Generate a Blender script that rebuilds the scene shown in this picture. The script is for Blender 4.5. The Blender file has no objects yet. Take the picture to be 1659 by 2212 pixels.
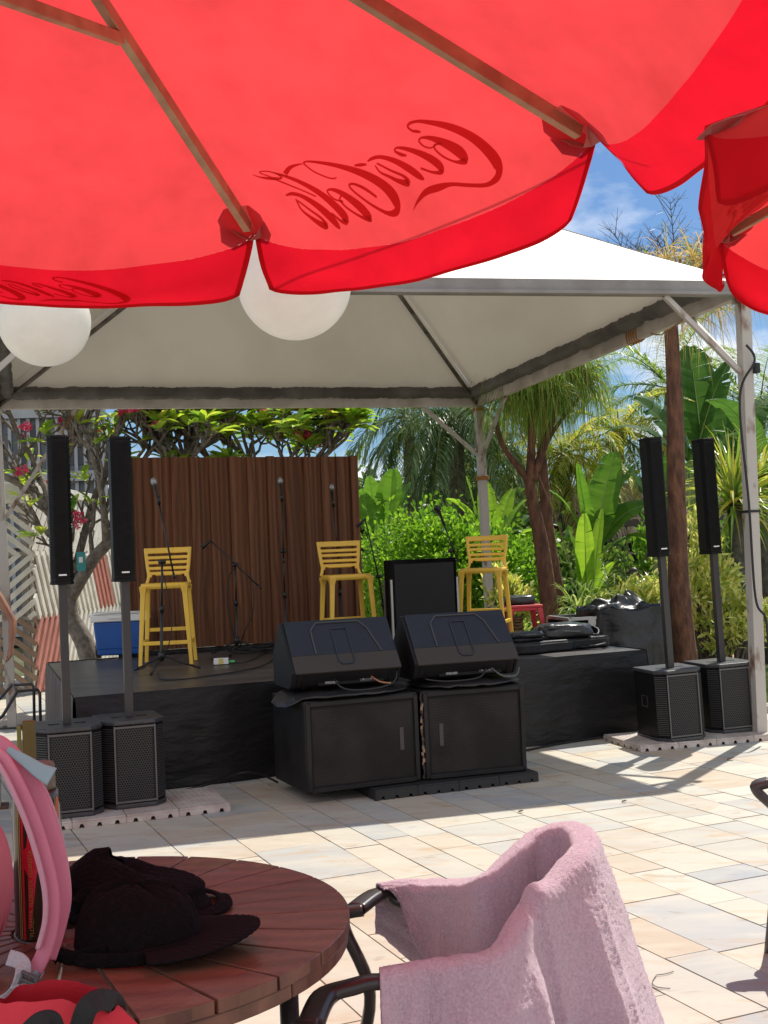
import bpy, bmesh, math, random
import numpy as np
from mathutils import Vector, Matrix, noise
R = math.radians
random.seed(7); RS = np.random.RandomState(11)
scene = bpy.context.scene
col = scene.collection
# ------------------------------------------------------------------ camera
F = 2600.0; CAMH = 1.6; ROLL = R(2.4); PITCH = math.atan(94/2600)
_f = Vector((0, math.cos(PITCH), math.sin(PITCH))); _u = Vector((0, -math.sin(PITCH), math.cos(PITCH))); _r = Vector((1, 0, 0))
cr = _r*math.cos(ROLL) - _u*math.sin(ROLL); cu = _r*math.sin(ROLL) + _u*math.cos(ROLL)
cam_data = bpy.data.cameras.new('camera'); cam = bpy.data.objects.new('camera', cam_data); col.objects.link(cam)
m = Matrix.Identity(4)
for i in range(3):
    m[i][0] = cr[i]; m[i][1] = cu[i]; m[i][2] = -_f[i]
m[2][3] = CAMH
cam.matrix_world = m
cam_data.sensor_fit = 'HORIZONTAL'; cam_data.sensor_width = 36; cam_data.lens = 36*F/1659
cam_data.clip_start = 0.05; cam_data.clip_end = 2000
scene.camera = cam
scene.render.resolution_x = 768; scene.render.resolution_y = 1024
def ray(x, y):
    a = x-829.5; b = 1106-y
    xr = a*math.cos(ROLL)+b*math.sin(ROLL); yr = -a*math.sin(ROLL)+b*math.cos(ROLL)
    return (_f*F+_r*xr+_u*yr)/F
def G(x, y, z=0.0):                      # point of the horizontal plane z seen at that place of the photo
    d = ray(x, y); t = (z-CAMH)/d.z
    return Vector((d.x*t, d.y*t, z))
def D(x, y, Y):                          # point at distance Y
    d = ray(x, y); t = Y/d.y
    return Vector((d.x*t, Y, CAMH+d.z*t))
# ------------------------------------------------------------------ world and sun
SUN = Vector((1.25, 1.95, 3.5)).normalized()
elev = math.asin(SUN.z); azim = math.atan2(SUN.x, SUN.y)
w = bpy.data.worlds.new('World'); scene.world = w; w.use_nodes = True
nt = w.node_tree; nt.nodes.clear()
def N(t, **k):
    n = nt.nodes.new(t)
    for a, b in k.items(): setattr(n, a, b)
    return n
out = N('ShaderNodeOutputWorld'); bg = N('ShaderNodeBackground'); sky = N('ShaderNodeTexSky')
sky.sky_type = 'NISHITA'; sky.sun_disc = False; sky.sun_elevation = elev; sky.sun_rotation = azim
sky.air_density = 1.0; sky.dust_density = 0.6; sky.ozone_density = 2.0
tc = N('ShaderNodeTexCoord'); mp = N('ShaderNodeMapping'); mp.inputs['Scale'].default_value = (1.0, 1.0, 2.2)
mp.inputs['Location'].default_value = (1.37, 0.6, 0.1)
ns = N('ShaderNodeTexNoise'); ns.inputs['Scale'].default_value = 3.2; ns.inputs['Detail'].default_value = 9; ns.inputs['Roughness'].default_value = 0.55
rp = N('ShaderNodeValToRGB'); rp.color_ramp.elements[0].position = 0.50; rp.color_ramp.elements[1].position = 0.60
sep = N('ShaderNodeSeparateXYZ'); mr = N('ShaderNodeMapRange')
mr.inputs['From Min'].default_value = 0.0; mr.inputs['From Max'].default_value = 0.40; mr.inputs['To Min'].default_value = 1.35; mr.inputs['To Max'].default_value = 0.25
mul = N('ShaderNodeMath', operation='MULTIPLY', use_clamp=True)
ns2 = N('ShaderNodeTexNoise'); ns2.inputs['Scale'].default_value = 7.0; ns2.inputs['Detail'].default_value = 6
rp2 = N('ShaderNodeValToRGB'); rp2.color_ramp.elements[0].position = 0.3; rp2.color_ramp.elements[0].color = (6.0, 6.6, 7.6, 1); rp2.color_ramp.elements[1].position = 0.6; rp2.color_ramp.elements[1].color = (10.5, 10.6, 10.7, 1)
tint = N('ShaderNodeMix', data_type='RGBA', blend_type='MULTIPLY'); tint.inputs['Factor'].default_value = 1.0
tint.inputs[7].default_value = (0.50, 0.66, 0.84, 1)
mx = N('ShaderNodeMix', data_type='RGBA')
L = nt.links.new
L(tc.outputs['Generated'], mp.inputs['Vector']); L(mp.outputs[0], ns.inputs['Vector']); L(mp.outputs[0], ns2.inputs['Vector'])
L(ns.outputs['Fac'], rp.inputs[0]); L(tc.outputs['Generated'], sep.inputs[0]); L(sep.outputs['Z'], mr.inputs['Value'])
L(rp.outputs[0], mul.inputs[0]); L(mr.outputs[0], mul.inputs[1])
mrb = N('ShaderNodeMapRange'); mrb.inputs['From Min'].default_value = 0.15; mrb.inputs['From Max'].default_value = -0.35; mrb.inputs['To Min'].default_value = 0.0; mrb.inputs['To Max'].default_value = 0.85  # unseen cloud cover added behind the camera to brighten the ambient light
L(sep.outputs['Y'], mrb.inputs['Value']); mxx = N('ShaderNodeMath', operation='MAXIMUM'); L(mul.outputs[0], mxx.inputs[0]); L(mrb.outputs[0], mxx.inputs[1]); L(mxx.outputs[0], mx.inputs['Factor'])
L(sky.outputs[0], tint.inputs[6]); L(tint.outputs[2], mx.inputs[6]); L(ns2.outputs['Fac'], rp2.inputs[0]); L(rp2.outputs[0], mx.inputs[7])
L(mx.outputs[2], bg.inputs['Color']); bg.inputs['Strength'].default_value = 0.075
L(bg.outputs[0], out.inputs[0])
sl = bpy.data.lights.new('sun', 'SUN'); sl.energy = 3.6; sl.angle = R(0.53); sl.color = (1, 0.95, 0.86)
so = bpy.data.objects.new('sun', sl); col.objects.link(so); so.rotation_euler = SUN.to_track_quat('Z', 'Y').to_euler(); so.location = SUN*40
scene.view_settings.view_transform = 'Standard'; scene.view_settings.look = 'None'
scene.view_settings.exposure = 0.7; scene.view_settings.gamma = 1
scene.cycles.max_bounces = 8; scene.cycles.transparent_max_bounces = 8
# ------------------------------------------------------------------ materials
MATS = {}
def mat(name, c, rough=0.6, c2=None, scale=6.0, amt=1.0, bump=0.0, bscale=40.0, metal=0.0, trans=0.0, tcol=None,
        island=None, coords='Object', stretch=(1, 1, 1), sheen=0.0, detail=5.0, spec=0.5, ramp=(0.35, 0.65), bdist=0.01, coat=0.0, wave=None, gain=1.0):
    if name in MATS: return MATS[name]
    M = bpy.data.materials.new(name); M.use_nodes = True; t = M.node_tree; t.nodes.clear(); l = t.links.new
    o = t.nodes.new('ShaderNodeOutputMaterial'); p = t.nodes.new('ShaderNodeBsdfPrincipled')
    p.inputs['Roughness'].default_value = rough; p.inputs['Metallic'].default_value = metal
    p.inputs['Specular IOR Level'].default_value = spec
    if sheen: p.inputs['Sheen Weight'].default_value = sheen; p.inputs['Sheen Roughness'].default_value = 0.5
    if coat: p.inputs['Coat Weight'].default_value = coat
    T = t.nodes.new('ShaderNodeTexCoord'); mpp = t.nodes.new('ShaderNodeMapping'); mpp.inputs['Scale'].default_value = stretch
    l(T.outputs[coords], mpp.inputs[0])
    last = None
    if island:
        g = t.nodes.new('ShaderNodeNewGeometry'); cr_ = t.nodes.new('ShaderNodeValToRGB'); l(g.outputs['Random Per Island'], cr_.inputs[0])
        el = cr_.color_ramp.elements
        while len(el) < len(island): el.new(0.5)
        for i, cc in enumerate(island):
            el[i].position = i/(len(island)-1) if len(island) > 1 else 0; el[i].color = (*cc, 1)
        last = cr_.outputs[0]
    if c2 is not None:
        n = t.nodes.new('ShaderNodeTexNoise'); n.inputs['Scale'].default_value = scale; n.inputs['Detail'].default_value = detail; l(mpp.outputs[0], n.inputs['Vector'])
        r_ = t.nodes.new('ShaderNodeMapRange'); r_.inputs['From Min'].default_value = ramp[0]; r_.inputs['From Max'].default_value = ramp[1]; r_.inputs['To Max'].default_value = amt
        l(n.outputs['Fac'], r_.inputs[0])
        mm = t.nodes.new('ShaderNodeMix'); mm.data_type = 'RGBA'; l(r_.outputs[0], mm.inputs['Factor'])
        if last is not None: l(last, mm.inputs[6])
        else: mm.inputs[6].default_value = (*c, 1)
        mm.inputs[7].default_value = (*c2, 1); last = mm.outputs[2]
    if wave:
        wv = t.nodes.new('ShaderNodeTexWave'); wv.bands_direction = wave[0]; wv.inputs['Scale'].default_value = wave[1]; wv.inputs['Distortion'].default_value = wave[2]
        wv.inputs['Detail'].default_value = 3; wv.inputs['Detail Scale'].default_value = wave[4] if len(wave) > 4 else 1.0
        l(mpp.outputs[0], wv.inputs['Vector'])
        mm = t.nodes.new('ShaderNodeMix'); mm.data_type = 'RGBA'; mm.blend_type = 'MULTIPLY'
        rr_ = t.nodes.new('ShaderNodeMapRange'); rr_.inputs['To Min'].default_value = wave[3]; rr_.inputs['To Max'].default_value = 0.0; l(wv.outputs['Fac'], rr_.inputs[0])
        l(rr_.outputs[0], mm.inputs['Factor'])
        if last is not None: l(last, mm.inputs[6])
        else: mm.inputs[6].default_value = (*c, 1)
        mm.inputs[7].default_value = (0.2, 0.16, 0.14, 1); last = mm.outputs[2]
    if last is not None: l(last, p.inputs['Base Color'])
    else: p.inputs['Base Color'].default_value = (*c, 1)
    if bump:
        n = t.nodes.new('ShaderNodeTexNoise'); n.inputs['Scale'].default_value = bscale; n.inputs['Detail'].default_value = 4; l(mpp.outputs[0], n.inputs['Vector'])
        b = t.nodes.new('ShaderNodeBump'); b.inputs['Strength'].default_value = bump; b.inputs['Distance'].default_value = bdist
        l(n.outputs['Fac'], b.inputs['Height']); l(b.outputs[0], p.inputs['Normal'])
    if trans:
        if gain != 1 and last is not None:
            gm = t.nodes.new('ShaderNodeMix'); gm.data_type = 'RGBA'; gm.blend_type = 'MULTIPLY'; gm.inputs['Factor'].default_value = 1; l(last, gm.inputs[6]); gm.inputs[7].default_value = (gain, gain*.95, gain*.6, 1); last = gm.outputs[2]
        tr = t.nodes.new('ShaderNodeBsdfTranslucent'); ms = t.nodes.new('ShaderNodeMixShader'); ms.inputs[0].default_value = trans
        if tcol is not None and c2 is not None:
            tn = t.nodes.new('ShaderNodeTexNoise'); tn.inputs['Scale'].default_value = scale*.6; tn.inputs['Detail'].default_value = 9; tn.inputs['Roughness'].default_value = .62; l(mpp.outputs[0], tn.inputs['Vector'])
            tr_ = t.nodes.new('ShaderNodeMapRange'); tr_.inputs['From Min'].default_value = .3; tr_.inputs['From Max'].default_value = .6; tr_.inputs['To Min'].default_value = .78; tr_.inputs['To Max'].default_value = 1; l(tn.outputs['Fac'], tr_.inputs[0])
            tm = t.nodes.new('ShaderNodeVectorMath'); tm.operation = 'SCALE'; tm.inputs[0].default_value = tcol; l(tr_.outputs[0], tm.inputs['Scale']); l(tm.outputs[0], tr.inputs[0])
        elif tcol is not None: tr.inputs[0].default_value = (*tcol, 1)
        elif last is not None: l(last, tr.inputs[0])
        else: tr.inputs[0].default_value = (*c, 1)
        l(p.outputs[0], ms.inputs[1]); l(tr.outputs[0], ms.inputs[2]); l(ms.outputs[0], o.inputs[0])
    else: l(p.outputs[0], o.inputs[0])
    MATS[name] = M
    return M
# ------------------------------------------------------------------ objects
def tag(o, label=None, cat=None, group=None, kind=None):
    if label: o['label'] = label
    if cat: o['category'] = cat
    if group: o['group'] = group
    if kind: o['kind'] = kind
    return o
def empty(name, loc, rz, label, cat, group=None, rot=None):
    o = bpy.data.objects.new(name, None); col.objects.link(o); o.location = loc; o.rotation_euler = rot or (0, 0, rz); o.empty_display_size = 0.1
    return tag(o, label, cat, group)
def copy_tree(o, parent=None):
    c = o.copy(); col.objects.link(c); c.parent = parent
    for ch in list(o.children): copy_tree(ch, c)
    return c
class MB:
    def __init__(s): s.v = []; s.f = []; s.sm = []
    def add(s, vs, fs, smooth=False):
        n = len(s.v); s.v.extend([tuple(v) for v in vs]); s.f.extend([tuple(i+n for i in f) for f in fs]); s.sm.extend([smooth]*len(fs)); return s
    def box(s, c, d, rz=0, M=None):
        x, y, z = d[0]/2, d[1]/2, d[2]/2
        vs = [Vector((a*x, b*y, e*z)) for a in (-1, 1) for b in (-1, 1) for e in (-1, 1)]
        Q = M if M is not None else Matrix.Rotation(rz, 3, 'Z')
        vs = [Q @ v + Vector(c) for v in vs]
        return s.add(vs, [(0, 1, 3, 2), (4, 6, 7, 5), (0, 4, 5, 1), (2, 3, 7, 6), (0, 2, 6, 4), (1, 5, 7, 3)])
    def bar(s, a, b, w, h, up=(0, 0, 1)):
        a = Vector(a); b = Vector(b); d = (b-a); L_ = d.length; d.normalize(); u = Vector(up)
        if abs(d.dot(u)) > .98: u = Vector((0, 1, 0))
        x = d.cross(u).normalized(); z = x.cross(d)
        M = Matrix((x, d, z)).transposed()
        return s.box((a+b)/2, (w, L_, h), M=M)
    def tube(s, pts, r, n=8, caps=True):
        pts = [Vector(p) for p in pts]; k = len(pts)
        rs = r if isinstance(r, (list, tuple)) else [r]*k
        prev = None; vs = []
        for i, p in enumerate(pts):
            d = (pts[min(i+1, k-1)]-pts[max(i-1, 0)])
            if d.length < 1e-9: d = Vector((0, 0, 1))
            d.normalize()
            if prev is None:
                a = Vector((0, 0, 1)) if abs(d.z) < .9 else Vector((1, 0, 0)); x = d.cross(a).normalized()
            else:
                x = (prev - d*prev.dot(d));
                x = x.normalized() if x.length > 1e-6 else d.orthogonal().normalized()
            prev = x; y = d.cross(x)
            for j in range(n):
                t = 2*math.pi*j/n; vs.append(p+(x*math.cos(t)+y*math.sin(t))*rs[i])
        fs = [(i*n+j, i*n+(j+1) % n, (i+1)*n+(j+1) % n, (i+1)*n+j) for i in range(k-1) for j in range(n)]
        s.add(vs, fs, n > 5)
        if caps:
            s.f.append(tuple(len(s.v)-len(vs)+j for j in range(n))[::-1]); s.sm.append(False)
            s.f.append(tuple(len(s.v)-n+j for j in range(n))); s.sm.append(False)
        return s
    def lathe(s, prof, n=24, c=(0, 0, 0), sx=1, sy=1):
        vs = []; c = Vector(c)
        for (r, z) in prof:
            for j in range(n):
                t = 2*math.pi*j/n; vs.append(c+Vector((r*math.cos(t)*sx, r*math.sin(t)*sy, z)))
        k = len(prof)
        fs = [(i*n+j, i*n+(j+1) % n, (i+1)*n+(j+1) % n, (i+1)*n+j) for i in range(k-1) for j in range(n)]
        s.add(vs, fs, True)
        b = len(s.v)-len(vs)
        if prof[0][0] > 1e-5: s.f.append(tuple(b+j for j in range(n))[::-1]); s.sm.append(False)
        if prof[-1][0] > 1e-5: s.f.append(tuple(len(s.v)-n+j for j in range(n))); s.sm.append(False)
        return s
    def prism(s, poly, h0, h1, axis='Z', M=None, c=(0, 0, 0)):
        def P(a, b, h):
            v = Vector((a, b, h)) if axis == 'Z' else (Vector((a, h, b)) if axis == 'Y' else Vector((h, a, b)))
            if M is not None: v = M @ v
            return v+Vector(c)
        n = len(poly); vs = [P(a, b, h0) for a, b in poly]+[P(a, b, h1) for a, b in poly]
        fs = [tuple(range(n))[::-1], tuple(range(n, 2*n))]+[(i, (i+1) % n, n+(i+1) % n, n+i) for i in range(n)]
        return s.add(vs, fs)
    def grid(s, fn, nu, nv, smooth=True):
        vs = [fn(i/nu, j/nv) for j in range(nv+1) for i in range(nu+1)]; q = nu+1
        fs = [(j*q+i, j*q+i+1, (j+1)*q+i+1, (j+1)*q+i) for j in range(nv) for i in range(nu)]
        return s.add(vs, fs, smooth)
    def build(s, name, mt, parent=None, bevel=0.0, solid=0.0, subsurf=0, fixn=True, seg=2, label=None):
        me = bpy.data.meshes.new(name); me.from_pydata(s.v, [], s.f)
        me.polygons.foreach_set('use_smooth', s.sm)
        me.materials.append(mt)
        if fixn and len(s.f) < 60000:
            bm = bmesh.new(); bm.from_mesh(me); bmesh.ops.recalc_face_normals(bm, faces=bm.faces); bm.to_mesh(me); bm.free()
        me.update()
        o = bpy.data.objects.new(name, me); col.objects.link(o)
        if parent is not None: o.parent = parent
        if solid: md = o.modifiers.new('solid', 'SOLIDIFY'); md.thickness = solid; md.offset = 0
        if bevel: md = o.modifiers.new('bevel', 'BEVEL'); md.width = bevel; md.segments = seg; md.limit_method = 'ANGLE'; md.angle_limit = R(40); md.harden_normals = True
        if subsurf: md = o.modifiers.new('sub', 'SUBSURF'); md.levels = subsurf; md.render_levels = subsurf
        if label: o['label'] = label
        return o
def nz(x, y=0, z=0): return noise.noise(Vector((x, y, z)))
def smoothpath(pts, n=8):
    P = [Vector(p) for p in pts]; outp = []
    for i in range(len(P)-1):
        p0 = P[max(i-1, 0)]; p1 = P[i]; p2 = P[i+1]; p3 = P[min(i+2, len(P)-1)]
        for k in range(n):
            t = k/n
            outp.append(0.5*((2*p1)+(p2-p0)*t+(2*p0-5*p1+4*p2-p3)*t*t+(3*p1-p0-3*p2+p3)*t**3))
    outp.append(P[-1]); return outp
def hexgrille(mb, x0, x1, z0, z1, y, pitch, wall, axis='Y'):
    """flat honeycomb with real holes in the plane y = const"""
    r_o = pitch/math.sqrt(3); r_i = r_o*(1-wall); row = pitch*math.sqrt(3)/2; j = 0; z = z0+r_o
    while z < z1-r_o*0.8:
        x = x0+pitch/2+(pitch/2 if j % 2 else 0)
        while x < x1-pitch*0.4:
            vs = []
            for rr in (r_o, r_i):
                for k in range(6):
                    t = math.pi/6+k*math.pi/3; vs.append((x+rr*math.cos(t), y, z+rr*math.sin(t)))
            mb.add(vs, [(k, (k+1) % 6, 6+(k+1) % 6, 6+k) for k in range(6)])
            x += pitch
        z += row; j += 1
STAGE_ROT = R(20)
# ================================================================== SETTING
def sheet(name, pts, z, mt, kind='structure'):
    b = MB(); b.add([(x, y, z) for x, y in pts], [tuple(range(len(pts)))]); o = b.build(name, mt); tag(o, kind=kind); return o
sheet('terrain', [(-400, -60), (400, -60), (400, 700), (-400, 700)], -0.06, mat('soil', (0.10, 0.085, 0.045), 0.95, c2=(0.05, 0.08, 0.02), scale=0.8, bump=.6, bscale=8, bdist=.05))
cu_, sv_ = math.cos(R(23)), math.sin(R(23))
def UV(u, v): return (u*cu_-v*sv_, u*sv_+v*cu_)
b = MB(); b.add([(*UV(-13, -5), -.012), (*UV(11, -5), -.012), (*UV(11, 8.9), -.012), (*UV(5.6, 8.9), -.012), (*UV(5.6, 19), -.012), (*UV(-13, 19), -.012)], [(0, 1, 2, 3, 4, 5)])
tag(b.build('patio_grout', mat('grout', (0.19, 0.165, 0.13), 0.95, c2=(0.07, 0.06, 0.05), scale=4)), kind='structure')
b = MB(); rs = random.Random(5); u = -13.0; g = 0.0035
while u < 11:
    wd = rs.choice([.22, .36, .36, .45]); v = -5-rs.random()*.5
    while v < 19:
        ln = rs.choice([.22, .34, .34, .48, .6, .72])
        split = [(u, u+wd)]
        if wd > .5 and rs.random() < .35: split = [(u, u+wd*.5), (u+wd*.5, u+wd)]
        for (a0, a1) in split:
            if not ((a0+a1)/2 > 5.6 and v+ln/2 > 8.9) and a1 < 11.2:
                z = rs.uniform(-.0012, .0012); j = lambda: rs.uniform(-.001, .001)
                a = [(a0+g+j(), v+g+j()), (a1-g+j(), v+g+j()), (a1-g+j(), v+ln-g+j()), (a0+g+j(), v+ln-g+j())]
                vs = [(*UV(*q), z) for q in a]+[(*UV(*q), -.014) for q in a]
                b.add(vs, [(0, 1, 2, 3), (0, 4, 5, 1), (1, 5, 6, 2), (2, 6, 7, 3), (3, 7, 4, 0)])
        v += ln
    u += wd
def tile_mat():
    M = mat('stone_tiles', (.5, .45, .38), .62, island=[(.43, .39, .31), (.49, .45, .37), (.42, .34, .25), (.50, .44, .34), (.35, .36, .35), (.45, .40, .31), (.28, .30, .32), (.51, .48, .40), (.40, .38, .33), (.44, .36, .28), (.47, .44, .36), (.36, .36, .35)], bump=.25, bscale=7, stretch=(1, 1, 1), bdist=.006)
    t = M.node_tree; l = t.links.new; p = [n for n in t.nodes if n.type == 'BSDF_PRINCIPLED'][0]
    src = p.inputs['Base Color'].links[0].from_socket
    T = t.nodes.new('ShaderNodeTexCoord')
    mpp = t.nodes.new('ShaderNodeMapping'); mpp.inputs['Rotation'].default_value = (0, 0, R(-23)); mpp.inputs['Scale'].default_value = (1.0, 2.4, 1)
    l(T.outputs['Object'], mpp.inputs[0])
    def lay(scale, lo, hi, c, amt, detail=6, src=None, w=0.0):
        n = t.nodes.new('ShaderNodeTexNoise'); n.inputs['Scale'].default_value = scale; n.inputs['Detail'].default_value = detail; n.inputs['Distortion'].default_value = w; l(mpp.outputs[0], n.inputs['Vector'])
        r_ = t.nodes.new('ShaderNodeMapRange'); r_.inputs['From Min'].default_value = lo; r_.inputs['From Max'].default_value = hi; r_.inputs['To Max'].default_value = amt; l(n.outputs['Fac'], r_.inputs[0])
        mm = t.nodes.new('ShaderNodeMix'); mm.data_type = 'RGBA'; l(r_.outputs[0], mm.inputs['Factor']); l(src, mm.inputs[6]); mm.inputs[7].default_value = (*c, 1); return mm.outputs[2]
    s = lay(2.2, .42, .68, (.53, .49, .39), .55, src=src, w=.6)
    s = lay(3.1, .54, .72, (.42, .27, .14), .6, src=s, w=1.2)
    s = lay(5.5, .64, .68, (.27, .20, .13), .45, src=s, w=.4)
    s = lay(24, .45, .75, (.36, .34, .30), .22, src=s)
    l(s, p.inputs['Base Color']); return M
tag(b.build('patio_paving', tile_mat(), fixn=False), kind='structure')
# stone kerb at the lawn
b = MB()
for i in range(12):
    a = UV(5.62+i*.5, 9.0); e = UV(6.10+i*.5, 9.0); b.bar((*a, .02), (*e, .02), .16, .10)
tag(b.build('lawn_kerb', mat('kerb_stone', (.5, .46, .40), .8, c2=(.3, .27, .22), scale=5), bevel=.01), kind='structure')
# lawn blades
b = MB()
for i in range(26000):
    y = 9.2+12*(RS.rand()**1.6); x = RS.uniform(2.2, 9.5)
    uu = x*cu_+y*sv_; vv = -x*sv_+y*cu_
    if uu < 5.7 or vv < 9.1: continue
    h = RS.uniform(.05, .13); a = RS.uniform(0, 6.28); wd = .005; lx, ly = RS.normal(0, .03, 2)
    c, s_ = math.cos(a)*wd, math.sin(a)*wd
    b.add([(x-c, y-s_, -.06), (x+c, y+s_, -.06), (x+lx+c*.2, y+ly+s_*.2, h-.06)], [(0, 1, 2)])
tag(b.build('grass', mat('grass_blades', (.1, .2, .03), .7, island=[(.12, .22, .03), (.20, .32, .06), (.09, .17, .03), (.30, .34, .12)], trans=.35), fixn=False), label='short green lawn grass behind the right tent post', cat='grass', kind='stuff')
# ------------------------------------------------------------------ stage
BLK = mat('stage_cloth', (.012, .012, .013), .5, c2=(.022, .02, .02), scale=2, bump=.5, bscale=3, bdist=.03)
sF, sR, sB, sLb = Vector((-2.2, 8.40, 0)), Vector((2.18, 10.32, 0)), Vector((1.03, 13.5, 0)), Vector((-3.3, 11.65, 0)); ST = .70
st = empty('stage', ((-.57, 10.9, 0)), 0, 'low black cloth-covered stage platform under the white tent roof', 'stage')
O = Vector((-.57, 10.9, 0))
def stp(u, v, z): return (sF*(1-u)*(1-v)+sR*u*(1-v)+sB*u*v+sLb*(1-u)*v)+Vector((0, 0, z))-O
b = MB(); b.grid(lambda u, v: stp(u, v, ST+.004*nz(u*5, v*3)), 44, 32)
b.grid(lambda u, v: stp(u, v, ST-.03), 2, 2)
b.build('platform_top', mat('stage_floor', (.045, .043, .042), .36, c2=(.11, .10, .092), scale=2.2, bump=.25, bscale=6, stretch=(1, 4, 1), bdist=.02), st, fixn=False)
def skirt(p, q, nrm, amp, name, mt, seed, top=ST+.004):
    d = (q-p); Ln = d.length; b = MB()
    def fn(u, v):
        k = v*1.0; f = amp*(nz(u*Ln*1.6, seed)*1.2+nz(u*Ln*4.5, v*.8, seed+3)*.5)*(k**.7)
        z = top*(1-v)+.004
        return p+d*u+nrm*(f+.012+.02*(1-(1-v)**6))-O+Vector((0, 0, z))
    b.grid(fn, int(Ln*26), 22)
    # diagonal pulls in the cloth
    return b.build(name, mt, st, fixn=False)
skirt(sF, sR, Vector((.40, -.916, 0)), .035, 'front_skirt', mat('skirt_front', (.0065, .006, .007), .45, spec=.35, c2=(.010, .0095, .010), scale=1.2, bump=.7, bscale=2.2, bdist=.05, stretch=(1, 1, 2.5)), 1.7)
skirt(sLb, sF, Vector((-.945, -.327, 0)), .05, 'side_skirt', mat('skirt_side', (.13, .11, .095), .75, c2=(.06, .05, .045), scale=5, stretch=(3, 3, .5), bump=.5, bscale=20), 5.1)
skirt(sR, sB, Vector((.94, .33, 0)), .035, 'side_skirt', MATS['skirt_front'], 8.1)
skirt(sB, sLb, Vector((-.4, .916, 0)), .03, 'rear_skirt', MATS['skirt_front'], 9.1)
# ------------------------------------------------------------------ wooden backdrop
pa, pb = Vector((-2.66, 12.02, 0)), Vector((-.27, 13.06, 0)); pdv = (pb-pa); PW = pdv.length; prz = math.atan2(pdv.y, pdv.x)
pn = empty('wooden_backdrop', pa, prz, 'tall dark brown wooden panel of vertical battens at the back of the stage', 'wood panel')
WOOD = mat('backdrop_wood', (.10, .042, .02), .6, spec=.3, island=[(.15, .056, .024), (.21, .084, .037), (.175, .065, .028), (.24, .098, .044)], wave=('X', 1.5, 11.0, .50, .8), stretch=(3.2, 3.2, .42), bump=.3, bscale=60, coat=.0)
def wood_knots():
    t = WOOD.node_tree; l = t.links.new; p = [n for n in t.nodes if n.type == 'BSDF_PRINCIPLED'][0]; src = p.inputs['Base Color'].links[0].from_socket
    T = t.nodes.new('ShaderNodeTexCoord'); m_ = t.nodes.new('ShaderNodeMapping'); m_.inputs['Scale'].default_value = (3.4, .01, 1.5); l(T.outputs['Object'], m_.inputs[0])
    v = t.nodes.new('ShaderNodeTexVoronoi'); v.inputs['Scale'].default_value = 1.0; v.inputs['Randomness'].default_value = .9; l(m_.outputs[0], v.inputs['Vector'])
    r_ = t.nodes.new('ShaderNodeMapRange'); r_.inputs['From Min'].default_value = .04; r_.inputs['From Max'].default_value = .085; r_.inputs['To Min'].default_value = .9; r_.inputs['To Max'].default_value = 0; l(v.outputs['Distance'], r_.inputs[0])
    mm = t.nodes.new('ShaderNodeMix'); mm.data_type = 'RGBA'; l(r_.outputs[0], mm.inputs['Factor']); l(src, mm.inputs[6]); mm.inputs[7].default_value = (.025, .010, .006, 1); l(mm.outputs[2], p.inputs['Base Color'])
wood_knots()
b = MB(); x = 0; i = 0; z0, z1 = .745, 2.69
nb = 13; step = PW/nb
for i in range(nb):
    x = i*step
    b.box((x+step*.5, .012, (z0+z1)/2), (step-.004, .024, z1-z0))
b.build('back_boards', WOOD, pn)
b = MB()
for i in range(nb+1):
    x = min(max(i*step+random.uniform(-.015, .015), .05), PW-.05)
    b.box((x, -.0185, (z0+z1)/2+random.uniform(-.005, .008)), (.085, .036, z1-z0-.002))
b.build('battens', WOOD, pn, bevel=.003)
b = MB()
b.box((PW/2, .05, 1.35), (PW-.1, .05, .1)); b.box((PW/2, .05, 2.4), (PW-.1, .05, .1)); b.box((.3, .10, 1.25), (.07, .05, 2.5)); b.box((PW-.3, .10, 1.25), (.07, .05, 2.5)); b.box((PW/2, .03, .70), (PW, .04, .08))
b.build('rear_frame', mat('dark_frame', (.02, .016, .014), .7), pn)
# ------------------------------------------------------------------ tent
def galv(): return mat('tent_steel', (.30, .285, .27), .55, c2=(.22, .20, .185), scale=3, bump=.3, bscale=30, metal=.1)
tFL, tFR, tBR, tBL = Vector((-2.74, 8.2, 3.59)), Vector((3.03, 9.86, 3.67)), D(1033, 868, 14.5), D(-10, 872, 12.7)
apex = D(662, 352, 11.3); TO = Vector((-.6, 11.3, 0))
tn = empty('tent', TO, 0, 'white pyramid roof tent on square steel posts over the stage', 'tent')
CAN = mat('tent_canopy', (.60, .575, .53), .5, c2=(.50, .47, .42), scale=1.3, ramp=(.42, .7), amt=.7, bump=.5, bscale=3.0, bdist=.04, trans=.07, tcol=(.75, .66, .52), spec=.3, stretch=(1, .5, 1), detail=8)
C4 = [tFL, tFR, tBR, tBL]
def canopy_pt(i, s, t):
    a, c = C4[i], C4[(i+1) % 4]; e = a.lerp(c, s)+Vector((0, 0, .07)); p = e.lerp(apex+Vector((0, 0, .07)), t)
    sag = -.10*math.sin(math.pi*t)*4*s*(1-s)*(1-t)
    return p+Vector((0, 0, sag+.012*nz(p.x*1.5, p.y*1.5, i)*math.sin(math.pi*min(1, t*3)/2)))-TO
for i in range(4):
    b = MB(); b.grid(lambda u, v: canopy_pt(i, u, v), 36, 20)
    b.build('roof_panel', CAN, tn, fixn=False)
for i in range(4):
    b = MB(); a, c = C4[i]-TO, C4[(i+1) % 4]-TO; b.bar(a, c, .07, .125)
    if i == 0:
        n_ = Vector((.283, -.959, 0)); b.bar(a+n_*.05+Vector((0, 0, -.045)), c+n_*.05+Vector((0, 0, -.045)), .03, .03)
    b.build('beam', galv() if i == 0 else mat('tent_steel_lit', (.62, .58, .54), .6, c2=(.42, .38, .34), scale=4, bump=.2), tn, bevel=.006)  # other beams made paler, the light they catch put into the colour
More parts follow.
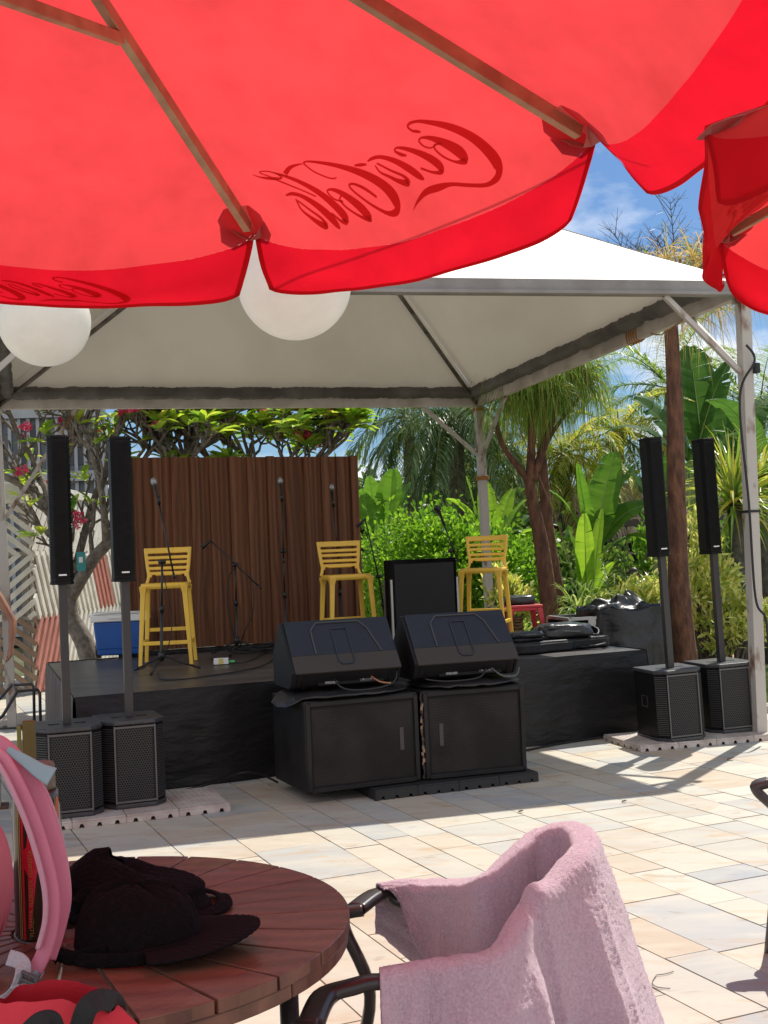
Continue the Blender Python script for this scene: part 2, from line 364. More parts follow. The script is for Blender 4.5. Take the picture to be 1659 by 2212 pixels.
for i in range(4):
    b = MB(); a = C4[i]-TO+Vector((0, 0, -.05)); c = apex-TO; d = (c-a); b.tube([a+d*.01, a+d*.985], .024, 8); b.build('rafter', mat('rafter_steel', (.16, .14, .12), .5, c2=(.06, .05, .04), scale=9), tn)
feet = [G(-13, 1745), G(1641, 1593), Vector((tBR.x+.03, tBR.y, 0)), G(27, 1572)]
POST = mat('post_paint', (.46, .43, .39), .6, c2=(.17, .085, .05), scale=7, ramp=(.56, .68), bump=.3, bscale=40, detail=9, stretch=(1, 1, .5))
for i in range(4):
    t_ = C4[i]-TO+Vector((0, 0, -.03)); f_ = feet[i]-TO; b = MB(); b.bar(f_, t_, .095, .095, up=(math.sin(R(16)), -math.cos(R(16)), 0)); o = b.build('post', POST, tn, bevel=.006)
    b = MB(); b.box(f_+Vector((0, 0, .008)), (.19, .19, .012), rz=R(16)); b.build('base_plate', mat('rust', (.12, .06, .035), .8), o).matrix_parent_inverse = Matrix()
    b = MB(); b.box(t_+Vector((0, 0, -.06)), (.13, .13, .05), rz=R(16)); b.build('collar', POST, o)
def brace(i, a, c, r=.02):
    b = MB(); b.bar(a-TO, c-TO, r*2, r*2, up=(.3, -1, 0)); b.build('brace', POST, tn)
def onpost(i, k): return feet[i].lerp(C4[i], k)
for i, k in ((0, .80), (1, .80), (2, .80), (3, .62)):
    p = onpost(i, k); nx = C4[(i+1) % 4]; pv = C4[(i-1) % 4]; s_ = 1.0 if i != 3 else 1.15
    for q in (nx, pv):
        d = (q-C4[i]).normalized(); brace(i, p+Vector((0, 0, 0)), C4[i]+d*.72*s_+Vector((0, 0, -.06)))
# bundled side curtains tied under the eaves
CUR = mat('tied_curtain', (.13, .125, .115), .6, c2=(.07, .065, .06), scale=3, stretch=(1, 1, 1), bump=.5, bscale=9, bdist=.02)
for i in (1, 2, 3):
    a, c = C4[i], C4[(i+1) % 4]; inn = (Vector((-.6, 11.3, 0))-a.lerp(c, .5)); inn.z = 0; inn.normalize(); d = c-a; Ln = d.length
    b = MB()
    def fn(u, v, a=a, d=d, Ln=Ln, inn=inn, i=i):
        t = v*math.pi*2; tie = abs(math.sin(u*Ln*math.pi/.62)); r = .060+.022*tie**.5
        wob = .010*nz(u*Ln*9, math.cos(t)*1.5, i)+.014*nz(u*Ln*26, math.sin(t)*2, i)
        return a+d*(.012+u*.976)+inn*(.11+(r+wob)*math.cos(t)*1.0)+Vector((0, 0, .095+(r*.85+wob)*math.sin(t)))-TO
    b.grid(fn, int(Ln*34), 14); b.build('tied_curtain', CUR, tn, fixn=False)
# ropes knotted at the far right corner and on the right beam
ORG = mat('orange_rope', (.35, .17, .04), .8)
def coil(name, c, r, n, mt, parent=None, ax=Vector((0, 0, 1)), thick=.007):
    pts = []
    for k in range(n*12+1):
        t = k/12*2*math.pi; pts.append(Vector(c)+Vector((r*math.cos(t), r*math.sin(t), .012*k/12)))
    b = MB(); b.tube(pts, thick, 5); return b.build(name, mt, parent)
p = onpost(2, .72); coil('knotted_rope', p-TO, .075, 4, ORG, tn); p = onpost(2, .965); coil('knotted_rope', p-TO, .08, 3, ORG, tn)
b = MB()
for k in range(5):
    q = tFR.lerp(tBR, .30+k*.008)-TO; b.tube([q+Vector((.05*math.cos(t/8*6.28), 0, .085*math.sin(t/8*6.28))) for t in range(9)], .008, 5)
q = tFR.lerp(tBR, .30); b.tube([q-TO, q-TO+Vector((.1, -.4, -.1)), q-TO+Vector((.2, -.9, -.05))], .006, 5)
b.build('knotted_rope', ORG, tn)
q0 = tFR.lerp(tBR, .86)-TO; b = MB(); b.tube(smoothpath([q0, q0+Vector((.25, .3, -.6)), q0+Vector((.55, .4, -1.4)), q0+Vector((.75, .6, -2.0))]), .006, 5); b.build('guy_line', mat('old_rope', (.28, .17, .09), .9), tn)
# black power cable strapped down the front right post
b = MB(); pts = [D(1612, 745, 9.75), D(1630, 780, 9.73), D(1598, 860, 9.73), D(1618, 1090, 9.70), D(1632, 1290, 9.72), D(1655, 1340, 9.7), D(1662, 1450, 9.7)]
b.tube(smoothpath(pts), .011, 6); BP = mat('cable_rubber', (.012, .012, .012), .5)
o = b.build('power_cable', BP); tag(o, 'black power cable hanging down the rusty front right tent post', 'cable')
b = MB(); q = onpost(1, .50); b.box(q, (.108, .108, .02), rz=R(16)); b.build('strap', BP, o)
b = MB(); q = D(1634, 795, 9.8); b.box(q, (.05, .05, .09), rz=.3); b.build('plug', BP, o, bevel=.012)
# ================================================================== STAGE EQUIPMENT
PBK = mat('speaker_paint', (.004, .004, .004), .5, spec=.18, c2=(.010, .010, .010), scale=30, bump=.25, bscale=220, bdist=.002)
PTOP = mat('speaker_top', (.03, .03, .033), .4, c2=(.05, .05, .055), scale=25, bump=.3, bscale=200, bdist=.002)
GRL = mat('grille_grey', (.06, .06, .062), .45, metal=.2)
GRD = mat('grille_dark', (.005, .0045, .0045), .6, spec=.15)
HOLE = mat('speaker_foam', (.004, .004, .004), .9)
WHT = mat('white_plastic', (.75, .75, .73), .4)
def pa_column():
    t = empty('column_loudspeaker', (0, 0, 0), 0, 'x', 'loudspeaker', 'column loudspeakers on pole and subwoofer')
    # cabinet outline: back square, front corners chamfered (front = -Y)
    W, Dp, Hh = .40, .46, .56
    out = [(-W/2, Dp/2), (-W/2, -Dp/2+.09), (-W/2+.075, -Dp/2), (W/2-.075, -Dp/2), (W/2, -Dp/2+.09), (W/2, Dp/2)]
    b = MB(); b.prism(out[::-1], .03, Hh-.03); cab = b.build('subwoofer_cabinet', PBK, t, bevel=.006)
    o2 = [(x*1.03, y*1.03) for x, y in out]; 
    for z_ in (Hh-.03, 0): b = MB(); b.prism(o2[::-1], z_, z_+.03); b.build('end_cap', PTOP, t, bevel=.008)
    b = MB(); y = -Dp/2-.004; hexgrille(b, -.122, .122, .05, Hh-.045, y, .0165, .22)
    b.build('grille', GRL, t, fixn=False)
    b = MB()
    for x in (-.129, .129): b.box((x, y-.001, Hh/2), (.010, .007, Hh-.068))
    for z in (.043, Hh-.043): b.box((0, y-.001, z), (.248, .007, .012))
    b.build('grille_trim', mat('trim_grey_lit', (.10, .097, .094), .4), t)  # frame bars paler than the grille, light on their edges put into the grey
    b = MB(); b.box((0, -Dp/2-.0005, Hh/2), (.25, .002, Hh-.09)); b.build('foam', HOLE, t)
    for s in (-1, 1):
        b = MB(); a = Vector((s*(W/2-.075), -Dp/2, 0)); c = Vector((s*W/2, -Dp/2+.09, 0)); d = (c-a); nrm = Vector((s*.77, -.64, 0))
        for k in range(32):
            z = .055+k*.0146
            b.bar(a+d*.10+nrm*.005+Vector((0, 0, z)), c-d*.08+nrm*.005+Vector((0, 0, z)), .008, .0065)
        b.build('vent_slats', GRL, t)
    for s in (-1, 1):
        b = MB(); x = s*(W/2+.002)
        for (z, y, dz, dy) in ((.345, .05, .006, .10), (.26, .05, .006, .10), (.30, .0, .09, .006), (.30, .1, .09, .006)): b.box((x, y, z), (.005, dy, dz))
        b.build('side_handle', mat('handle_grey', (.05, .05, .05), .4), t)
    b = MB()
    for s in (-1, 1): b = MB(); b.prism([(s*.045, -.03), (s*.115, -.05), (s*.115, .01), (s*.045, .0)][::s], Hh-.002, Hh+.0015); b.build('hand_grip', HOLE, t)
    b = MB(); b.box((0, -.03, (Hh+1.46)/2), (.052, .06, 1.46-Hh)); b.build('pole', mat('pole_grey', (.035, .033, .033), .35), t, bevel=.004)
    a0, a1 = 1.45, 2.41
    b = MB(); out = [(-.068, .085), (-.068, -.045), (-.045, -.085), (.045, -.085), (.068, -.045), (.068, .085)]
    b.prism(out[::-1], a0+.02, a1-.02); b.prism([(x*1.05, y*1.05) for x, y in out][::-1], a0, a0+.02); b.prism([(x*1.05, y*1.05) for x, y in out][::-1], a1-.02, a1)
    arr = b.build('column_array', PBK, t, bevel=.004)
    b = MB(); hexgrille(b, -.045, .045, a0+.03, a1-.03, -.0885, .0105, .2); b.build('column_grille', GRD, arr, fixn=False)
    for s in (-1, 1):
        b = MB()
        for k in range(52): b.bar((s*.048, -.083, a0+.05+k*.0172), (s*.069, -.046, a0+.05+k*.0172), .006, .007)
        b.build('side_slats', GRD, arr)
    b = MB(); b.box((.0, -.0895, a0+.062), (.05, .003, .010)); b.build('badge', mat('badge_silver', (.75, .75, .75), .3), arr)
    return t
pc = pa_column()
spots = [(G(150, 1752, .05), R(19), 'left column loudspeaker of the pair behind the pink backpack', .0),
         (G(284, 1731, .05), R(21), 'column loudspeaker in front of the stage floor beside the left yellow stool', .0),
         (G(1455, 1592, .05), R(13), 'column loudspeaker right of the stage with its plain black cabinet side showing', R(1.6)),
         (G(1565, 1574, .05), R(13), 'column loudspeaker beside the rusty right tent post, behind its twin', R(1.3))]
for i, (p, rz, lab, lean) in enumerate(spots):
    o = pc if i == 0 else copy_tree(pc)
    o.location = p; o.rotation_euler = (0, -lean, rz); o['label'] = lab
# pallets ------------------------------------------------------------
def pallet(loc, rz, nx, ny, s, mt, lab, h=.05):
    t = empty('plastic_pallet', loc, rz, lab, 'pallet')
    for i in range(nx):
        for j in range(ny):
            b = MB(); cx, cy = (i-(nx-1)/2)*s, (j-(ny-1)/2)*s
            # top deck of bars with arched feet below
            b.box((cx, cy, h-.006), (s-.006, s-.006, .010))
            for k in range(9):
                b.box((cx-s/2+.02+k*(s-.04)/8, cy, h-.0005), (.010, s-.012, .003))
            for e in (-1, 1):
                for ax in (0, 1):
                    xs = -s/2+.003; n = 3; pitch = (s-.006)/n
                    for k in range(n):
                        x0 = xs+k*pitch; a = (x0, .001), (x0+pitch*.34, .001), (x0+pitch*.42, .024), (x0+pitch*.58, .024), (x0+pitch*.66, .001), (x0+pitch, .001), (x0+pitch, h-.012), (x0, h-.012)
                        a = list(a)
                        if ax == 0: b.prism([(cx+q, z) for q, z in a][::-1], cy+e*(s/2-.003)-.004, cy+e*(s/2-.003)+.004, 'Y')
                        else: b.prism([(cy+q, z) for q, z in a][::-1], cx+e*(s/2-.003)-.004, cx+e*(s/2-.003)+.004, 'X')
            b.build('pallet_tile', mt, t)
    return t
PWH = mat('pallet_white', (.55, .50, .46), .6, c2=(.40, .33, .29), scale=9)
PBL = mat('pallet_black', (.02, .02, .02), .6)
c = (spots[0][0]+spots[1][0])/2; pallet((c.x+.12, c.y-.0, 0), R(20), 4, 2, .33, PWH, 'white plastic pallet under the two column loudspeakers by the left stage corner')
c = (spots[2][0]+spots[3][0])/2; pallet((c.x+.12, c.y+.02, 0), R(15), 5, 2, .33, PWH, 'white plastic pallet under the two column loudspeakers by the right tent post')
pallet((.32, 8.42, 0), R(21), 4, 2, .30, PBL, 'black plastic pallet under the two large black bass cabinets', h=.07)
# big bass cabinets ------------------------------------------------------
def bass(loc, rz, W, lab, mirror):
    t = empty('bass_cabinet', loc, rz, lab, 'loudspeaker', 'large bass cabinets in front of the stage')
    Dp, Hh = .70, .60
    b = MB(); b.box((0, 0, Hh/2), (W, Dp, Hh)); b.build('cabinet', mat('bass_paint', (.006, .006, .007), .55, spec=.3, c2=(.018, .016, .015), scale=4, bump=.4, bscale=60, bdist=.003), t, bevel=.012)
    b = MB(); y = -Dp/2-.006
    hexgrille(b, -W/2+.045, W/2-.045, .045, Hh-.045, y, .0125, .24)
    b.build('grille', mat('grille_worn', (.050, .042, .038), .6, spec=.3, c2=(.026, .020, .018), scale=3.5, detail=7, ramp=(.4, .6)), t, fixn=False)
    b = MB(); b.box((0, -Dp/2-.002, Hh/2), (W-.07, .003, Hh-.07)); b.build('foam', HOLE, t)
    b = MB()
    for s in (-1, 1): b.box((s*(W/2-.022), -Dp/2-.008, Hh/2), (.030, .02, Hh-.03)); b.box((0, -Dp/2-.008, Hh/2+s*(Hh/2-.022)), (W-.074, .02, .030))
    b.build('front_frame', MATS['bass_paint'], t, bevel=.004)
    b = MB(); b.box((mirror*(W/2-.13), -Dp/2-.009, Hh*.50), (.028, .003, .15)); b.build('tape_strip', mat('tape_dark', (.045, .035, .035), .4), t)
    return t
G1 = Vector((-.57, 7.85)); r23 = R(22.5)
def off(base, rz, x, y): return (base[0]+x*math.cos(rz)-y*math.sin(rz), base[1]+x*math.sin(rz)+y*math.cos(rz))
c = off((-.575, 7.87), R(22.5), .405, .35); bass((c[0], c[1], .07), R(22.5), .81, 'large black bass cabinet on the left of the pair under the monitors', 1)
c = off((.20, 8.19), R(17), .375, .35); bass((c[0], c[1], .07), R(17), .75, 'large black bass cabinet on the right of the pair, its chipped edge at the gap', -1)
b = MB(); e0 = off((.195, 8.17), R(20), 0, -.006)
for k in range(26): b.box((e0[0]+random.uniform(-.006, .006), e0[1]+random.uniform(-.004, .004), .10+k*.022), (random.uniform(.006, .018), .008, .024), rz=random.random())
tag(b.build('torn_edge_strip', mat('bare_ply', (.30, .2, .13), .8, c2=(.03, .02, .02), scale=18, ramp=(.42, .55))), 'chipped strip of bare plywood in the gap between the two bass cabinets', 'edge strip')
# wedge monitors ----------------------------------------------------------
def wedge(loc, rz, lab):
    t = empty('stage_monitor', loc, rz, lab, 'stage monitor', 'wedge monitors on the bass cabinets')
    W = .74
    prof = [(-.20, .115), (.07, .43), (.12, .43), (.30, .22), (.30, .02), (.26, 0), (-.10, 0), (-.14, .02)]
    k = [(y, z) for y, z in prof]
    b = MB(); b.prism(k, -W/2+.02, W/2-.02, 'X'); b.build('cabinet', mat('wedge_dark', (.007, .007, .008), .55, spec=.3, bump=.2, bscale=150, bdist=.002), t, bevel=.008)
    for s in (-1, 1): b = MB(); b.prism([(y*1.03, z*1.0) for y, z in k], s*(W/2)-.02, s*(W/2)+.004 if s > 0 else s*W/2+.02, 'X'); b.build('end_panel', MATS['wedge_dark'], t, bevel=.006)
    # slanted upper shell, blue-black above and dust grey below
    a = Vector((0, -.203, .118)); c_ = Vector((0, .070, .435)); d = (c_-a); nrm = Vector((0, -d.z, d.y)).normalized()
    def face(x, s, h): return Vector((x, 0, 0))+a+d*s+nrm*h
    SH = mat('wedge_shell', (.010, .013, .021), .45, spec=.35, c2=(.014, .016, .024), scale=12, bump=.25, bscale=180, bdist=.002)
    DU = mat('wedge_dust', (.044, .037, .033), .65, spec=.3, bump=.2, bscale=150, bdist=.002)
    b = MB(); x0 = W/2
    b.add([face(-x0, .30, .0), face(x0, .30, 0), face(x0, 1, 0), face(-x0, 1, 0), face(-x0, .30, .012), face(x0, .30, .012), face(x0, 1, .012), face(-x0, 1, .012)], [(4, 5, 6, 7), (0, 1, 5, 4), (1, 2, 6, 5), (2, 3, 7, 6), (3, 0, 4, 7)]); b.build('upper_shell', SH, t, bevel=.005)
    b = MB(); b.add([face(-x0, -.04, .0), face(x0, -.04, 0), face(x0, .30, 0), face(-x0, .30, 0), face(-x0, -.04, .012), face(x0, -.04, .012), face(x0, .30, .012), face(-x0, .30, .012)], [(4, 5, 6, 7), (0, 1, 5, 4), (1, 2, 6, 5), (2, 3, 7, 6), (3, 0, 4, 7)]); b.build('lower_shell', DU, t, bevel=.004)
    b = MB()
    def line(pts, h=.016, w_=.010, cl=False):
        for p, q in zip(pts, pts[1:]): b.bar(face(p[0], p[1], h), face(q[0], q[1], h), w_, .008, up=nrm)
    line([(-.20, .30), (-.20, .78), (-.15, .93), (.15, .93), (.20, .78), (.26, .30)]); b.build('moulded_rib', mat('rib_grey', (.045, .042, .045), .45), t)
    b = MB(); line([(-.055, .30), (-.055, .80), (.055, .80), (.055, .15), (.035, .09), (-.035, .09), (-.055, .15), (-.055, .30)], h=.015, w_=.009); b.build('handle_recess', mat('rib_dark', (.012, .014, .02), .4), t)
    # rear connector panel below, under the overhang
    b = MB(); b.box((.03, -.142, .058), (.46, .006, .085), M=Matrix.Rotation(R(-14), 3, 'X')); pnl = b.build('rear_panel', PBK, t)
    b = MB(); b.box((-.11, -.149, .055), (.085, .003, .06), M=Matrix.Rotation(R(-14), 3, 'X')); b.build('rating_label', mat('label_grey', (.30, .30, .30), .5, c2=(.12, .12, .12), scale=90), pnl)
    b = MB(); b.box((.14, -.15, .06), (.10, .002, .07), M=Matrix.Rotation(R(-14), 3, 'X')); b.build('socket_plate', mat('plate', (.02, .02, .021), .3), pnl)
    b = MB()
    for (x, z) in ((.10, .075), (.13, .08), (.155, .075), (.18, .08), (.115, .04), (.17, .04)): b.tube([(x, -.148, z), (x, -.158, z)], .006, 8)
    b.build('knob', mat('knob_grey', (.3, .29, .27), .4), pnl)
    for x in (-.30, .31):
        b = MB(); b.prism([(-.19, .10), (-.14, .0), (-.11, .0), (-.13, .10)], x-.012, x+.012, 'X'); b.build('support_fin', PBK, t)
    return t
c = off((-.575, 7.87), R(22.5), .36, .27); wedge((c[0], c[1], .735), R(19), 'black wedge monitor on the left bass cabinet, tipped face down')
c = off((.20, 8.19), R(18), .37, .23); wedge((c[0], c[1], .735), R(17), 'black wedge monitor on the right bass cabinet, beside the black guitar bag')
# folded cloth covers the monitors lie on
def padcloth(name, x0, x1, base, rz, lab, seed, y0=-.06, y1=.62, z=.69, drop=0):
    b = MB()
    def fn(u, v):
        t = v*2*math.pi; x = x0+(x1-x0)*u; ru = math.sin(math.pi*u)**.25
        y = (y0+y1)/2+(y1-y0)/2*math.cos(t)*ru*(1+.05*nz(u*6, v*3, seed))
        zz = z+(.024*ru)*math.sin(t)+.010*nz(u*11, math.cos(t)*3, seed)
        dr = drop*max(0, .12-u)/.12
        q = off(base, rz, x, y); return (q[0], q[1], zz-dr+.012)
    b.grid(fn, 60, 18); o = b.build(name, mat('cover_nylon', (.012, .012, .013), .45, c2=(.03, .025, .024), scale=8, bump=.6, bscale=18, bdist=.02), None, fixn=False)
    return tag(o, lab, 'padded cover')
padcloth('padded_cover', -.10, .80, (-.575, 7.87), R(22.5), 'folded black padded cover hanging over the left edge of the bass cabinets', 2.2, z=.68, drop=.07)
padcloth('padded_cover', .02, .78, (.20, 8.19), R(17), 'crumpled black padded cover between right monitor and right bass cabinet', 6.2, z=.68)
b = MB()
def fn(u, v):
    t = v*2*math.pi; q = off((-.575, 7.87), R(22.5), -.05-.05*math.sin(math.pi*u)+.028*math.cos(t), -.04+.34*u); return (q[0], q[1], .64-.035*u+.03*math.sin(t)+.01*nz(u*8, v*2))
# cables on the monitors
def cable(pts, lab, r=.006, mt=None, nm='audio_cable', grp=None):
    b = MB(); b.tube(smoothpath(pts, 8), r, 6); o = b.build(nm, mt or BP); return tag(o, lab, 'cable', grp)
def W3(x, y, z, base=(-.575, 7.87), rz=R(22.5)): q = off(base, rz, x, y); return (q[0], q[1], z)
cable([W3(.25, .10, .80), W3(.27, .02, .745), W3(.36, -.02, .72), W3(.55, -.01, .725), W3(.66, .02, .76), W3(.69, .06, .82)], 'black audio cable looping under the left wedge monitor')
cable([W3(.52, .10, .79), W3(.56, .04, .755), W3(.62, -.0, .745)], 'short cable with an orange tip plugged in the left wedge monitor', mt=mat('orange_cable', (.35, .16, .08), .6))
q_ = lambda x, y, z: W3(x, y, z, (.20, 8.19), R(17))
cable([q_(.05, .04, .745), q_(.2, 0, .725), q_(.42, .0, .735), q_(.5, .06, .79)], 'black audio cable drooping under the right wedge monitor toward the gap', )
cable([q_(.54, .06, .79), q_(.6, -.01, .735), q_(.70, .0, .735), q_(.745, .05, .78)], 'grey audio cable looping under the right end of the right wedge monitor', mt=mat('cable_grey', (.09, .09, .09), .5))
# ------------------------------------------------------------------ bar stools
YEL = mat('yellow_plastic', (.88, .56, .06), .42, c2=(.82, .50, .07), scale=3, bump=.12, bscale=120, bdist=.002)
def stool():
    t = empty('bar_stool', (0, 0, 0), 0, 'x', 'bar stool', 'yellow plastic bar stools on the stage')
    S = .72
    def leg(sx, sy):
        b = MB(); top = Vector((sx*.165, sy*.16, S-.01)); bot = Vector((sx*.205, sy*.20, 0))
        M = Matrix.Identity(3); n = 10
        pts = [top.lerp(bot, k/n) for k in range(n+1)]
        vs = []
        for k, p in enumerate(pts):
            w_ = .021-.006*k/n+(.012 if k == 0 else 0)
            for (a, c) in ((-1, -1), (1, -1), (1, 1), (-1, 1)): vs.append(p+Vector((a*w_, c*w_, 0)))
        fs = [(k*4+j, k*4+(j+1) % 4, (k+1)*4+(j+1) % 4, (k+1)*4+j) for k in range(n) for j in range(4)]+[(3, 2, 1, 0), (n*4, n*4+1, n*4+2, n*4+3)]
        b.add(vs, fs); return b.build('leg', YEL, t, bevel=.007, seg=3)
    for sx in (-1, 1):
        for sy in (-1, 1): leg(sx, sy)
    # seat: rounded shell, slightly dished, with skirt
    b = MB()
    def rr(t, rx, ry):
        c, s_ = math.cos(t), math.sin(t); e = .35
        return rx*math.copysign(abs(c)**e, c), ry*math.copysign(abs(s_)**e, s_)
    n = 40; rings = [(0.0, -.016), (.5, -.014), (.85, -.006), (.97, 0), (1.0, -.010), (1.0, -.05), (.90, -.05), (.88, -.02), (0, -.028)]
    vs = []
    for (k, z) in rings:
        for j in range(n):
            x, y = rr(2*math.pi*j/n, .195*k, .19*k); vs.append((x, y, S+.012+z))
    b.add(vs, [(i*n+j, i*n+(j+1) % n, (i+1)*n+(j+1) % n, (i+1)*n+j) for i in range(len(rings)-1) for j in range(n)], True)
    b.build('seat', YEL, t)
    # back: frame with four slots, curved in plan, flaring upward
    def bp(x, z):       # x -1..1, z above seat 0..0.31
        k = z/.335
        wdt = .185 if z > .13 else .185
        # outline half width
        if k < .28: hw = .195-.020*math.sin(min(1, k/.28)*math.pi/2)
        else: hw = .175+.026*((k-.28)/.72)**.7
        y = .18+.045*k-.045*(1-abs(x)**2)*-1*0.9*0 + .028*(1-x*x)*(1 if k > .25 else k*4)
        return Vector((x*hw, y, S+.0+z))
    cols_, rows_ = 26, 44; keep = []
    def solidcell(x, z):
        k = z/.335; ax = abs(x)
        if k < .02: return ax > .80
        if k < .25: return ax > .80 - .0 and True if ax > .82 - .25*max(0, (k-.17)/.08) else (k > .235)
        if ax > .86: return True
        for zc in (.122, .172, .222, .272):
            if abs(z-zc) < .0095 and ax < .84: return False
        return True
    b = MB(); idx = {}
    def vid(i, j):
        if (i, j) not in idx: idx[(i, j)] = len(b.v); b.v.append(tuple(bp(-1+2*i/cols_, .335*j/rows_)))
        return idx[(i, j)]
    for j in range(rows_):
        for i in range(cols_):
            if solidcell(-1+2*(i+.5)/cols_, .335*(j+.5)/rows_): b.f.append((vid(i, j), vid(i+1, j), vid(i+1, j+1), vid(i, j+1))); b.sm.append(True)
    o = b.build('backrest', YEL, t, fixn=False)
    md = o.modifiers.new('s', 'SOLIDIFY'); md.thickness = .024; md.offset = 0
    md = o.modifiers.new('sub', 'SUBSURF'); md.levels = 1; md.render_levels = 1
    for (ax, pts) in (('f', [(-.2, -.19), (.2, -.19)]), ('s', [(-.195, -.19), (-.195, .19)]), ('s', [(.195, -.19), (.195, .19)]), ('b', [(-.195, .19), (.195, .19)])):
        b = MB(); z = .20 if ax != 'b' else .30
        b.bar((*pts[0], z), (*pts[1], z), .022, .035); b.build('footrest', YEL, t, bevel=.005)
    return t
s0 = stool()
sp = [((G(300, 1440, ST)+G(412, 1437, ST))/2, R(4), 'yellow bar stool alone on the left of the stage, before the wood panel', .20),
      (D(750, 1300, 11.5), R(17), 'yellow bar stool behind the left wedge monitor by the right edge of the wood panel', 0),
      (D(1047, 1300, 12.0), R(-16), 'yellow bar stool in front of the bushes, behind the right wedge monitor', 0)]
for i, (p, rz, lab, dy) in enumerate(sp):
    o = s0 if i == 0 else copy_tree(s0); o.location = (p.x, p.y+dy, ST+.004); o.rotation_euler = (0, 0, rz); o['label'] = lab; o.scale = (1.10, 1.08, 1.0)
# ------------------------------------------------------------------ microphone stands
MSB = mat('mic_stand_black', (.012, .012, .013), .35); CHR = mat('mic_mesh', (.30, .31, .32), .35, metal=.7, bump=.5, bscale=250, bdist=.002)
def micstand(base, clutch, b0, b1, lab, mic=None, straight=False, legs=True, cableloop=False):
    """base on the floor, clutch = top of the pole, boom from b0 (rear) to b1 (front tip)"""
    base = Vector(base); t = empty('microphone_stand', base, 0, lab, 'mic stand', 'black microphone stands on the stage')
    P = lambda v: Vector(v)-base
    b = MB(); cl = P(clutch); foot = Vector((0, 0, .14)); b.tube([Vector((0, 0, .09)), foot, foot.lerp(cl, .5)], .0125, 8); b.tube([foot.lerp(cl, .5), cl], .009, 8); b.tube([foot.lerp(cl, .46), foot.lerp(cl, .53)], .02, 8); b.build('pole', MSB, t)
    b = MB(); b.tube([Vector((0, 0, .10)), Vector((0, 0, .17))], .026, 10); b.build('hub', MSB, t)
    for k in range(3):
        a = R(25+120*k); b = MB(); b.tube([Vector((.02*math.cos(a), .02*math.sin(a), .13)), Vector((.30*math.cos(a), .30*math.sin(a), .018))], .008, 6); b.tube([Vector((.285*math.cos(a), .285*math.sin(a), .024)), Vector((.33*math.cos(a), .33*math.sin(a), .014))], .013, 6); b.build('leg', MSB, t)
    if not straight:
        b = MB(); b.tube([P(b0), P(b1)], .0075, 8); b.build('boom', MSB, t)
        b = MB(); b.tube([cl-Vector((.03, 0, 0)), cl+Vector((.03, 0, 0))], .02, 8); b.build('clutch', MSB, t); b = MB(); b.tube([P(b0), P(b0).lerp(P(b1), .07)], .011, 8); b.build('counterweight', MSB, t)
    tip = P(b1)
    if mic:
        d = Vector(mic).normalized(); b = MB(); b.tube([tip-d*.02, tip+d*.05], .016, 8); b.build('mic_clip', MSB, t)
        m_ = empty('microphone', base+tip+d*.02, 0, 'x', 'microphone'); q = m_.location
        x = MB(); x.tube([d*-.02, d*.04, d*.12, d*.135], [.010, .013, .017, .022], 12); x.build('handle', MSB, m_)
        x = MB(); x.tube([d*.133, d*.145, d*.165, d*.185, d*.195], [.021, .0255, .0265, .018, .005], 14); x.build('mesh_head', CHR, m_)
        return t, m_
    b = MB(); q = tip; dd = Vector((-.75, -.1, -.6)).normalized(); b.tube([q-dd*.01, q+dd*.10], [.012, .018], 10); b.tube([q+dd*.10, q+dd*.115], .02, 10); b.build('mic_clip', MSB, t)
    return t, None
Bs = G(350, 1452, ST+.004)
s, mm = micstand(Bs, D(350, 1213, Bs.y), D(377, 1250, Bs.y-.02), D(343, 1085, Bs.y-.05), 'black mic stand with a raised boom in front of the left yellow stool', mic=(-.09, -.12, .55)); mm['label'] = 'grey headed microphone high on the leftmost stand against the wood panel'
Bs = G(513, 1414, ST+.004)
micstand(Bs, D(508, 1220, Bs.y), D(565, 1272, Bs.y-.02), D(455, 1168, Bs.y-.02), 'black mic stand with tilted boom and empty clip before the wood panel')
Bs = Vector((D(617, 1350, 11.7).x, 11.7, ST+.004))
s, mm = micstand(Bs, D(612, 1190, 11.7), D(613, 1215, 11.69), D(609, 1078, 11.65), 'black mic stand standing almost straight behind the left wedge monitor', mic=(-.02, -.1, .5)); mm['label'] = 'round headed microphone on the straight stand near the middle of the wood panel'
Bs = Vector((D(738, 1350, 12.1).x, 12.1, ST+.004))
s, mm = micstand(Bs, D(729, 1190, 12.1), D(731, 1215, 12.1), D(720, 1090, 12.05), 'black mic stand behind the middle yellow stool by the right part of the wood panel', mic=(-.02, -.15, .5)); mm['label'] = 'slim dark microphone above the middle yellow stool'
Bs = Vector((D(836, 1350, 12.0).x, 12.0, ST+.004))
micstand(Bs, D(818, 1245, 12.0), D(824, 1275, 12.0), D(789, 1122, 11.95), 'black boom stand leaning along the right edge of the wood panel before the bush')
Bs = Vector((D(985, 1350, 12.4).x, 12.4, ST+.004))
s, mm = micstand(Bs, D(974, 1190, 12.4), D(990, 1215, 12.4), D(958, 1130, 12.35), 'black mic stand above the black case in front of the green bush', mic=(-.10, -.22, .25)); mm['label'] = 'chunky black microphone pointing at the bush above the black case'
for o in list(mm.children):
    if o.name.startswith('mesh_head'): o.data.materials[0] = MSB; o.scale = (1.3, 1.3, 1.15)
cable([G(340, 1452, ST+.01)+Vector((0, 0, .0)), G(355, 1468, ST+.01), G(440, 1462, ST+.01), G(560, 1440, ST+.01), G(600, 1415, ST+.01)], 'long black cable running along the stage floor from the left mic stand', r=.007)
cable([D(350, 1230, 10.0), D(364, 1290, 10.05), D(372, 1340, 10.1), D(362, 1400, 10.05), G(340, 1425, ST+.01), G(300, 1447, ST+.01)], 'thin cable hanging from the leftmost mic stand to the floor', r=.004)
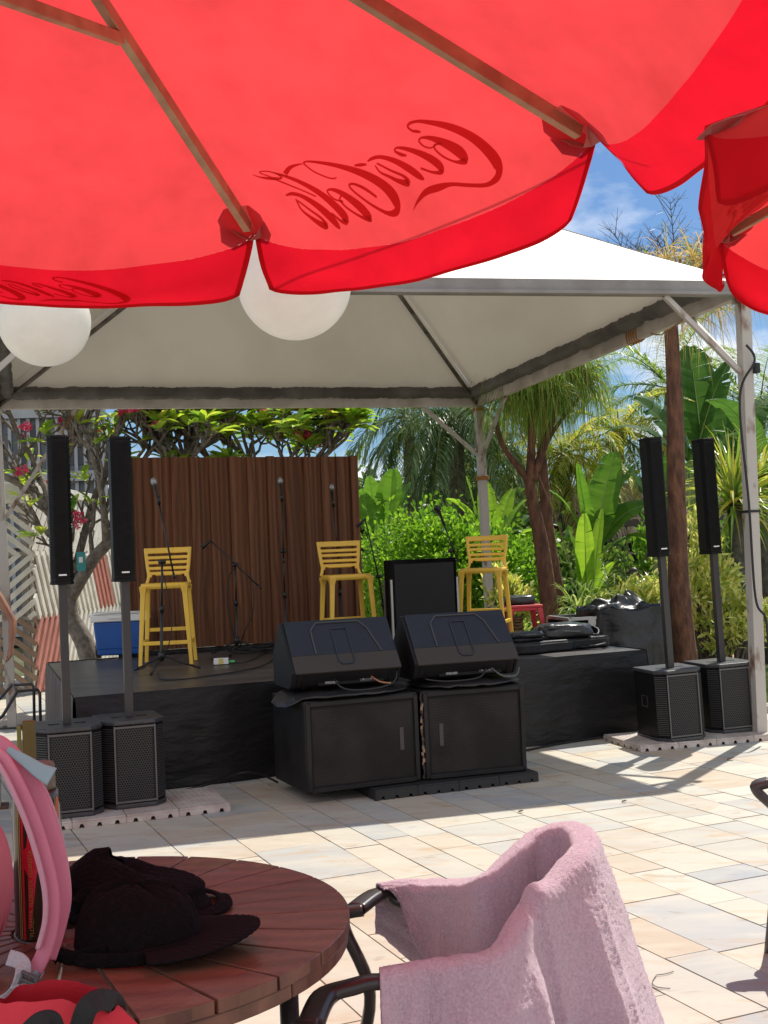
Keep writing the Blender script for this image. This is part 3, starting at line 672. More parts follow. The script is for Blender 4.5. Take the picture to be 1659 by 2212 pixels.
cable([D(508, 1225, 11.85), D(494, 1250, 11.8), D(492, 1310, 11.8), D(505, 1375, 11.8)], 'left cable loop hanging from the stand with the empty clip', r=.006)
cable([D(540, 1235, 11.85), D(548, 1280, 11.8), D(545, 1330, 11.8), D(528, 1365, 11.8), G(516, 1408, ST+.01)], 'right cable loop hanging from the stand with the empty clip', r=.006)
pts = []
for k in range(70):
    t = k*.52; r_ = .10+.10*random.random(); c_ = G(560+random.uniform(-16, 16), 1410, ST); pts.append((c_.x+1.9*r_*math.cos(t), c_.y+r_*math.sin(t), ST+.012+.0006*k))
cable(pts, 'tangled heap of black cables on the floor before the wood panel', r=.006)
cable([G(455, 1424, ST+.01), G(520, 1432, ST+.01), G(570, 1412, ST+.01), G(590, 1402, ST+.01)], 'black cable from the small white box toward the left wedge monitor', r=.006)
pts = []
for k in range(60):
    t = k*.6; r_ = .10+.06*random.random(); c_ = G(1100+random.uniform(-14, 30), 1384, ST); pts.append((c_.x+1.6*r_*math.cos(t), c_.y+r_*math.sin(t), ST+.012+.0006*k))
cable(pts, 'coiled cables on the stage floor beside the foot of the right yellow stool', r=.006)
cable([G(350, 1716, .01), G(440, 1697, .01), D(520, 1670, 8.45), D(560, 1672, 8.6), G(600, 1690, .01)], 'thin black cable along the foot of the stage front near the bass cabinets', r=.008)
cable([G(1130, 1622, .012), G(1200, 1608, .012), G(1290, 1594, .012), G(1345, 1592, .012), G(1352, 1580, .012)], 'black cable along the foot of the stage front to the right column loudspeakers', r=.009)
# small white box on floor
p = G(478, 1436, ST+.0); t = empty('cable_box', (p.x, p.y, ST+.004), R(5), 'small white plastic box with a yellow label on the stage floor', 'junction box')
b = MB(); b.box((0, 0, .028), (.13, .06, .055)); b.build('box', WHT, t, bevel=.006); b = MB(); b.box((0, -.031, .028), (.04, .003, .05)); b.build('label_sticker', mat('sticker_yellow', (.6, .5, .15), .5), t)
b = MB(); b.tube([(.065, 0, .02), (.12, 0, .02)], .012, 8); b.build('plug', mat('green_plastic', (.1, .45, .15), .5), t)
# ------------------------------------------------------------------ upright black case
c = D(912, 1345, 11.3); t = empty('flight_case', (c.x, c.y, ST+.004), R(14), 'upright black flight case with aluminium edges behind the two wedge monitors', 'flight case')
b = MB(); b.box((0, 0, .43), (.63, .28, .84)); b.build('body', mat('case_black', (.002, .002, .002), .8, spec=.05, c2=(.010, .010, .010), scale=5, bump=.2, bscale=80, bdist=.002), t, bevel=.01)
for s_ in (-1, 1):
    for e in (-1, 1): b = MB(); b.box((s_*.317, e*.13, .34), (.018, .03, .66)); b.build('edge_trim', mat('aluminium', (.35, .35, .34), .4, metal=.8), t)
b = MB(); b.box((0, -.142, .43), (.57, .004, .76)); b.build('front_cover', MATS['wedge_dark'] if 'wedge_dark' in MATS else PBK, t)
# ------------------------------------------------------------------ cool box
c = G(252, 1425, ST); t = empty('cool_box', (c.x, c.y+.25, ST+.004), R(4), 'blue wheeled cool box with a white lid on the left rear of the stage', 'cooler')
BLU = mat('cooler_blue', (.012, .09, .36), .38, c2=(.01, .075, .30), scale=5)
b = MB(); n = 4
vs = []
for (z, w_, d_) in ((.03, .215, .13), (.09, .222, .135), (.10, .228, .14), (.36, .25, .16)):
    vs += [(-w_, -d_, z), (w_, -d_, z), (w_, d_, z), (-w_, d_, z)]
b.add(vs, [(k*4+j, k*4+(j+1) % 4, (k+1)*4+(j+1) % 4, (k+1)*4+j) for k in range(3) for j in range(4)]+[(3, 2, 1, 0), (12, 13, 14, 15)]); b.build('body', BLU, t, bevel=.018, seg=3)
b = MB(); b.box((0, 0, .395), (.545, .36, .07)); b.box((0, 0, .435), (.53, .345, .03)); lid = b.build('lid', WHT, t, bevel=.014, seg=3)
b = MB(); b.box((0, -.186, .405), (.20, .02, .03)); b.build('latch', WHT, lid, bevel=.004)
b = MB(); b.tube(smoothpath([(-.24, .0, .38), (-.27, -.15, .43), (0, -.20, .452), (.27, -.15, .43), (.24, 0, .38)]), .01, 6); b.build('handle', WHT, t)
for s_ in (-1,):
    b = MB(); b.tube([(-.245, -.02, .075), (-.205, -.02, .075)], .075, 18); b.build('wheel', mat('tyre_black', (.015, .015, .015), .7), t)
b = MB(); b.box((.0, -.10, .016), (.04, .03, .03)); b.box((.17, -.10, .016), (.04, .03, .03)); b.build('foot', PBK, t)
# ------------------------------------------------------------------ red plastic stool table
RED = mat('red_plastic', (.60, .035, .05), .4)
c = G(1133, 1378, ST); t = empty('plastic_stool', (c.x, c.y+.15, ST+.004), R(8), 'small red plastic stool carrying a black bag at the right rear of the stage', 'stool')
b = MB(); b.box((0, 0, .315), (.37, .34, .03)); b.box((0, 0, .29), (.35, .32, .04)); b.build('seat', RED, t, bevel=.008)
for sx in (-1, 1):
    for sy in (-1, 1):
        b = MB(); b.add([Vector((sx*(.15+a*.0)+e*.028, sy*.14+f*.028, .30)) for a, e, f in ((0, -1, -1), (0, 1, -1), (0, 1, 1), (0, -1, 1))]+[Vector((sx*.19+e*.02, sy*.175+f*.02, 0)) for e, f in ((-1, -1), (1, -1), (1, 1), (-1, 1))], [(0, 1, 2, 3), (7, 6, 5, 4), (0, 4, 5, 1), (1, 5, 6, 2), (2, 6, 7, 3), (3, 7, 4, 0)]); b.build('leg', RED, t, bevel=.004)
# black soft bag
def blob(name, rx, ry, rz_, mt, parent=None, e=.6, seed=0, amp=.08, n=40, flat=0.0, c=(0, 0, 0)):
    b = MB()
    def fn(u, v):
        th = u*2*math.pi; ph = (v-.5)*math.pi
        sg = lambda q, k: math.copysign(abs(q)**k, q)
        x = rx*sg(math.cos(ph), e)*sg(math.cos(th), e); y = ry*sg(math.cos(ph), e)*sg(math.sin(th), e); z = rz_*sg(math.sin(ph), e)
        k = 1+amp*nz(x/rx*1.6+seed, y/ry*1.6, z/rz_*1.6)+amp*.5*nz(x/rx*4+seed, y/ry*4, z/rz_*4)
        z2 = max(z*k, -rz_+flat)
        return (c[0]+x*k, c[1]+y*k, c[2]+z2+rz_-flat)
    b.grid(fn, n, n//2); return b.build(name, mt, parent, fixn=False)
NYL = mat('black_nylon', (.007, .007, .008), .45, spec=.35, c2=(.014, .014, .015), scale=14, bump=.5, bscale=25, bdist=.01)
bg_ = empty('soft_bag', (c.x-.02, c.y+.15, ST+.334), R(5), 'rounded black bag lying on the small red stool', 'bag'); blob('body', .17, .12, .055, mat('shiny_vinyl', (.03, .035, .035), .25, bump=.3, bscale=12), bg_, flat=.01); b = MB(); b.tube([(-.17, -.08, .02), (0, -.125, .015), (.17, -.08, .02)], .006, 5); b.build('zip', NYL, bg_)
# woven basket
c2_ = G(1122, 1379, ST); t = empty('woven_basket', (c2_.x, c2_.y-.05+.25, ST+.004), 0, 'small round woven basket beneath the right yellow stool by the red stool', 'basket')
b = MB()
for k in range(5): b.lathe([(.072-.004*abs(k-2), .01+k*.035), (.078-.004*abs(k-2), .025+k*.035), (.072-.004*abs(k-2), .04+k*.035)], 18)
b.build('body', mat('basket_cane', (.28, .17, .09), .8, c2=(.1, .05, .02), scale=30), t); b = MB(); b.lathe([(.078, .18), (.084, .19), (.078, .2), (.06, .195)], 18); b.build('rim', MATS['basket_cane'], t)
# ------------------------------------------------------------------ guitar bag and smaller bags on it
c = G(1200, 1408, ST); gb = empty('guitar_bag', (c.x, c.y+.12, ST+.004), R(24), 'black padded guitar bag lying flat on the right front edge of the stage', 'guitar bag')
half = [(-.48, .0), (-.47, .13), (-.40, .19), (-.28, .20), (-.16, .165), (-.06, .15), (.04, .155), (.12, .13), (.18, .085), (.34, .07), (.52, .075), (.55, .0)]
outl = half+[(x, -y) for x, y in half[-2:0:-1]]
sp_ = smoothpath([(x, y, 0) for x, y in outl+[outl[0]]], 4)[:-1]; ol = [(q.x, q.y) for q in sp_]
b = MB(); b.prism(ol[::-1], 0.0, .10); b.build('body', NYL, gb, bevel=.018, seg=3)
b = MB(); b.tube([Vector((x*1.004, y*1.01, .075)) for x, y in ol+[ol[0]]], .004, 5); b.build('zip', mat('zip_grey', (.06, .06, .06), .4), gb)
b = MB(); b.prism([(x*.50-.20, y*.62) for x, y in ol][::-1], .10, .135); b.build('front_pocket', NYL, gb, bevel=.015, seg=3)
b = MB(); b.tube(smoothpath([(-.44, 0, .10), (-.5, 0, .13), (-.53, 0, .09), (-.50, 0, .05)]), .008, 6); b.build('end_loop', NYL, gb)
b = MB(); b.tube(smoothpath([(.2, -.12, .02), (.32, -.20, .03), (.42, -.18, .04), (.45, -.10, .03)]), .012, 6); b.build('shoulder_strap', NYL, gb)
q = off((c.x, c.y+.12), R(24), -.29, -.02); t = empty('zip_pouch', (q[0], q[1], ST+.14), R(20), 'small black zipped pouch on the wide end of the guitar bag', 'pouch'); blob('body', .16, .11, .03, mat('pouch_leather', (.02, .022, .027), .35, bump=.2, bscale=30), t, flat=.008); b = MB(); b.tube(smoothpath([(-.15, -.06, .02), (0, -.115, .03), (.15, -.06, .02)]), .004, 5); b.build('zip', mat('zip_light', (.18, .18, .18), .4), t)
q = off((c.x, c.y+.12), R(24), .14, .06); t = empty('backpack', (q[0], q[1], ST+.105), R(10), 'glossy black backpack lying on the neck of the guitar bag', 'backpack'); blob('body', .25, .17, .07, mat('wet_nylon', (.012, .012, .013), .3, c2=(.022, .022, .023), scale=8, bump=.5, bscale=14, bdist=.02), t, flat=.01, amp=.14, seed=4); blob('pocket', .17, .10, .035, MATS['wet_nylon'], t, flat=.0, amp=.1, seed=9, c=(-.05, -.06, .06)); b = MB(); b.tube(smoothpath([(-.22, -.10, .05), (-.1, -.16, .07), (.08, -.17, .06), (.22, -.10, .05)]), .005, 5); b.build('zip', MATS['zip_light'], t)
b = MB(); b.tube(smoothpath([(.20, -.1, .03), (.27, -.14, .02), (.3, -.08, .06), (.24, -.02, .1)]), .012, 6); b.build('shoulder_strap', NYL, t)
# ------------------------------------------------------------------ flight case under tarp right of stage
c = D(1296, 1400, 12.2); t = empty('flight_case', (c.x, c.y, 0), R(14), 'black wheeled flight case with silver edges half hidden by a tarpaulin', 'flight case')
b = MB(); b.box((0, 0, .48), (.86, .56, .84)); b.build('body', MATS['case_black'], t, bevel=.008)
b = MB(); AL = MATS['aluminium']
for s_ in (-1, 1):
    for e in (-1, 1): b.box((s_*.43, e*.28, .48), (.03, .03, .85))
    b.box((0, s_*.28, .90), (.83, .03, .03)); b.box((0, s_*.281, .83), (.83, .02, .014)); b.box((s_*.43, 0, .90), (.03, .53, .03))
b.build('edge_trim', AL, t); 
for x in (-.2, .2): b = MB(); b.box((x, -.29, .865), (.08, .015, .06)); b.build('latch', AL, t)
b = MB()
for x in (-.38, .38):
    for y in (-.22, .22): b.tube([(x-.015, y, .03), (x+.015, y, .03)], .03, 10)
b.build('caster', PBK, t)
tp = MB()
def tarp(u, v):
    th = u*2*math.pi; rx, ry = .40, .36; e = .55
    sg = lambda q, k: math.copysign(abs(q)**k, q)
    if v < .45:
        k = v/.45; r = k; z = 1.0+.13*nz(k*3*math.cos(th), k*3*math.sin(th), 2)+.10*math.exp(-((k*math.cos(th)-.25)**2+(k*math.sin(th))**2)*7)-.06*k**3
        out_ = 1.0
    else:
        k = (v-.45)/.55; r = 1+.10*k+.13*k*k; z = .97*(1-k)**1.0+.02
        fold = .10*k**.6*math.sin(th*7+2.5*nz(th*1.3, 1)+k*1.6)+.10*k*nz(th*2, k*2, 4); r += fold
    x = r*rx*sg(math.cos(th), e); y = r*ry*sg(math.sin(th), e)
    return (x+.22, y-.03, z+.045*nz(x*5, y*5, z*4)+.014*nz(x*18, y*18, z*12))
tp.grid(tarp, 110, 60); o = tp.build('tarpaulin', mat('black_tarp', (.006, .006, .0065), .36, c2=(.012, .012, .012), scale=3, bump=.6, bscale=5, bdist=.05), None, fixn=False)
o.location = (c.x, c.y, 0); o.rotation_euler = (0, 0, R(14)); tag(o, 'crumpled black plastic tarpaulin draped over the case right of the stage', 'tarpaulin')
# ================================================================== PLANTS
def leafmat(name, cols, tr=.4, rough=.45, spec=.4): return mat(name, cols[0], rough, island=cols, trans=tr, spec=spec*.7, gain=2.1)
BARK = mat('grey_bark', (.17, .14, .11), .85, c2=(.08, .06, .045), scale=14, bump=.8, bscale=30, stretch=(1, 1, .5))
BARKP = mat('plumeria_bark', (.21, .18, .15), .8, c2=(.10, .08, .065), scale=18, bump=.5, bscale=40)
BARKR = mat('red_bark', (.18, .080, .042), .85, c2=(.07, .030, .018), scale=16, bump=1.0, bscale=26, stretch=(1, 1, .35), bdist=.03)
def rdir():
    v = Vector(RS.normal(0, 1, 3)); return v.normalized()
def leaf(b, p, d, ln, wd, nrm=None, droop=.15):
    """a folded pointed leaf of four quads"""
    d = d.normalized(); s = d.cross(nrm if nrm is not None else rdir())
    if s.length < .05: s = d.orthogonal()
    s.normalize(); n = s.cross(d); dz = Vector((0, 0, -droop*ln)); f = n*(wd*.22)
    m1, m2 = p+d*ln*.35, p+d*ln*.72+dz*.4; t = p+d*ln+dz
    b.add([p, m1+s*wd*.5+f, m2+s*wd*.42+f, t, m2-s*wd*.42+f, m1-s*wd*.5+f, m1, m2], [(0, 1, 6), (1, 2, 7, 6), (2, 3, 7), (0, 6, 5), (6, 7, 4, 5), (7, 3, 4)])
def strip(b, p, d, ln, w0, droop, n=5, side=None, curl=0):
    """long narrow drooping blade"""
    d = Vector(d).normalized(); s = d.cross(Vector((0, 0, 1)));
    s = s.normalized() if s.length > .05 else Vector((1, 0, 0))
    if side is not None: s = (s+side*.8).normalized()
    vs = []; q = Vector(p); st_ = ln/n
    for k in range(n+1):
        w_ = w0*(1-(k/n)**1.6)*.5+.0006; vs += [q-s*w_, q+s*w_]
        d = (d+Vector((0, 0, -droop*(k+1)/n))).normalized(); q = q+d*st_
    b.add(vs, [(2*k, 2*k+1, 2*k+3, 2*k+2) for k in range(n)])
def frond(bl, bs, p, d, ln, nleaf, ll, lw, droop=.35, ldroop=.5, vee=.5, n=14):
    """pinnate palm frond: rachis in bs, leaflets in bl"""
    d = Vector(d).normalized(); pts = [Vector(p)]; ds = [d]
    for k in range(n):
        d = (d+Vector((0, 0, -droop*(k+2)/n*.32))).normalized(); pts.append(pts[-1]+d*ln/n); ds.append(d)
    bs.tube(pts, [max(.004, .018*(1-k/n)) for k in range(n+1)], 5, caps=False)
    for i in range(nleaf):
        t = .12+.88*i/nleaf; f_ = t*n; k = min(int(f_), n-1); q = pts[k].lerp(pts[k+1], f_-k); dd = ds[k]
        s = dd.cross(Vector((0, 0, 1))); s = s.normalized() if s.length > .05 else Vector((1, 0, 0)); up = s.cross(dd)
        l_ = ll*math.sin(math.pi*min(1, (t*.86+.12)))**.6
        for sg in (-1, 1):
            a = (s*sg*(1-vee*.2)+up*vee*RS.uniform(.2, 1)+dd*.55+Vector(RS.normal(0, .10, 3)))
            strip(bl, q, a, l_*RS.uniform(.85, 1.1), lw, ldroop*RS.uniform(.6, 1.3), 3)
def palm(name, base, top, rtrunk, nf, ln, nleaf, ll, lw, mt, lab, cat, bark=None, droop=.35, ldroop=.5, el=(-25, 75), group=None, vee=.5, hang=0, hmat=None, aim=None):
    base = Vector(base); t = empty(name, base, 0, lab, cat, group); tv = Vector(top)-base
    if rtrunk: b = MB(); b.tube([tv*(k/6)+Vector((.03*nz(k, 3), .03*nz(k, 7), 0)) for k in range(7)], [rtrunk*(1.15-.35*k/6) for k in range(7)], 10); b.build('trunk', bark or BARK, t)
    bl, bs = MB(), MB()
    for i in range(nf):
        a = i*2.399+RS.uniform(-.2, .2); e = R(el[0]+(el[1]-el[0])*(i+.5)/nf+RS.uniform(-6, 6))
        dd = Vector((math.cos(a)*math.cos(e), math.sin(a)*math.cos(e), math.sin(e)))
        frond(bl, bs, tv, dd, ln*RS.uniform(.85, 1.1), nleaf, ll, lw, droop, ldroop, vee)
    bl.build('fronds', mt, t, fixn=False); bs.build('frond_stems', mat('palm_stem', (.16, .18, .06), .6), t)
    return t
def banana_leaf(b, bs, p, d, ln, wd, droop=.25, tear=.5, n=26, roll=0.0):
    d = Vector(d).normalized(); st_ = ln/n; q = Vector(p); pts = [q.copy()]; fr = []
    s0 = d.cross(Vector((0, 0, 1))); s0 = s0.normalized() if s0.length > .1 else Vector((1, 0, 0))
    s0 = (Matrix.Rotation(roll, 3, d) @ s0)
    for k in range(n):
        s = (s0-d*s0.dot(d)).normalized(); fr.append((q.copy(), d.copy(), s)); d = (d+Vector((0, 0, -droop*(k+1)/n*.22))).normalized(); q = q+d*st_; pts.append(q.copy())
    fr.append((q.copy(), d.copy(), s))
    for sg in (-1, 1):
        sag = 0.0; gap = False
        for k in range(n):
            if RS.rand() < tear*.35: gap = True; sag = RS.uniform(-.05, .28)
            def E(k_, extra):
                (qq, dd, ss) = fr[k_]; t = k_/n; w_ = wd*.5*min(1, (math.sin(math.pi*min(1, t*.93+.05)))**.55); up = ss.cross(dd)
                if up.z < 0: up = -up
                return qq+ss*sg*w_*math.cos(extra)+up*w_*(.22-math.sin(extra)*1.0)+dd*w_*.18
            def Mid(k_, extra):
                a = fr[k_][0]; e = E(k_, extra); (qq, dd, ss) = fr[k_]; up = ss.cross(dd); up = up if up.z > 0 else -up; return a.lerp(e, .55)+up*.03*wd
            g_ = .18 if gap else 0
            a0, a1 = fr[k][0], fr[k+1][0]; e0 = E(k, sag); e1 = E(k+1, sag); m0 = Mid(k, sag); m1 = Mid(k+1, sag)
            if gap: e0 = e0.lerp(e1, g_); m0 = m0.lerp(m1, .06)
            gap = False
            b.add([a0, a1, m1, e1, e0, m0], [(0, 1, 2, 5), (5, 2, 3, 4)])
            sag += RS.uniform(-.02, .02)
    bs.tube(pts, [max(.004, .022*ln/1.8*(1-k/n)) for k in range(n+1)], 5, caps=False)
def banana(base, leaves, mt, lab, cat='banana plant', group='banana plants behind the stage'):
    """leaves: (attach px, py, tip px, py, distance, width, roll)"""
    base = Vector(base); t = empty('banana_plant', base, 0, lab, cat, group); bs = MB()
    b = MB()
    for (ax, ay, tx, ty, Y, wd, dr, rl) in leaves:
        p = D(ax, ay, Y)-base; q = D(tx, ty, Y+RS.uniform(-.3, .2))-base; dd = q-p; ln = dd.length
        d0 = (dd.normalized()+Vector((0, 0, dr*.35)))
        banana_leaf(b, bs, p, d0, ln*1.05, wd, dr, roll=rl)
        bs.tube([Vector((0, 0, 0))+Vector((RS.uniform(-.1, .1), 0, .0)), p*.6+Vector((0, 0, .1)), p], [.05, .035, .024], 6, caps=False)
    b.build('leaves', mt, t, fixn=False); bs.build('stems', mat('banana_stem', (.24, .30, .08), .5), t)
    return t
def tree_grow(b, tips, p, d, ln, r, lev, spread=.6, up=.25, fac=.78, nmin=2, nmax=3, flat=1.0):
    q = p+d*ln; mid = p.lerp(q, .5)+Vector(RS.normal(0, ln*.06, 3)); b.tube([p, mid, q], [r, r*.88, r*.8], 6, caps=lev == 0)
    if lev == 0: tips.append((q, d)); return
    for i in range(RS.randint(nmin, nmax+1)):
        nd = (d+Vector((RS.normal(0, spread), RS.normal(0, spread*flat), RS.normal(0, spread*.7)+up))).normalized()
        tree_grow(b, tips, q, nd, ln*fac*RS.uniform(.8, 1.15), r*.74, lev-1, spread, up, fac, nmin, nmax, flat)
# ---- plumeria ---------------------------------------------------------
PLEAF = leafmat('plumeria_leaf', [(.13, .26, .03), (.24, .38, .04), (.34, .46, .05), (.08, .18, .03), (.42, .46, .07), (.20, .34, .04)], .45)
FLW = mat('plumeria_flower', (.7, .05, .15), .5, island=[(.75, .05, .16), (.6, .02, .09), (.85, .18, .30)], trans=.3)
def plumeria(trunk, limbs, lab, lev=3, ln=.42, leafk=1.0, flower=.12):
    base = trunk[0]; t = empty('plumeria_tree', base, 0, lab, 'tree', 'plumeria trees behind the stage')
    b = MB(); tips = []
    P = [p-base for p in trunk]; n = len(P); b.tube(smoothpath(P, 5), [.13-.045*k/((n-1)*5) for k in range((n-1)*5+1)], 10)
    for pth in limbs:
        Q = [p-base for p in pth[0]]; m_ = len(Q); sp = smoothpath(Q, 4); b.tube(sp, [pth[1]*(1-.45*k/(len(sp)-1)) for k in range(len(sp))], 8)
        for q0, q1 in zip(sp[2::2], sp[3::2]):
            if RS.rand() < pth[3]+.25: tree_grow(b, tips, q0, ((q1-q0).normalized()+Vector((RS.normal(0, .6), RS.normal(0, .4), .6))).normalized(), ln*.9, pth[1]*.42, lev-1, .55, .28, .80)
        for _ in range(pth[2]+2):
            tree_grow(b, tips, sp[-1], ((sp[-1]-sp[-3]).normalized()+Vector((RS.normal(0, .5), RS.normal(0, .5), .25))).normalized(), ln, pth[1]*.5, lev, .55, .22, .80)
    b.build('trunk', BARKP, t, fixn=False)
    bl, bf = MB(), MB()
    for (q, d) in tips:
        k_ = max(.10, min(1, .25+(q.x+base.x+2.9)*.4))*leafk
        if RS.rand() < .10+k_*.9:
            for i in range(int(RS.randint(5, 11)*min(1, .5+k_))):
                a = RS.uniform(0, 6.28); s = Vector((math.cos(a), math.sin(a), RS.uniform(-.1, .9))); leaf(bl, q+d*RS.uniform(-.04, .02), s+d*.3, RS.uniform(.20, .33), RS.uniform(.07, .105), Vector((0, 0, 1)), .15)
        if RS.rand() < flower:
            for i in range(11):
                c_ = q+d*.09+Vector(RS.normal(0, .038, 3)); 
                for j in range(5):
                    a = j*1.257+i; leaf(bf, c_, Vector((math.cos(a), math.sin(a)*.6, .3+math.sin(a))), .04, .028, None, 0)
    bl.build('leaves', PLEAF, t, fixn=False)
    if bf.v: bf.build('flowers', FLW, t, fixn=False)
    return t
Y = 14.2
def Dp(*a): return [D(x, y, Y+dy) for x, y, dy in a]
gy = G(0, 0)
tb = D(190, 1430, Y); tb = Vector((tb.x+.1, Y, 0))
plumeria([tb, *Dp((187, 1400, 0), (152, 1330, 0), (150, 1270, 0))],
         [(Dp((152, 1290, 0), (200, 1210, 0), (245, 1160, 0), (300, 1090, .2), (370, 1020, .3)), .085, 2, .5),
          (Dp((150, 1275, 0), (145, 1200, 0), (118, 1110, .1), (60, 1055, .2), (0, 1025, .1)), .07, 2, .7),
          (Dp((230, 1180, 0), (225, 1110, -.2), (215, 1040, -.1), (195, 970, 0)), .05, 2, .6),
          (Dp((120, 1110, 0), (130, 1030, .1), (160, 960, .1)), .05, 2, .5),
          (Dp((160, 1240, 0), (210, 1060, .5), (245, 1040, .6), (290, 1010, .5)), .05, 2, .6),
          (Dp((118, 1110, 0), (75, 1000, .3), (40, 940, .2)), .045, 2, .7),
          (Dp((215, 1060, 0), (240, 980, .1), (262, 900, .2)), .05, 2, .5)],
         'bare branched plumeria tree with grey trunk behind the left of the stage', lev=4, ln=.29, leafk=.16, flower=.02)
Y = 14.6; tb = D(560, 1430, Y); tb.z = 0
plumeria([tb, *Dp((560, 1250, 0), (550, 1150, 0))],
         [(Dp((550, 1150, 0), (470, 1060, 0), (380, 1000, 0)), .07, 3, .6), (Dp((550, 1150, 0), (560, 1060, .2), (540, 1000, .3)), .06, 3, .5),
          (Dp((550, 1150, 0), (630, 1060, 0), (680, 1010, 0)), .06, 3, .4), (Dp((550, 1150, 0), (500, 1050, .3), (450, 990, .2)), .06, 2, .5),
          (Dp((550, 1150, 0), (600, 1050, .4), (630, 985, .3)), .05, 2, .5)],
         'leafy plumeria tree with pink flowers rising above the wood panel', lev=3, ln=.30, leafk=1.3, flower=.10)
# ---- green hedge shrub ----------------------------------------------------
def shrub(name, c, rx, ry, rz_, n, ll, lw, mt, lab, cat, group=None, seed=0, upb=.3, stems=14, core=None):
    c = Vector(c); t = empty(name, (c.x, c.y, 0), 0, lab, cat, group); b = MB(); cc = Vector((0, 0, c.z))
    nc = max(8, n//45); cl = []
    for i in range(nc):
        d = rdir(); d.z = abs(d.z)*1.0 if RS.rand() < .8 else d.z; k = RS.uniform(.60, 1.0)+.12*nz(d.x*2+seed, d.y*2, d.z*2)
        cl.append((cc+Vector((d.x*rx*k, d.y*ry*k, d.z*rz_*k)), d))
    for i in range(n):
        q, d = cl[RS.randint(nc)]; p = q+Vector(RS.normal(0, 1, 3))*.16*min(1, rx); dd = (Vector(RS.normal(0, .6, 3))+d*.6+Vector((0, 0, upb))).normalized()
        if p.z < .02: continue
        leaf(b, p, dd, ll*RS.uniform(.7, 1.2), lw*RS.uniform(.8, 1.1), None, .1)
    b.build('foliage', mt, t, fixn=False)
    b = MB()
    for i in range(stems):
        q, d = cl[RS.randint(nc)]; a = Vector((RS.uniform(-.25, .25)*rx, RS.uniform(-.25, .25)*ry, 0)); b.tube([a, a.lerp(q, .5)+Vector((0, 0, .1)), q], [.02, .013, .006], 5, caps=False)
    b.build('stems', BARK, t, fixn=False)
    return t
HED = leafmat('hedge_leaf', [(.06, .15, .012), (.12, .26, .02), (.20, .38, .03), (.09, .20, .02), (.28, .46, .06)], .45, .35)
p = D(915, 1240, 16.0); shrub('green_shrub', (p.x, 16.0, 1.15), .88, .8, .98, 7600, .085, .045, HED, 'rounded bright green shrub right beside the wood panel', 'shrub', 'bright green shrubs behind the stage', 1)
p = D(1060, 1250, 15.8); shrub('green_shrub', (p.x, 15.8, 1.0), .72, .7, .92, 5400, .085, .045, HED, 'bright green shrub around the far tent post behind the right yellow stool', 'shrub', 'bright green shrubs behind the stage', 4)
VAR = leafmat('croton_leaf', [(.55, .55, .14), (.70, .66, .30), (.26, .34, .06), (.78, .74, .42), (.16, .26, .05), (.48, .52, .12)], .4, .4)
for (x, y, Y_, rx, rz_, n, lab) in ((1375, 1340, 14.6, .50, .36, 1300, 'yellow variegated shrub behind the tarpaulin'), (1425, 1345, 15.3, .70, .50, 1900, 'broad yellow variegated shrub in front of the seated people'),
                               (1520, 1290, 14.2, .38, 1.02, 1500, 'tall narrow yellow variegated shrub between the two right loudspeaker columns'), (1580, 1360, 14.0, .45, .42, 1300, 'low yellow variegated shrub beside the right tent post'),
                               (1098, 1310, 14.6, .30, .42, 600, 'small yellow variegated shrub behind the red stool')):
    p = D(x, y, Y_); zc = max(.25, p.z); shrub('variegated_shrub', (p.x, Y_, zc), rx, rx*.8, rz_, n, .13, .04, VAR, lab, 'shrub', 'yellow variegated shrubs', x, upb=.6)
# ---- ponytail palms ----------------------------------------------------
PNY = leafmat('ponytail_leaf', [(.12, .22, .03), (.18, .30, .05), (.08, .16, .03), (.24, .30, .07), (.10, .20, .03), (.40, .28, .10)], .45)
DRY = leafmat('dry_leaf', [(.45, .30, .14), (.55, .38, .18), (.30, .24, .10), (.28, .30, .08)], .35)
def ponytail(base, trunkpts, r0, heads, lab, mt, n=420, ln=1.0, limbs=(), bark=BARKR, droop=.75, w0=.016):
    base = Vector(base); t = empty('ponytail_palm', base, 0, lab, 'tree', 'ponytail palms behind the stage')
    b = MB(); sp = smoothpath([p-base for p in trunkpts], 6); m_ = len(sp)
    rr_ = [max(.03, r0*(1-.62*(k/(m_-1))**.7))*(1+.05*nz(k*.8, r0*9)) for k in range(m_)]; b.tube(sp, rr_, 14)
    for lb, rl in limbs:
        q = smoothpath([p-base for p in lb], 5); b.tube(q, [rl*(1-.5*k/(len(q)-1)) for k in range(len(q))], 7)
    b.build('trunk', bark, t, fixn=False)
    b = MB()
    for (hp, k) in heads:
        for i in range(int(n*k)):
            a = RS.uniform(0, 6.28); e = RS.uniform(-.6, 1.3); q = hp-base+Vector(RS.normal(0, .05, 3))
            strip(b, q, Vector((math.cos(a)*math.cos(e), math.sin(a)*math.cos(e), math.sin(e))), ln*RS.uniform(.6, 1.15)*(k**.3), w0, droop*RS.uniform(.6, 1.25), 7, Vector(RS.normal(0, 1, 3)))
    b.build('crown', mt, t, fixn=False); return t
Yp = 14.2; d_ = lambda x, y, dy=0: D(x, y, Yp+dy)
b0 = D(1196, 1430, Yp); b0.z = 0
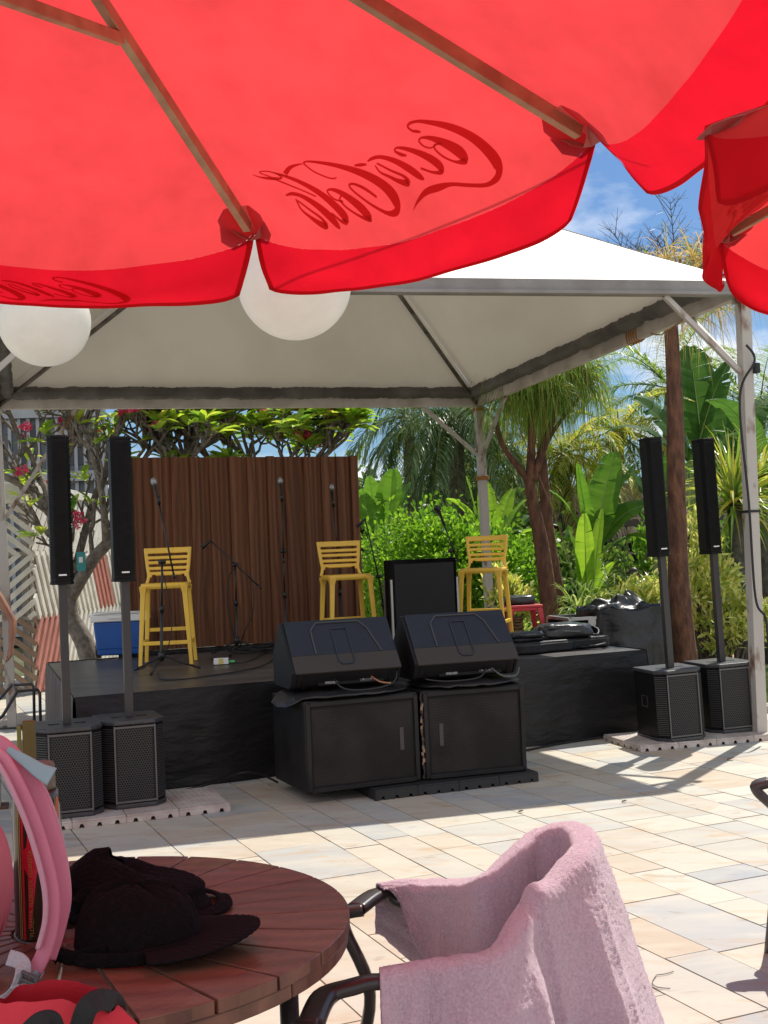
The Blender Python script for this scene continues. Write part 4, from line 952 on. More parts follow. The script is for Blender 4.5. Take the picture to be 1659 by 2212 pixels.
ponytail(b0, [b0, d_(1190, 1350), d_(1170, 1180), d_(1150, 1080), d_(1143, 1030)], .145,
         [(d_(1118, 840), .9), (d_(1165, 800), 1.0), (d_(1225, 790, .2), .9), (d_(1195, 850, -.2), .4), (d_(1258, 815, .2), .7)],
         'leaning rough brown trunk right of the far tent post with drooping grassy crown', PNY, n=520, ln=.88, w0=.012, droop=1.5,
         limbs=[([d_(1143, 1040), d_(1120, 1010), d_(1085, 960), d_(1070, 900)], .05), ([d_(1145, 1040), d_(1148, 960), d_(1150, 880), d_(1165, 815)], .06), ([d_(1150, 1040), d_(1175, 960), d_(1200, 890), d_(1225, 805)], .05), ([d_(1160, 1020), d_(1190, 940), d_(1262, 845)], .035)])
Yp = 14.9; b0 = D(1222, 1430, Yp); b0.z = 0
ponytail(b0, [b0, d_(1205, 1300), d_(1188, 1180), d_(1178, 1080), d_(1170, 960), d_(1180, 860)], .12, [(d_(1180, 850), .8), (d_(1150, 860), .6)],
         'darker second trunk just behind the leaning rough brown trunk', PNY, n=350, ln=.8, w0=.012, droop=1.5)
Yp = 12.9; b0 = D(1478, 1440, Yp); b0 = Vector((b0.x+.02, Yp, 0))
ponytail(b0, [b0, d_(1478, 1400), d_(1466, 1250), d_(1461, 1050), d_(1457, 850), d_(1449, 700), d_(1445, 620)], .158,
         [(d_(1470, 665), 1.2), (d_(1400, 650, .3), .9), (d_(1540, 650, .3), 1.1), (d_(1500, 560, .2), .8), (d_(1590, 600, .5), .8), (d_(1440, 560, .4), .5)],
         'tall straight red-brown trunk standing between the two right loudspeaker columns', DRY, n=120, ln=.82, droop=.9, w0=.010,
         limbs=[([d_(1449, 700), d_(1500, 600), d_(1560, 520)], .03), ([d_(1449, 690), d_(1400, 600), d_(1370, 560)], .03), ([d_(1449, 680), d_(1470, 560)], .03)])
# bare twigs and tufts at the top of that tree, behind the tent roof
t = empty('bare_tree', (D(1440, 560, 17).x, 17, 0), 0, 'bare twiggy treetop with a few green tufts above the tent roof', 'tree')
b = MB(); tips = []; O_ = Vector(t.location)
b.tube([Vector((0, 0, 0)), D(1440, 640, 17)-O_], [.12, .05], 7)
for (x0, y0, x1, y1) in ((1390, 640, 1325, 500), (1400, 640, 1372, 530), (1400, 640, 1420, 510), (1460, 640, 1447, 430), (1450, 640, 1550, 460), (1480, 640, 1530, 520), (1430, 640, 1440, 540), (1420, 640, 1395, 540)):
    p, q = D(x0, y0, 17)-O_, D(x1, y1, 17+RS.uniform(-.4, .4))-O_; sp = smoothpath([p, p.lerp(q, .5)+Vector(RS.normal(0, .05, 3)), q], 6); b.tube(sp, [.016*(1-.8*k/(len(sp)-1)) for k in range(len(sp))], 5, caps=False)
    for k in range(2, len(sp)-1):
        for sg in (-1, 1):
            e = (sp[k+1]-sp[k]).normalized(); nd = (e+Vector((sg*RS.uniform(.5, 1.0), RS.normal(0, .4), RS.normal(.1, .2)))); L_ = RS.uniform(.12, .34); m1 = sp[k]+nd*L_*.5; b.tube([sp[k], m1, sp[k]+nd*L_], [.006, .004, .002], 4, caps=False)
            for z in range(3): b.tube([m1, m1+Vector((RS.normal(0, .08), RS.normal(0, .05), RS.uniform(.02, .14)))], .0022, 3, caps=False)
b.tube([D(1440, 660, 17)-O_, D(1390, 640, 17)-O_], .02, 5); b.tube([D(1440, 660, 17)-O_, D(1480, 640, 17)-O_], .02, 5)
b.build('trunk', mat('dead_twig', (.10, .085, .075), .9), t, fixn=False)
b = MB()
for (x, y, k) in ((1470, 600, 1), (1515, 605, 1.3), (1535, 580, 1), (1425, 595, .5), (1380, 580, .4), (1500, 560, .6)):
    for i in range(int(38*k)): strip(b, D(x, y, 17)-O_, Vector((RS.normal(0, .5), RS.normal(0, .4), 1)), RS.uniform(.2, .5), .03, .12, 3)
b.build('crown', PNY, t, fixn=False)
# ---- banana plants -------------------------------------------------------
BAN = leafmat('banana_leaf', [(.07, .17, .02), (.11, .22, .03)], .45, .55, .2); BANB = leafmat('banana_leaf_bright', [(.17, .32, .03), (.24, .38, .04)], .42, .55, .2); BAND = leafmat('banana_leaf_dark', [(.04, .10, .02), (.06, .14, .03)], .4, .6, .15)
def bb(x, Y_): p = D(x, 1300, Y_); return (p.x, Y_, 0)
banana(bb(1250, 17), [(1285, 1180, 1320, 985, 17, .55, .15, .5), (1275, 1180, 1250, 1010, 17, .35, .1, -.6), (1270, 1190, 1205, 1040, 16.8, .4, .5, -.4), (1290, 1190, 1390, 1050, 17.2, .5, .6, .4), (1260, 1200, 1180, 1130, 16.6, .4, .9, 0), (1300, 1200, 1420, 1120, 17.2, .45, .9, 0), (1290, 1190, 1350, 1010, 17.3, .45, .25, .2)], BAN,
       'large leaved banana plant left of the tall straight trunk')
banana(bb(1275, 15.6), [(1268, 1290, 1262, 1118, 15.6, .26, .05, .3), (1280, 1290, 1298, 1108, 15.6, .30, .08, -.3), (1262, 1280, 1235, 1150, 15.5, .25, .2, .5), (1285, 1290, 1320, 1200, 15.4, .3, .4, .2)], BANB, 'small bright lime green banana plant beside the orange parasol')
banana(bb(1085, 17.4), [(1060, 1160, 1048, 1045, 17.4, .32, .1, .2), (1040, 1160, 1010, 1035, 17.4, .30, .1, .4), (1050, 1170, 985, 1065, 17.3, .3, .4, .3), (1075, 1180, 1130, 1065, 17.2, .42, .35, 0), (1090, 1190, 1165, 1120, 17.0, .38, .6, .0), (1070, 1180, 1100, 1060, 17.5, .3, .2, .6), (1100, 1180, 1215, 1140, 17, .3, .6, .3)], BANB, 'yellow green banana plant behind the far tent post')
banana(bb(835, 17.5), [(838, 1150, 848, 1020, 17.5, .5, .05, .2), (815, 1150, 800, 1035, 17.5, .38, .2, -.3), (850, 1150, 880, 1045, 17.6, .45, .2, .4), (800, 1150, 785, 1060, 17.3, .3, .2, .2)], BAN, 'dark green banana clump just right of the wood panel')
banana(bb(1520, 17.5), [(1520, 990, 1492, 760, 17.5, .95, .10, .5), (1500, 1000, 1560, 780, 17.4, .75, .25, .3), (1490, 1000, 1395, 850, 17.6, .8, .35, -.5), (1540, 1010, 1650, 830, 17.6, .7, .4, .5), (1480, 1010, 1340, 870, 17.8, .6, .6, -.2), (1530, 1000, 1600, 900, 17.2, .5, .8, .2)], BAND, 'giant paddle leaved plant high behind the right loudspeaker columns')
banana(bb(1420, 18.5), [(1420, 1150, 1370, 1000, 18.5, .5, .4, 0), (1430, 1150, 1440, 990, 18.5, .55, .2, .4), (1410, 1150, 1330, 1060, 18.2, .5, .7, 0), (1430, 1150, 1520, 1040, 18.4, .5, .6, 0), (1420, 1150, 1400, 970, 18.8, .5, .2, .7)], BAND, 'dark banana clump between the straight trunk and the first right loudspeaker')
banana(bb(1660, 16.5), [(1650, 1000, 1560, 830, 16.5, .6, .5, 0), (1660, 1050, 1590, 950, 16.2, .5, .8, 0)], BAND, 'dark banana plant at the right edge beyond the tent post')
# ---- feather palms ---------------------------------------------------------
PDK = leafmat('palm_dark', [(.05, .10, .03), (.09, .16, .05), (.14, .20, .09), (.22, .28, .16), (.04, .09, .025)], .35, .35, .7)
PYG = leafmat('palm_yellow', [(.16, .26, .03), (.30, .34, .05), (.42, .36, .08), (.10, .20, .03)], .45)
PCO = leafmat('palm_coconut', [(.07, .16, .03), (.12, .22, .04), (.18, .28, .06), (.24, .28, .08)], .4, .35, .6)
def pb_(x, Y_): p = D(x, 1300, Y_); return (p.x, Y_, 0)
palm('feather_palm', pb_(990, 21), D(985, 905, 21), .16, 34, 2.1, 44, .60, .028, PDK, 'big dark feathery palm filling the gap left of the far tent post', 'palm tree', droop=1.05, ldroop=.9, el=(-50, 60), group='feather palms')
palm('feather_palm', pb_(900, 23), D(880, 900, 23), .14, 26, 1.9, 40, .55, .028, PDK, 'dark feathery palm right above the corner of the wood panel', 'palm tree', droop=.95, ldroop=.8, el=(-50, 65), group='feather palms')
palm('feather_palm', pb_(1060, 24), D(1055, 950, 24), .14, 24, 1.9, 40, .55, .03, PDK, 'dark feathery palm directly behind the far tent post', 'palm tree', droop=.95, ldroop=.8, el=(-50, 65), group='feather palms')
palm('coconut_palm', pb_(1430, 26), D(1450, 840, 26), .17, 20, 2.6, 46, .62, .035, PCO, 'coconut palm with arching fronds against the cloud left of the tent post', 'palm tree', droop=.6, ldroop=.6, el=(-20, 70), group='coconut palms')
palm('coconut_palm', pb_(1600, 24), D(1640, 900, 24), .17, 20, 2.3, 46, .6, .035, PCO, 'coconut palm seen beyond the rusty right tent post', 'palm tree', droop=.6, ldroop=.6, el=(-20, 75), group='coconut palms')
palm('coconut_palm', pb_(1330, 24), D(1335, 935, 24), .15, 22, 1.9, 42, .5, .035, PYG, 'yellow green palm right of the drooping grassy crown', 'palm tree', droop=.75, ldroop=.7, el=(-35, 65), group='coconut palms')
palm('coconut_palm', pb_(1240, 22), D(1215, 980, 22), .13, 22, 1.7, 42, .5, .035, PYG, 'yellowing palm behind the drooping grassy crown', 'palm tree', droop=.95, ldroop=.8, el=(-50, 60), group='coconut palms')
# ---- dwarf palm, grassy plant and pandanus ----------------------------------
def spiky(base, n, ln, w0, mt, lab, cat, droop=.5, el=(.1, 1.4), trunk=0, tr=.06, group=None, name='spiky_plant'):
    base = Vector(base); t = empty(name, (base.x, base.y, 0), 0, lab, cat, group); b = MB(); z = Vector((0, 0, trunk))
    for i in range(n):
        a = RS.uniform(0, 6.28); e = RS.uniform(*el); strip(b, z+Vector(RS.normal(0, .03, 3)), Vector((math.cos(a)*math.cos(e), math.sin(a)*math.cos(e), math.sin(e))), ln*RS.uniform(.7, 1.1), w0, droop*RS.uniform(.7, 1.3), 6, Vector(RS.normal(0, .5, 3)))
    b.build('leaves', mt, t, fixn=False)
    if trunk: b = MB(); b.tube([Vector((0, 0, 0)), Vector((.04, 0, trunk*.5)), z], [tr*1.2, tr, tr], 9); b.build('trunk', mat('pale_trunk', (.12, .11, .10), .85, c2=(.05, .045, .04), scale=12, bump=.6), t)
    return t
SPK = leafmat('spider_leaf', [(.28, .38, .10), (.45, .52, .22), (.16, .28, .05), (.10, .20, .03)], .4)
p = D(1248, 1270, 14.3); spiky((p.x, 14.3, 0), 150, .75, .03, SPK, 'arching spiky green plant left of the tarpaulin', 'plant', .62, trunk=.75, tr=.05)
p = D(1120, 1300, 14.9); spiky((p.x, 14.9, 0), 90, .6, .03, SPK, 'spiky green plant behind the red stool beside the leaning trunk', 'plant', .5, trunk=.45, tr=.04)
palm('dwarf_palm', pb_(1330, 14.8), Vector((D(1330, 1330, 14.8).x, 14.8, .55)), 0, 13, .95, 26, .34, .016, PCO, 'small fan of palm fronds behind the tarpaulin', 'palm', droop=.55, ldroop=.35, el=(15, 85))
PAN = leafmat('pandanus_leaf', [(.10, .20, .03), (.18, .30, .05), (.32, .38, .06), (.50, .42, .08), (.07, .15, .03)], .35, .35, .6)
p = D(1585, 1040, 14.6)
for i, (x, y, Y_, n, ln, tk, lab) in enumerate(((1585, 1090, 14.6, 170, 1.1, None, 'spiky pandanus tree with grey trunk left of the rusty tent post'), (1640, 1040, 15.6, 130, 1.0, None, 'spiky pandanus tree behind the rusty tent post'))):
    p = D(x, y, Y_); spiky((p.x, Y_, 0), n, ln, .05, PAN, lab, 'tree', .42, el=(-.5, 1.45), trunk=p.z, tr=.085, group='pandanus trees', name='pandanus_tree')
# ---- background trees -----------------------------------------------------------
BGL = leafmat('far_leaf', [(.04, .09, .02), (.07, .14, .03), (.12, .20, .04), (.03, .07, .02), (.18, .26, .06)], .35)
def bgtree(x, ytop, Y_, rx, lab, n=2600, seed=0, mt=BGL, ll=.26):
    p = D(x, ytop, Y_); base = Vector((p.x, Y_, -.05)); H_ = p.z; t = empty('leafy_tree', base, 0, lab, 'tree', 'leafy trees in the background')
    b = MB(); tips = []; tree_grow(b, tips, Vector((0, 0, 0)), Vector((0, 0, 1)), H_*.35, .16, 3, .45, .25, .72); b.build('trunk', BARK, t, fixn=False)
    b = MB(); nc = 38; cl = []
    for i in range(nc):
        d = rdir(); k = RS.uniform(.35, 1); cl.append(Vector((d.x*rx*k, d.y*rx*.8*k, H_*.55+d.z*H_*.42*k)))
    for i in range(n):
        q = cl[RS.randint(nc)]; p_ = q+Vector(RS.normal(0, .27*min(rx, 1.4), 3)); leaf(b, p_, rdir()+Vector((0, 0, -.1)), ll*RS.uniform(.6, 1.2), ll*.5, None, .1)
    b.build('crown', mt, t, fixn=False)
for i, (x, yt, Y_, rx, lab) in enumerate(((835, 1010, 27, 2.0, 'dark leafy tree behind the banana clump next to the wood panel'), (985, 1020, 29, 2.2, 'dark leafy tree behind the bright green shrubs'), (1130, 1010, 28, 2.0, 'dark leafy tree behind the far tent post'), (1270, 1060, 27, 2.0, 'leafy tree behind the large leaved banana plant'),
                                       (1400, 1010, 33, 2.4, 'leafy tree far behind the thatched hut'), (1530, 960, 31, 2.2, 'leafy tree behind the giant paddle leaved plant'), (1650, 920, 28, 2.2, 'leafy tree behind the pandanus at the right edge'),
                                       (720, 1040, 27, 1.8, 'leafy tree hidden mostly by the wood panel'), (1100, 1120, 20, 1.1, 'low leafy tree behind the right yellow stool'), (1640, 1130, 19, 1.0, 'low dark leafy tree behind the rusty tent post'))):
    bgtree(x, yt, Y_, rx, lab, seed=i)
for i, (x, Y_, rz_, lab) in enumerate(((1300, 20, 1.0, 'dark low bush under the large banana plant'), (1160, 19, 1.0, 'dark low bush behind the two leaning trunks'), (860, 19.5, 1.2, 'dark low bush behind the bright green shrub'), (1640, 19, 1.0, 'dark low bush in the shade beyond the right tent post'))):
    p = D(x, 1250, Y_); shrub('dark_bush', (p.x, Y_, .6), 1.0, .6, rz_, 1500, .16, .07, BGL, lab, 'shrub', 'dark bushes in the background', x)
# conical green shrub near the people
p = D(1405, 1160, 19.5); shrub('conifer_shrub', (p.x, 19.5, 1.0), .28, .28, 1.0, 1200, .10, .03, HED, 'narrow green bush beside the seated people', 'shrub', None, 3, upb=.8)
# ================================================================== BACKGROUND THINGS
# slatted corner fence left -----------------------------------------------------
FW = mat('fence_white', (.70, .67, .60), .7, c2=(.56, .52, .45), scale=6, bump=.2, bscale=60)
FR_ = mat('fence_salmon', (.50, .19, .15), .7, c2=(.38, .14, .11), scale=6)
FB = mat('fence_brown', (.28, .19, .13), .7, c2=(.20, .13, .09), scale=6)
t = empty('slatted_fence', D(75, 1500, 15.6), 0, 'pale slatted fence with diagonal boards and red stripes left behind the stage', 'fence'); FO = Vector(t.location); FO.z = 0; t.location = FO
cn = D(73, 1200, 15.6); lf = D(-90, 1200, 15.1); rt = D(350, 1180, 24.0)
def fpanel(a, c_, z0, z1, sl, sp, w_, mt, nm, th=.03, fn_m=None, depth=0):
    """diagonal slats clipped to the rectangle from a to c_ (plan) and z0..z1; sl=slope sign"""
    a = Vector((a.x, a.y, 0)); c_ = Vector((c_.x, c_.y, 0)); Ln = (c_-a).length; u = (c_-a).normalized(); nn = u.cross(Vector((0, 0, 1))); H_ = z1-z0; groups = {}
    k = -H_*1.0; ang = sl
    x = -H_/abs(ang) if True else 0; i = 0
    while x < Ln+H_/abs(ang):
        # line: s = x + h/ang ; from h=0..H
        pts = []
        s0, s1 = (x, x+H_/ang)
        def clip(s, h): return s, h
        ds = s1-s0; t0, t1 = 0, 1
        for lo, hi in ((0, Ln),):
            if ds != 0:
                ta, tb_ = (lo-s0)/ds, (hi-s0)/ds
                if ta > tb_: ta, tb_ = tb_, ta
                t0 = max(t0, ta); t1 = min(t1, tb_)
        if t1-t0 > .03:
            p = a+u*(s0+ds*t0)+Vector((0, 0, z0+H_*t0))+nn*depth; q = a+u*(s0+ds*t1)+Vector((0, 0, z0+H_*t1))+nn*depth
            mk = fn_m(i, x, Ln) if fn_m else mt
            groups.setdefault(mk.name, (MB(), mk))[0].bar(p-FO, q-FO, th, w_, up=nn.cross((q-p).normalized()))
        x += sp; i += 1
    for b_, mk in groups.values(): b_.build(nm, mk, t, fixn=False)
zt, zm, zb = 2.42, 1.5, .05
zt = D(73, 1045, 15.6).z; zm = D(73, 1195, 15.6).z; zb2 = D(73, 1335, 15.6).z; zbot = 0.02
fpanel(lf, cn, zm, zt-.25, -.80, .19, .065, FW, 'slats'); fpanel(lf, cn, zb2, zm, .80, .19, .065, FW, 'slats'); fpanel(lf, cn, .05, zb2, -.80, .19, .065, FB, 'slats')
fpanel(cn, rt, zm, zt-.12, .95, .27, .10, FW, 'slats'); fpanel(cn, rt, zb2, zm, -1.5, .25, .10, FW, 'slats', fn_m=lambda i, x, Ln: FR_ if .40 < x/Ln < .52 or .72 < x/Ln < .82 else FW)
fpanel(cn, rt, .02, zb2, 1.3, .25, .10, FR_, 'slats', fn_m=lambda i, x, Ln: FR_ if x/Ln < .12 else FW)
FBK = mat('fence_back', (.34, .31, .27), .8)
b = MB(); a = cn-FO; c_ = rt-FO; nn = (c_-a).normalized().cross(Vector((0, 0, 1))); nn.z = 0; nn.normalize()
b.bar(Vector((a.x, a.y, (zt-.1)/2))-nn*.06, Vector((c_.x, c_.y, (zt-.1)/2))-nn*.06, .02, zt-.12); b.build('backing', mat('fence_cream', (.50, .46, .38), .8, c2=(.40, .36, .30), scale=4), t)
b = MB(); l_ = lf-FO
for z in (zm, zb2, .06): b.bar(Vector((l_.x, l_.y+.05, z)), Vector((a.x, a.y+.05, z)), .05, .05)
for k in (0, .45, .85): p = l_.lerp(a, k); b.box((p.x, p.y+.08, zt/2), (.09, .05, zt-.1))
b.build('rail', FBK, t)
b = MB(); b.bar(Vector((l_.x, l_.y, zt-.12)), Vector((a.x+.02, a.y, zt-.12)), .16, .26); b.bar(Vector((a.x+.03, a.y+.03, zt-.05)), Vector((c_.x, c_.y, zt-.05)), .05, .13); b.build('top_board', FW, t, bevel=.006)
# pale slatted building behind --------------------------------------------------
t = empty('building', D(30, 1200, 26), R(4), 'grey louvred two storey building behind the plumeria at the left edge', 'building'); t.location.z = 0
GRY = mat('louvre_grey', (.33, .34, .36), .6, c2=(.26, .27, .29), scale=2)
xL = -1.8; b = MB(); b.box((-.2, .5, 3.2), (4.2, 1, 6.4)); b.build('wall', mat('wall_dark_grey', (.12, .13, .145), .8), t)
b = MB()
for k in range(22): b.box((-2.2+k*.2, -.04, 3.3), (.07, .05, 6.2))
b.build('louvres', GRY, t)
b = MB()
for z in (.3, 2.2, 3.6, 5.0, 6.3): b.box((-.2, -.09, z), (4.3, .08, .22))
b.build('floor_band', GRY, t)
b = MB()
for k in range(4): b.box((-1.6+k*1.0, -.012, 4.3), (.5, .02, .9))
b.build('window', mat('dark_glass', (.01, .012, .015), .1), t)
# small teal sign on the plumeria trunk
t = empty('small_sign', D(175, 1213, 13.95), R(4), 'small teal sign with a white square hung at the plumeria fork', 'sign')
b = MB(); b.box((0, 0, 0), (.10, .01, .22)); b.build('plate', mat('teal', (.02, .25, .25), .5), t); b = MB(); b.box((0, -.007, .02), (.045, .004, .065)); b.build('white_square', WHT, t)
b = MB(); b.tube([(0, 0, .11), (-.01, .06, .35)], .004, 4); b.build('cord', BP, t)
# thatched hut ----------------------------------------------------------------------
p = D(1435, 1200, 24); t = empty('thatched_hut', (p.x, 24, -.05), R(5), 'open thatched hut with wooden posts in the shade behind the shrubs', 'hut')
zt_ = D(1435, 1125, 24).z+.3; b = MB()
TH = mat('thatch', (.34, .27, .19), .95, island=[(.38, .30, .20), (.26, .20, .14), (.46, .38, .28), (.16, .12, .09)])
for i in range(5200):
    x = RS.uniform(-2.4, 2.4); s = RS.rand(); z = zt_+.55-.95*s; yy = -.1-1.3*s; q = Vector((x, yy, z)); strip(b, q, Vector((RS.normal(0, .25), -.8, -.7+RS.normal(0, .15))), RS.uniform(.2, .42), .03, .4, 2)
b.build('thatch_roof', TH, t, fixn=False)
b = MB(); b.add([(-2.4, -.05, zt_+.5), (2.4, -.05, zt_+.5), (2.4, -1.35, zt_-.35), (-2.4, -1.35, zt_-.35), (-2.4, 1.3, zt_-.4), (2.4, 1.3, zt_-.4)], [(0, 1, 2, 3), (0, 4, 5, 1)]); b.build('roof_deck', mat('hut_dark', (.05, .04, .03), .9), t)
b = MB()
for x in (-2.2, -1.1, -.1, 1.0, 2.1):
    for y in (-1.1, 1.0): b.tube([(x, y, 0), (x, y, zt_-.2)], .06, 8)
b.build('post', mat('hut_post', (.20, .13, .08), .8), t)
b = MB(); b.box((0, 1.15, .95), (4.6, .06, 1.9)); b.build('rear_wall', MATS['hut_dark'], t)
b = MB()
for z in (.75, 1.0, 1.5): b.box((-.9, -.9, z), (1.8, .10, .05))
b.build('counter', mat('pale_board', (.42, .38, .33), .7), t)
# orange parasol
def parasol(c, rad, h, mt, lab):
    t = empty('parasol', (c[0], c[1], -.05), .3, lab, 'parasol'); b = MB(); b.lathe([(.02, h+.02), (rad*.5, h-.16), (rad, h-.38), (rad*.985, h-.50)], 8); o = b.build('canopy', mt, t, fixn=False)
    for f in o.data.polygons: f.use_smooth = False
    b = MB(); b.tube([(0, 0, 0), (0, 0, h)], .025, 8); b.build('pole', mat('pole_wood', (.3, .2, .12), .6), t); return t
p = D(1205, 1165, 23); parasol((p.x, 23), .62, p.z+.02, mat('orange_fabric', (.62, .20, .11), .7, trans=.4, tcol=(.8, .25, .12)), 'orange parasol between the leaning trunks and the lime banana plant')
# bathing things on the lawn
p = G(1533, 1428, 0); t = empty('beach_bag', (p.x+.05, p.y-.1, -.05), .2, 'dark teal beach bag on the lawn between loudspeaker column and tent post', 'bag'); blob('body', .20, .14, .19, mat('teal_dark', (.02, .07, .09), .6, bump=.4, bscale=15), t, e=.7, flat=.02)
b = MB(); b.tube(smoothpath([(-.1, -.1, .34), (-.06, -.12, .46), (.06, -.12, .46), (.1, -.1, .34)]), .01, 6); b.build('handle', MATS['teal_dark'], t)
for (x, y, dx, mt_, lab) in ((1560, 1428, .55, mat('towel_pink', (.6, .33, .27), .9, bump=.5), 'salmon towel spread on the lawn near the right tent post'), (1500, 1395, .35, mat('towel_mint', (.5, .62, .56), .9, bump=.5), 'mint towel on the lawn behind the tall trunk'), (1600, 1420, .30, mat('towel_white', (.7, .7, .68), .9, bump=.5), 'white towel in front of the low variegated shrub')):
    p = G(x, y, 0); b = MB(); b.grid(lambda u, v: ((u-.5)*dx*2, (v-.5)*.5, .03+.05*nz(u*5+x, v*4)+.05*math.sin(math.pi*v)), 24, 12); o = b.build('towel', mt_, None, fixn=False, solid=.02); o.location = (p.x, p.y, -.0); tag(o, lab, 'towel')
# ================================================================== PEOPLE
SK = mat('skin', (.30, .14, .085), .5, c2=(.24, .10, .065), scale=9, spec=.4); SKL = mat('skin_light', (.50, .30, .22), .5)
def skin(name, chains, mt, parent, sub=2):
    """chains: list of [(point, radius), ...]; points shared by coordinate are merged"""
    vs, rad, ed, key = [], [], [], {}
    for ch in chains:
        prev = None
        for p, r in ch:
            k = tuple(round(c, 4) for c in p)
            if k not in key: key[k] = len(vs); vs.append(p); rad.append(r)
            i = key[k]
            if prev is not None and prev != i: ed.append((prev, i))
            prev = i
    me = bpy.data.meshes.new(name); me.from_pydata(vs, ed, []); o = bpy.data.objects.new(name, me); col.objects.link(o); me.materials.append(mt)
    md = o.modifiers.new('skin', 'SKIN'); md.use_smooth_shade = True; lay = me.skin_vertices[0] if me.skin_vertices else None
    if lay is None:
        bm = bmesh.new(); bm.from_mesh(me); bm.verts.layers.skin.verify(); bm.to_mesh(me); bm.free(); lay = me.skin_vertices[0]
    for i, r in enumerate(rad):
        rr_ = r if isinstance(r, tuple) else (r, r); lay.data[i].radius = rr_; lay.data[i].use_root = (i == 0)
    md = o.modifiers.new('sub', 'SUBSURF'); md.levels = sub; md.render_levels = sub
    if parent is not None: o.parent = parent
    return o
def head(parent, c, yaw, skinm, hairm, hairstyle='short', s=1.0):
    """head with face facing -Y rotated by yaw"""
    M = Matrix.Rotation(yaw, 3, 'Z'); b = MB()
    def fn(u, v):
        th = u*2*math.pi; ph = (v-.5)*math.pi; x = .072*math.cos(ph)*math.sin(th); y = -.092*math.cos(ph)*math.cos(th); z = .118*math.sin(ph)
        fr = max(0, math.cos(th))*math.cos(ph)
        if z < -.02: x *= 1+(z+.02)*2.2; y = y*(1+(z+.02)*1.0)
        y -= .020*math.exp(-((x/.012)**2+((z+.012)/.02)**2))*(fr > .5)+.006*math.exp(-((x/.022)**2+((z+.055)/.010)**2))*(fr > .4)
        y += .010*(math.exp(-(((abs(x)-.030)/.014)**2+((z-.012)/.010)**2)))*(fr > .3)
        return M @ Vector((x, y, z))*s+Vector(c)
    b.grid(fn, 40, 30)
    for sg in (-1, 1):
        b.grid(lambda u, v: M @ Vector((sg*(.072+.010*math.sin(v*math.pi)), .0+.018*math.cos(u*6.283), -.01+.030*math.sin(u*6.283)*(.4+.6*math.sin(v*math.pi))))*s+Vector(c), 10, 4)
    o = b.build('head', skinm, parent, fixn=False)
    b = MB()
    for sg in (-1, 1): b.lathe([(0, -.006), (.008, -.003), (.009, 0), (.008, .003), (0, .006)], 8, c=M @ Vector((sg*.030, -.078, .012))*s+Vector(c))
    b.build('eyes', PBK, o)
    if hairm:
        b = MB()
        def hf(u, v):
            th = u*2*math.pi; ph = (v*.5)*math.pi; k = 1.08; front = max(0, math.cos(th)); lo = (-.35 if hairstyle != 'long' else -1.1)*(1-front**.5*1.0)+.35*front
            ph = lo*(1-v)+math.pi/2*v; x = .074*k*math.cos(ph)*math.sin(th); y = -.094*k*math.cos(ph)*math.cos(th)+.006; z = .122*k*math.sin(ph)
            return M @ Vector((x, y, z+.004*nz(th*3, v*6)))*s+Vector(c)
        b.grid(hf, 36, 14); b.build('hair', hairm, parent, fixn=False)
        if hairstyle == 'bun': b = MB(); b.lathe([(0, -.03), (.03, -.02), (.036, 0), (.03, .02), (0, .03)], 12, c=M @ Vector((0, .11, .05))*s+Vector(c)); b.build('bun', hairm, parent)
    return o
HAIR = mat('dark_hair', (.02, .013, .01), .5, c2=(.05, .03, .02), scale=60, stretch=(1, 1, .2))
def hand(ch, wr, d, side, s=1.0):
    """adds a palm and five fingers to the chains ch, starting at the wrist point"""
    d = Vector(d).normalized(); sd = Vector(side).normalized(); n = d.cross(sd).normalized(); W_ = Vector(wr); T = lambda v: tuple(v)
    palm = W_+d*.045*s; k = W_+d*.085*s
    ch.append([(T(W_), .026*s), (T(palm), (.036*s, .020*s)), (T(k), (.034*s, .016*s))])
    for i, (o_, l_) in enumerate(((-.027, .062), (-.009, .072), (.009, .067), (.026, .052))):
        a = k+sd*o_*s; ch.append([(T(k), (.034*s, .016*s)), (T(a+d*.012*s), .0095*s), (T(a+d*l_*.55*s+n*.010*s), .0085*s), (T(a+d*l_*.9*s+n*.030*s), .0065*s)])
    a = palm-sd*.034*s; ch.append([(T(palm), (.036*s, .020*s)), (T(a+d*.005*s+n*.01*s), .011*s), (T(a-sd*.014*s+d*.032*s+n*.02*s), .0095*s), (T(a-sd*.012*s+d*.056*s+n*.028*s), .0075*s)])
